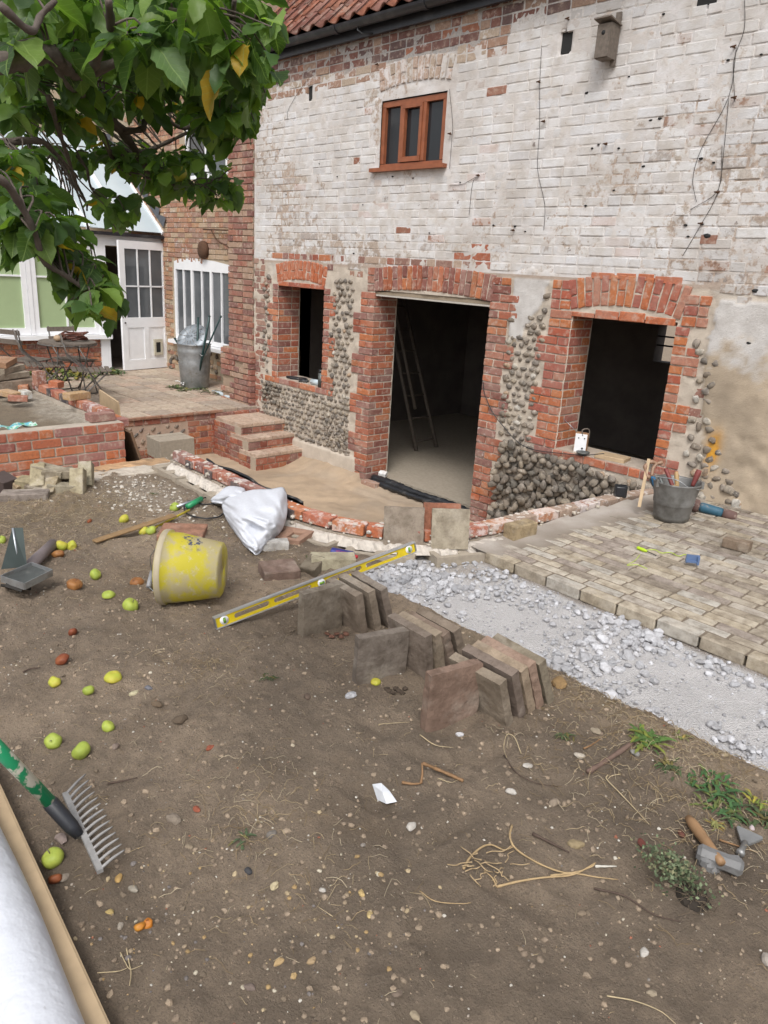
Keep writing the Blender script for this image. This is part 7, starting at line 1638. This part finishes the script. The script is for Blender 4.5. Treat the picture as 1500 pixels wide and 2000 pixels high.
twig([(190, 1900), (230, 1897), (250, 1890)], 0.00155, ST_, 'pale rootlet lying left in the three pronged root', 'root', 'root'); twig([(247, 1852), (252, 1880), (256, 1900), (253, 1925)], 0.00198, ST_, 'upright prong of the three pronged pale root', 'root', 'root'); twig([(235, 1860), (245, 1880), (255, 1893), (278, 1885)], 0.00155, ST_, 'curving prong of the three pronged pale root', 'root', 'root')
twig([(1045, 945), (1000, 830), (0, 0)][:0] or [(650, 1790), (620, 1770)], 0.00124, ST_, 'thin straw in the yellow gravel patch', 'stalk', 'stalk')
twig([(1405, 1640), (1440, 1652), (1480, 1665)], .0035, TW, 'reddish stick beyond the club hammer head')
# crumpled paper
pp = [GS(728, 1532, .008), GS(745, 1530, .02), GS(760, 1545, .012), GS(775, 1566, .006), GS(755, 1570, .02), GS(738, 1562, .006), GS(748, 1548, .035)]
m = MB(); m.add([q[:] for q in pp], [(0, 1, 6), (1, 2, 6), (2, 3, 6), (3, 4, 6), (4, 5, 6), (5, 0, 6)]); o = m.build('crumpled_paper', simple('paper', (.66, .68, .72, 1), .6)); o.modifiers.new('s', 'SOLIDIFY').thickness = .002; props(o, 'crumpled scrap of white plastic sheet in the middle of the soil', 'plastic scrap')
# weeds in the garden
def wd(px, py, n, L, lb, col=(.075, .11, .042), lobes=True, sp=.8, dr=.4, w=.2):
    col = tuple(c * .8 for c in col); weed('weed', GS(px, py), int(n * 1.7), L * .72, col, lb, 'weed', sp * 1.35, w, dr, lobes=lobes)
wd(525, 1325, 9, .05, 'small green seedling rosette in the soil below the spirit level', lobes=False); wd(470, 1640, 7, .05, 'dusty green leaf rosette in the lower left soil', (.09, .13, .06)); wd(1105, 1440, 12, .055, 'low green weed with lobed leaves beside the nearest slabs')
wd(1262, 1450, 30, .10, 'bright green thistly weed at the gravel edge', (.10, .19, .04)); wd(1310, 1502, 22, .07, 'dark green weed between dry grass and gravel'); wd(1385, 1535, 30, .075, 'green feathery weed patch near the gravel, upper part', (.06, .15, .045), sp=1.6)
wd(1415, 1575, 34, .075, 'green feathery weed patch lower down by the hammer', (.06, .14, .045), sp=1.8); wd(1475, 1565, 9, .06, 'yellow green weed stem at the right edge', (.20, .26, .05)); wd(1395, 1612, 12, .05, 'pale yellow grass tuft behind the club hammer', (.26, .26, .09), False); wd(1440, 1600, 16, .06, 'small weed tuft beside the bolster blade')
wd(600, 1110 - 20, 6, .04, 'tiny green sprig beside the broken purple brick', lobes=False); wd(300, 966, 10, .04, 'tiny mossy green patch beside the concrete footing', lobes=False); wd(1330, 1440, 10, .05, 'wispy weed in the gravel border', (.2, .22, .07), False); wd(1500, 1600, 20, .09, 'green weed cut by the right picture edge')
# uprooted plant
up_p = GS(1310, 1715); m = MB(); t_ = thing('uprooted_plant', 'uprooted grey green clump with a dark root ball lying on the soil', 'plant', up_p)
axd = (GS(1345, 1745) - GS(1270, 1690)); axd.z = 0; axn = axd.normalized()
for i in range(650):
    s_ = R.gauss(0, .5); c = axn * (s_ * .08) + Vector((R.gauss(0, .028), R.gauss(0, .028), .012 + abs(R.gauss(0, .024)))); L = .007 + .009 * R.random(); a = R.random() * 6.28; el = R.random() * 1.2 - .2; d = Vector((math.cos(a) * math.cos(el), math.sin(a) * math.cos(el), math.sin(el))); s2 = d.orthogonal().normalized()
    j = .5 + .8 * R.random(); cc = R.choice([(.12, .16, .085), (.17, .21, .12), (.08, .11, .05), (.2, .2, .11)]); m.add([c[:], (c + d * L * .5 + s2 * L * .34)[:], (c + d * L)[:], (c + d * L * .5 - s2 * L * .34)[:]], [(0, 1, 2, 3)], (cc[0] * j, cc[1] * j, cc[2] * j, 1))
m.build('foliage', M['plain_s'], t_)
m = MB()
for i in range(46):
    c = axn * (.06 + .05 * R.random()) + Vector((R.gauss(0, .02), R.gauss(0, .02), .005)); q = c + Vector((R.gauss(0, .035), R.gauss(0, .035), .01 + .015 * R.random())); m.tube([c, (c + q) / 2 + Vector((0, 0, .01)), q], .0012, 3, (.12, .09, .06, 1), cap=False)
v, f = ICO2; m.add(v * (1 + rng.normal(0, .1, len(v)))[:, None] * np.array([.05, .04, .022]) + np.array((axn * .075)[:]), f, (.035, .027, .02, 1)); m.build('roots', M['plain_s'], t_)

# ================================================================== APPLE TREE
tree = thing('apple_tree', 'leafy apple tree branches hanging over the top left corner with a single apple', 'tree', AT(-200, 60, 1.3))
OT = tree.location
BKM = simple('apple_bark', (.115, .09, .075, 1), .85, 0, .6, 60, .5)
SK = []
def limb(pts, r0, r1, name='branch'):
    P_ = ctrl([AT(*q) for q in pts], 6); n_ = len(P_); SK.extend(P_)
    m_ = MB(); m_.tube([q - OT for q in P_], [(r0 + (r1 - r0) * i / n_) * (1 + .13 * math.sin(i * 1.3) + .08 * math.sin(i * 3.1)) for i in range(n_)], 9); m_.build(name, BKM, tree)
limb([(-260, 150, 1.15), (0, 124, 1.2), (45, 118, 1.22), (92, 103, 1.25), (120, 124, 1.28), (148, 140, 1.3), (176, 142, 1.32)], .0125, .0105, 'trunk')
limb([(176, 142, 1.32), (240, 116, 1.35), (280, 92, 1.4), (332, 92, 1.45)], .008, .0045); limb([(165, 143, 1.31), (185, 125, 1.3), (193, 95, 1.28), (215, 60, 1.25), (212, 0, 1.2)], .008, .005)
limb([(120, 120, 1.3), (145, 165, 1.5), (190, 210, 1.7), (235, 255, 1.8), (262, 290, 1.85), (285, 330, 1.9), (320, 345, 1.95)], .014, .005)
limb([(240, 257, 1.8), (278, 252, 1.8), (284, 236, 1.82), (310, 226, 1.85), (355, 250, 1.9), (390, 238, 1.95), (420, 220, 2.0)], .007, .003); limb([(272, 300, 1.86), (300, 290, 1.9), (335, 274, 1.92), (372, 257, 1.95), (415, 245, 2.0)], .006, .002)
limb([(395, 260, 1.8), (418, 165, 1.7), (440, 100, 1.6), (452, 60, 1.5), (458, 0, 1.4)], .006, .004); limb([(-60, 285, 1.5), (0, 280, 1.5), (50, 275, 1.52), (85, 278, 1.55), (108, 300, 1.6), (150, 345, 1.7)], .008, .003)
limb([(95, 190, 1.5), (115, 255, 1.6), (135, 315, 1.7), (150, 360, 1.8), (168, 395, 1.85), (170, 412, 1.85)], .005, .0018); limb([(170, 330, 1.8), (180, 370, 1.82), (215, 400, 1.85), (228, 430, 1.88)], .003, .0015)
limb([(200, 262, 1.75), (222, 312, 1.8), (250, 338, 1.82), (270, 345, 1.85)], .006, .002); limb([(280, 345, 1.85), (330, 360, 1.9), (365, 372, 1.95), (410, 372, 2.0)], .003, .0015); limb([(330, 20, 1.3), (380, 30, 1.3), (440, 40, 1.4), (500, 60, 1.5)], .004, .002)
limb([(-80, 330, 1.15), (0, 350, 1.15), (40, 400, 1.18), (70, 460, 1.2), (85, 510, 1.22), (130, 540, 1.25), (175, 572, 1.27)], .006, .003); limb([(0, 10, 1.1), (60, 60, 1.12), (80, 30, 1.15), (110, 0, 1.15)], .005, .003)
def leaf_mesh(seed):
    rr = random.Random(seed); nu, m_ = 9, 5; v = []; fold = .16 + .22 * rr.random(); droop = .25 + .5 * rr.random(); twist = (rr.random() - .5) * .7; wv = .02 + .03 * rr.random()
    for i in range(nu):
        t = i / (nu - 1); w = .325 * (math.sin(math.pi * min(1, t * .915 + .04) ** .88) ** .75) * (1 - .05 * t) if t < .97 else .005
        for j in range(m_):
            u = (j - 2) / 2; ser = (1 + (.10 * (-1) ** i if abs(u) == 1 else 0)); x = u * w * ser; z = fold * abs(u) * w * 1.3 - droop * t * t * .5 + wv * math.sin(t * 9 + u * 2); a = twist * t
            v.append((x * math.cos(a) - z * math.sin(a) * .3, t, z + x * math.sin(a)))
    st_ = [(-.012, -.25, .02), (.012, -.25, .02), (.012, .02, 0), (-.012, .02, 0)]; f = [(i * m_ + j, i * m_ + j + 1, (i + 1) * m_ + j + 1, (i + 1) * m_ + j) for i in range(nu - 1) for j in range(m_ - 1)]
    return np.array(v + st_), f + [(nu * m_, nu * m_ + 1, nu * m_ + 2, nu * m_ + 3)]
def leaf_mat(name, stuff):
    k = N(name); c, a = k.tint(stuff)
    if not stuff:
        tc = k.n('ShaderNodeTexCoord'); s_ = k.n('ShaderNodeSeparateXYZ'); k.l(tc.outputs['Object'], s_.inputs[0])
        ax_ = k.math('ABSOLUTE', s_.outputs['X']); mid = k.ramp(ax_, .006, .02, 1, 0); vv = k.math('SINE', k.math('MULTIPLY', k.math('SUBTRACT', s_.outputs['Y'], k.math('MULTIPLY', ax_, .9)), 46)); vein = k.ramp(vv, .86, 1.0, 0, .4); c = k.mix(k.math('MAXIMUM', mid, vein), c, k.mix(.5, c, (.30, .42, .14, 1)))
        hgt = k.math('SUBTRACT', k.noise(30, 3), k.math('MAXIMUM', mid, vein)); k.bump(hgt, .35, .002)
    else: k.bump(k.noise(150, 3), .3, .002)
    c = k.mix(k.ramp(k.noise(50, 4, .6), .62, .78, 0, .35), c, (.14, .13, .03, 1)); k.base(c); k.rough(.46); k.b.inputs['Specular IOR Level'].default_value = .4
    tr = k.n('ShaderNodeBsdfTranslucent'); k.set(tr.inputs['Color'], k.mix(1, c, (1.5, 1.7, .6, 1), 'MULTIPLY')); mx = k.n('ShaderNodeMixShader'); mx.inputs[0].default_value = .45; k.l(k.b.outputs[0], mx.inputs[1]); k.l(tr.outputs[0], mx.inputs[2]); k.l(mx.outputs[0], k.out.inputs[0]); return k.m
LMAT, LMS = leaf_mat('apple_leaf', False), leaf_mat('apple_leaf_joined', True)
LV = []; LA = []
for i in range(7):
    v, f = leaf_mesh(i); LA.append((v, f)); m = MB(); m.add(v, f, smooth=True); LV.append(m.mesh('leaf', LMAT))
POLY = [([(0, -40), (555, -40), (565, 60), (548, 95), (555, 150), (500, 210), (420, 150), (330, 140), (250, 110), (120, 110), (0, 110)], 110, (1.2, 1.9), 1.15),
        ([(0, 90), (300, 90), (500, 150), (500, 270), (460, 250), (360, 215), (250, 215), (150, 235), (80, 210), (0, 250)], 95, (1.5, 2.2), 1.05),
        ([(20, 220), (110, 210), (230, 270), (330, 300), (300, 335), (200, 300), (120, 300), (40, 300)], 20, (1.7, 2.2), .9),
        ([(400, 180), (500, 190), (500, 275), (455, 260), (400, 230)], 18, (1.6, 1.9), 1.1), ([(300, 280), (400, 285), (470, 330), (465, 395), (420, 400), (390, 385), (330, 370), (290, 340)], 28, (1.75, 2.1), 1.0),
        ([(0, 330), (50, 380), (120, 430), (170, 470), (220, 540), (245, 600), (205, 635), (140, 600), (95, 575), (90, 520), (30, 470), (0, 520)], 50, (1.2, 1.6), 1.0), ([(195, 385), (275, 385), (270, 430), (225, 450), (195, 420)], 8, (1.7, 1.9), 1.0), ([(0, 280), (60, 300), (90, 420), (60, 450), (0, 440)], 13, (1.2, 1.5), 1.0),
        ([(160, 270), (300, 300), (290, 380), (180, 370)], 7, (1.8, 2.1), .8)]
GL = [(.095, .175, .04), (.125, .21, .05), (.065, .125, .035), (.16, .25, .055), (.055, .105, .035), (.11, .185, .07)]
leaves = []; twm = MB()
for poly, n_, (d0, d1), sc in POLY:
    xa = min(p[0] for p in poly); xb = max(p[0] for p in poly); ya = min(p[1] for p in poly); yb = max(p[1] for p in poly); k_ = 0
    while k_ < n_:
        x, y = xa + (xb - xa) * R.random(), ya + (yb - ya) * R.random()
        if not inpoly(x, y, poly): continue
        k_ += 1; c = AT(x, y, d0 + (d1 - d0) * R.random()); near = min(SK, key=lambda q: (q - c).length_squared)
        twm.tube(ctrl([near - OT, (near + c) / 2 - OT + Vector((R.gauss(0, .012), R.gauss(0, .012), .015)), c - OT], 3), [.0019, .0017, .0016, .0015, .0014, .0013, .0012][:7], 5, cap=False)
        a0 = R.random() * 6.28
        for j in range(R.randint(6, 9)):
            a = a0 + j * 2.4; el = -1.0 + 1.15 * R.random(); d = Vector((math.cos(a) * math.cos(el), math.sin(a) * math.cos(el), math.sin(el))); L = (.027 + .031 * R.random() ** 1.2) * sc
            upn = (Vector((0, 0, 1)) + Vector((R.gauss(0, .45), R.gauss(0, .45), 0))).normalized(); side = d.cross(upn).normalized(); nn = side.cross(d)
            Rm = Matrix(((side.x, d.x, nn.x), (side.y, d.y, nn.y), (side.z, d.z, nn.z))); j_ = .75 + .5 * R.random(); g = R.choice(GL); g = (g[0] * j_, g[1] * j_, g[2] * j_)
            if R.random() < .012: g = (.40, .26, .03)
            leaves.append((c + d * L * .28, L, Rm, g + (1,)))
leaves = [q for q in leaves if 0 < q[0].dot(FW)]
def pxy(p): d = p.dot(FW); return 750 + F_PX * p.dot(RT) / d, 1000 - F_PX * p.dot(UP) / d
SIL = [(-400, -400), (560, -400), (568, 95), (550, 130), (556, 172), (505, 205), (502, 285), (462, 270), (440, 285), (470, 335), (474, 402), (450, 412), (425, 398), (400, 422), (345, 425), (310, 400), (292, 410), (288, 450), (240, 475), (215, 440), (165, 425), (190, 470), (215, 490), (250, 570), (260, 602), (230, 625), (215, 660), (190, 625), (165, 612), (140, 640), (118, 600), (100, 560), (80, 510), (60, 500), (30, 520), (0, 565), (-400, 565)]
GAP = [(70, 300), (240, 335), (190, 420), (150, 440), (85, 385)]
def okleaf(q):
    c_, L_, R_, g_ = q; a_ = pxy(c_); b_ = pxy(c_ + Vector((R_[0][1], R_[1][1], R_[2][1])) * L_ * .9)
    if not (inpoly(a_[0], a_[1], SIL) and inpoly(b_[0], b_[1], SIL)): return False
    return not (inpoly(a_[0], a_[1], GAP) and R.random() < .6)
leaves = [q for q in leaves if okleaf(q)]
leaves.sort(key=lambda q: -(q[1] / q[0].length) * (2 if -30 < pxy(q[0])[0] < 600 and pxy(q[0])[1] > -30 else .2))
for c, L, Rm, g in leaves[:300]: link('leaf', R.choice(LV), tree, c, Rm, (L, L, L), g, world=True)
mb = MB()
for c, L, Rm, g in leaves[300:]:
    v, f = R.choice(LA); mb.add((v * L) @ np.array(Rm).T + np.array(c - OT), f, g, smooth=True)
mb.build('foliage', LMS, tree, kind='stuff'); twm.build('twigs', BKM, tree, kind='stuff')
c = AT(345, 338, 1.85); v, f = apple_mesh(77, ''); m = MB(); m.add(v * .021, f, smooth=True); o = m.build('apple', AY, tree, loc=c - OT, rot=Euler((.3, .2, 0))); 
m = MB(); m.tube([(0, 0, .012), (0, 0, .03)], .0012, 5); m.build('stalk', BKM, o)
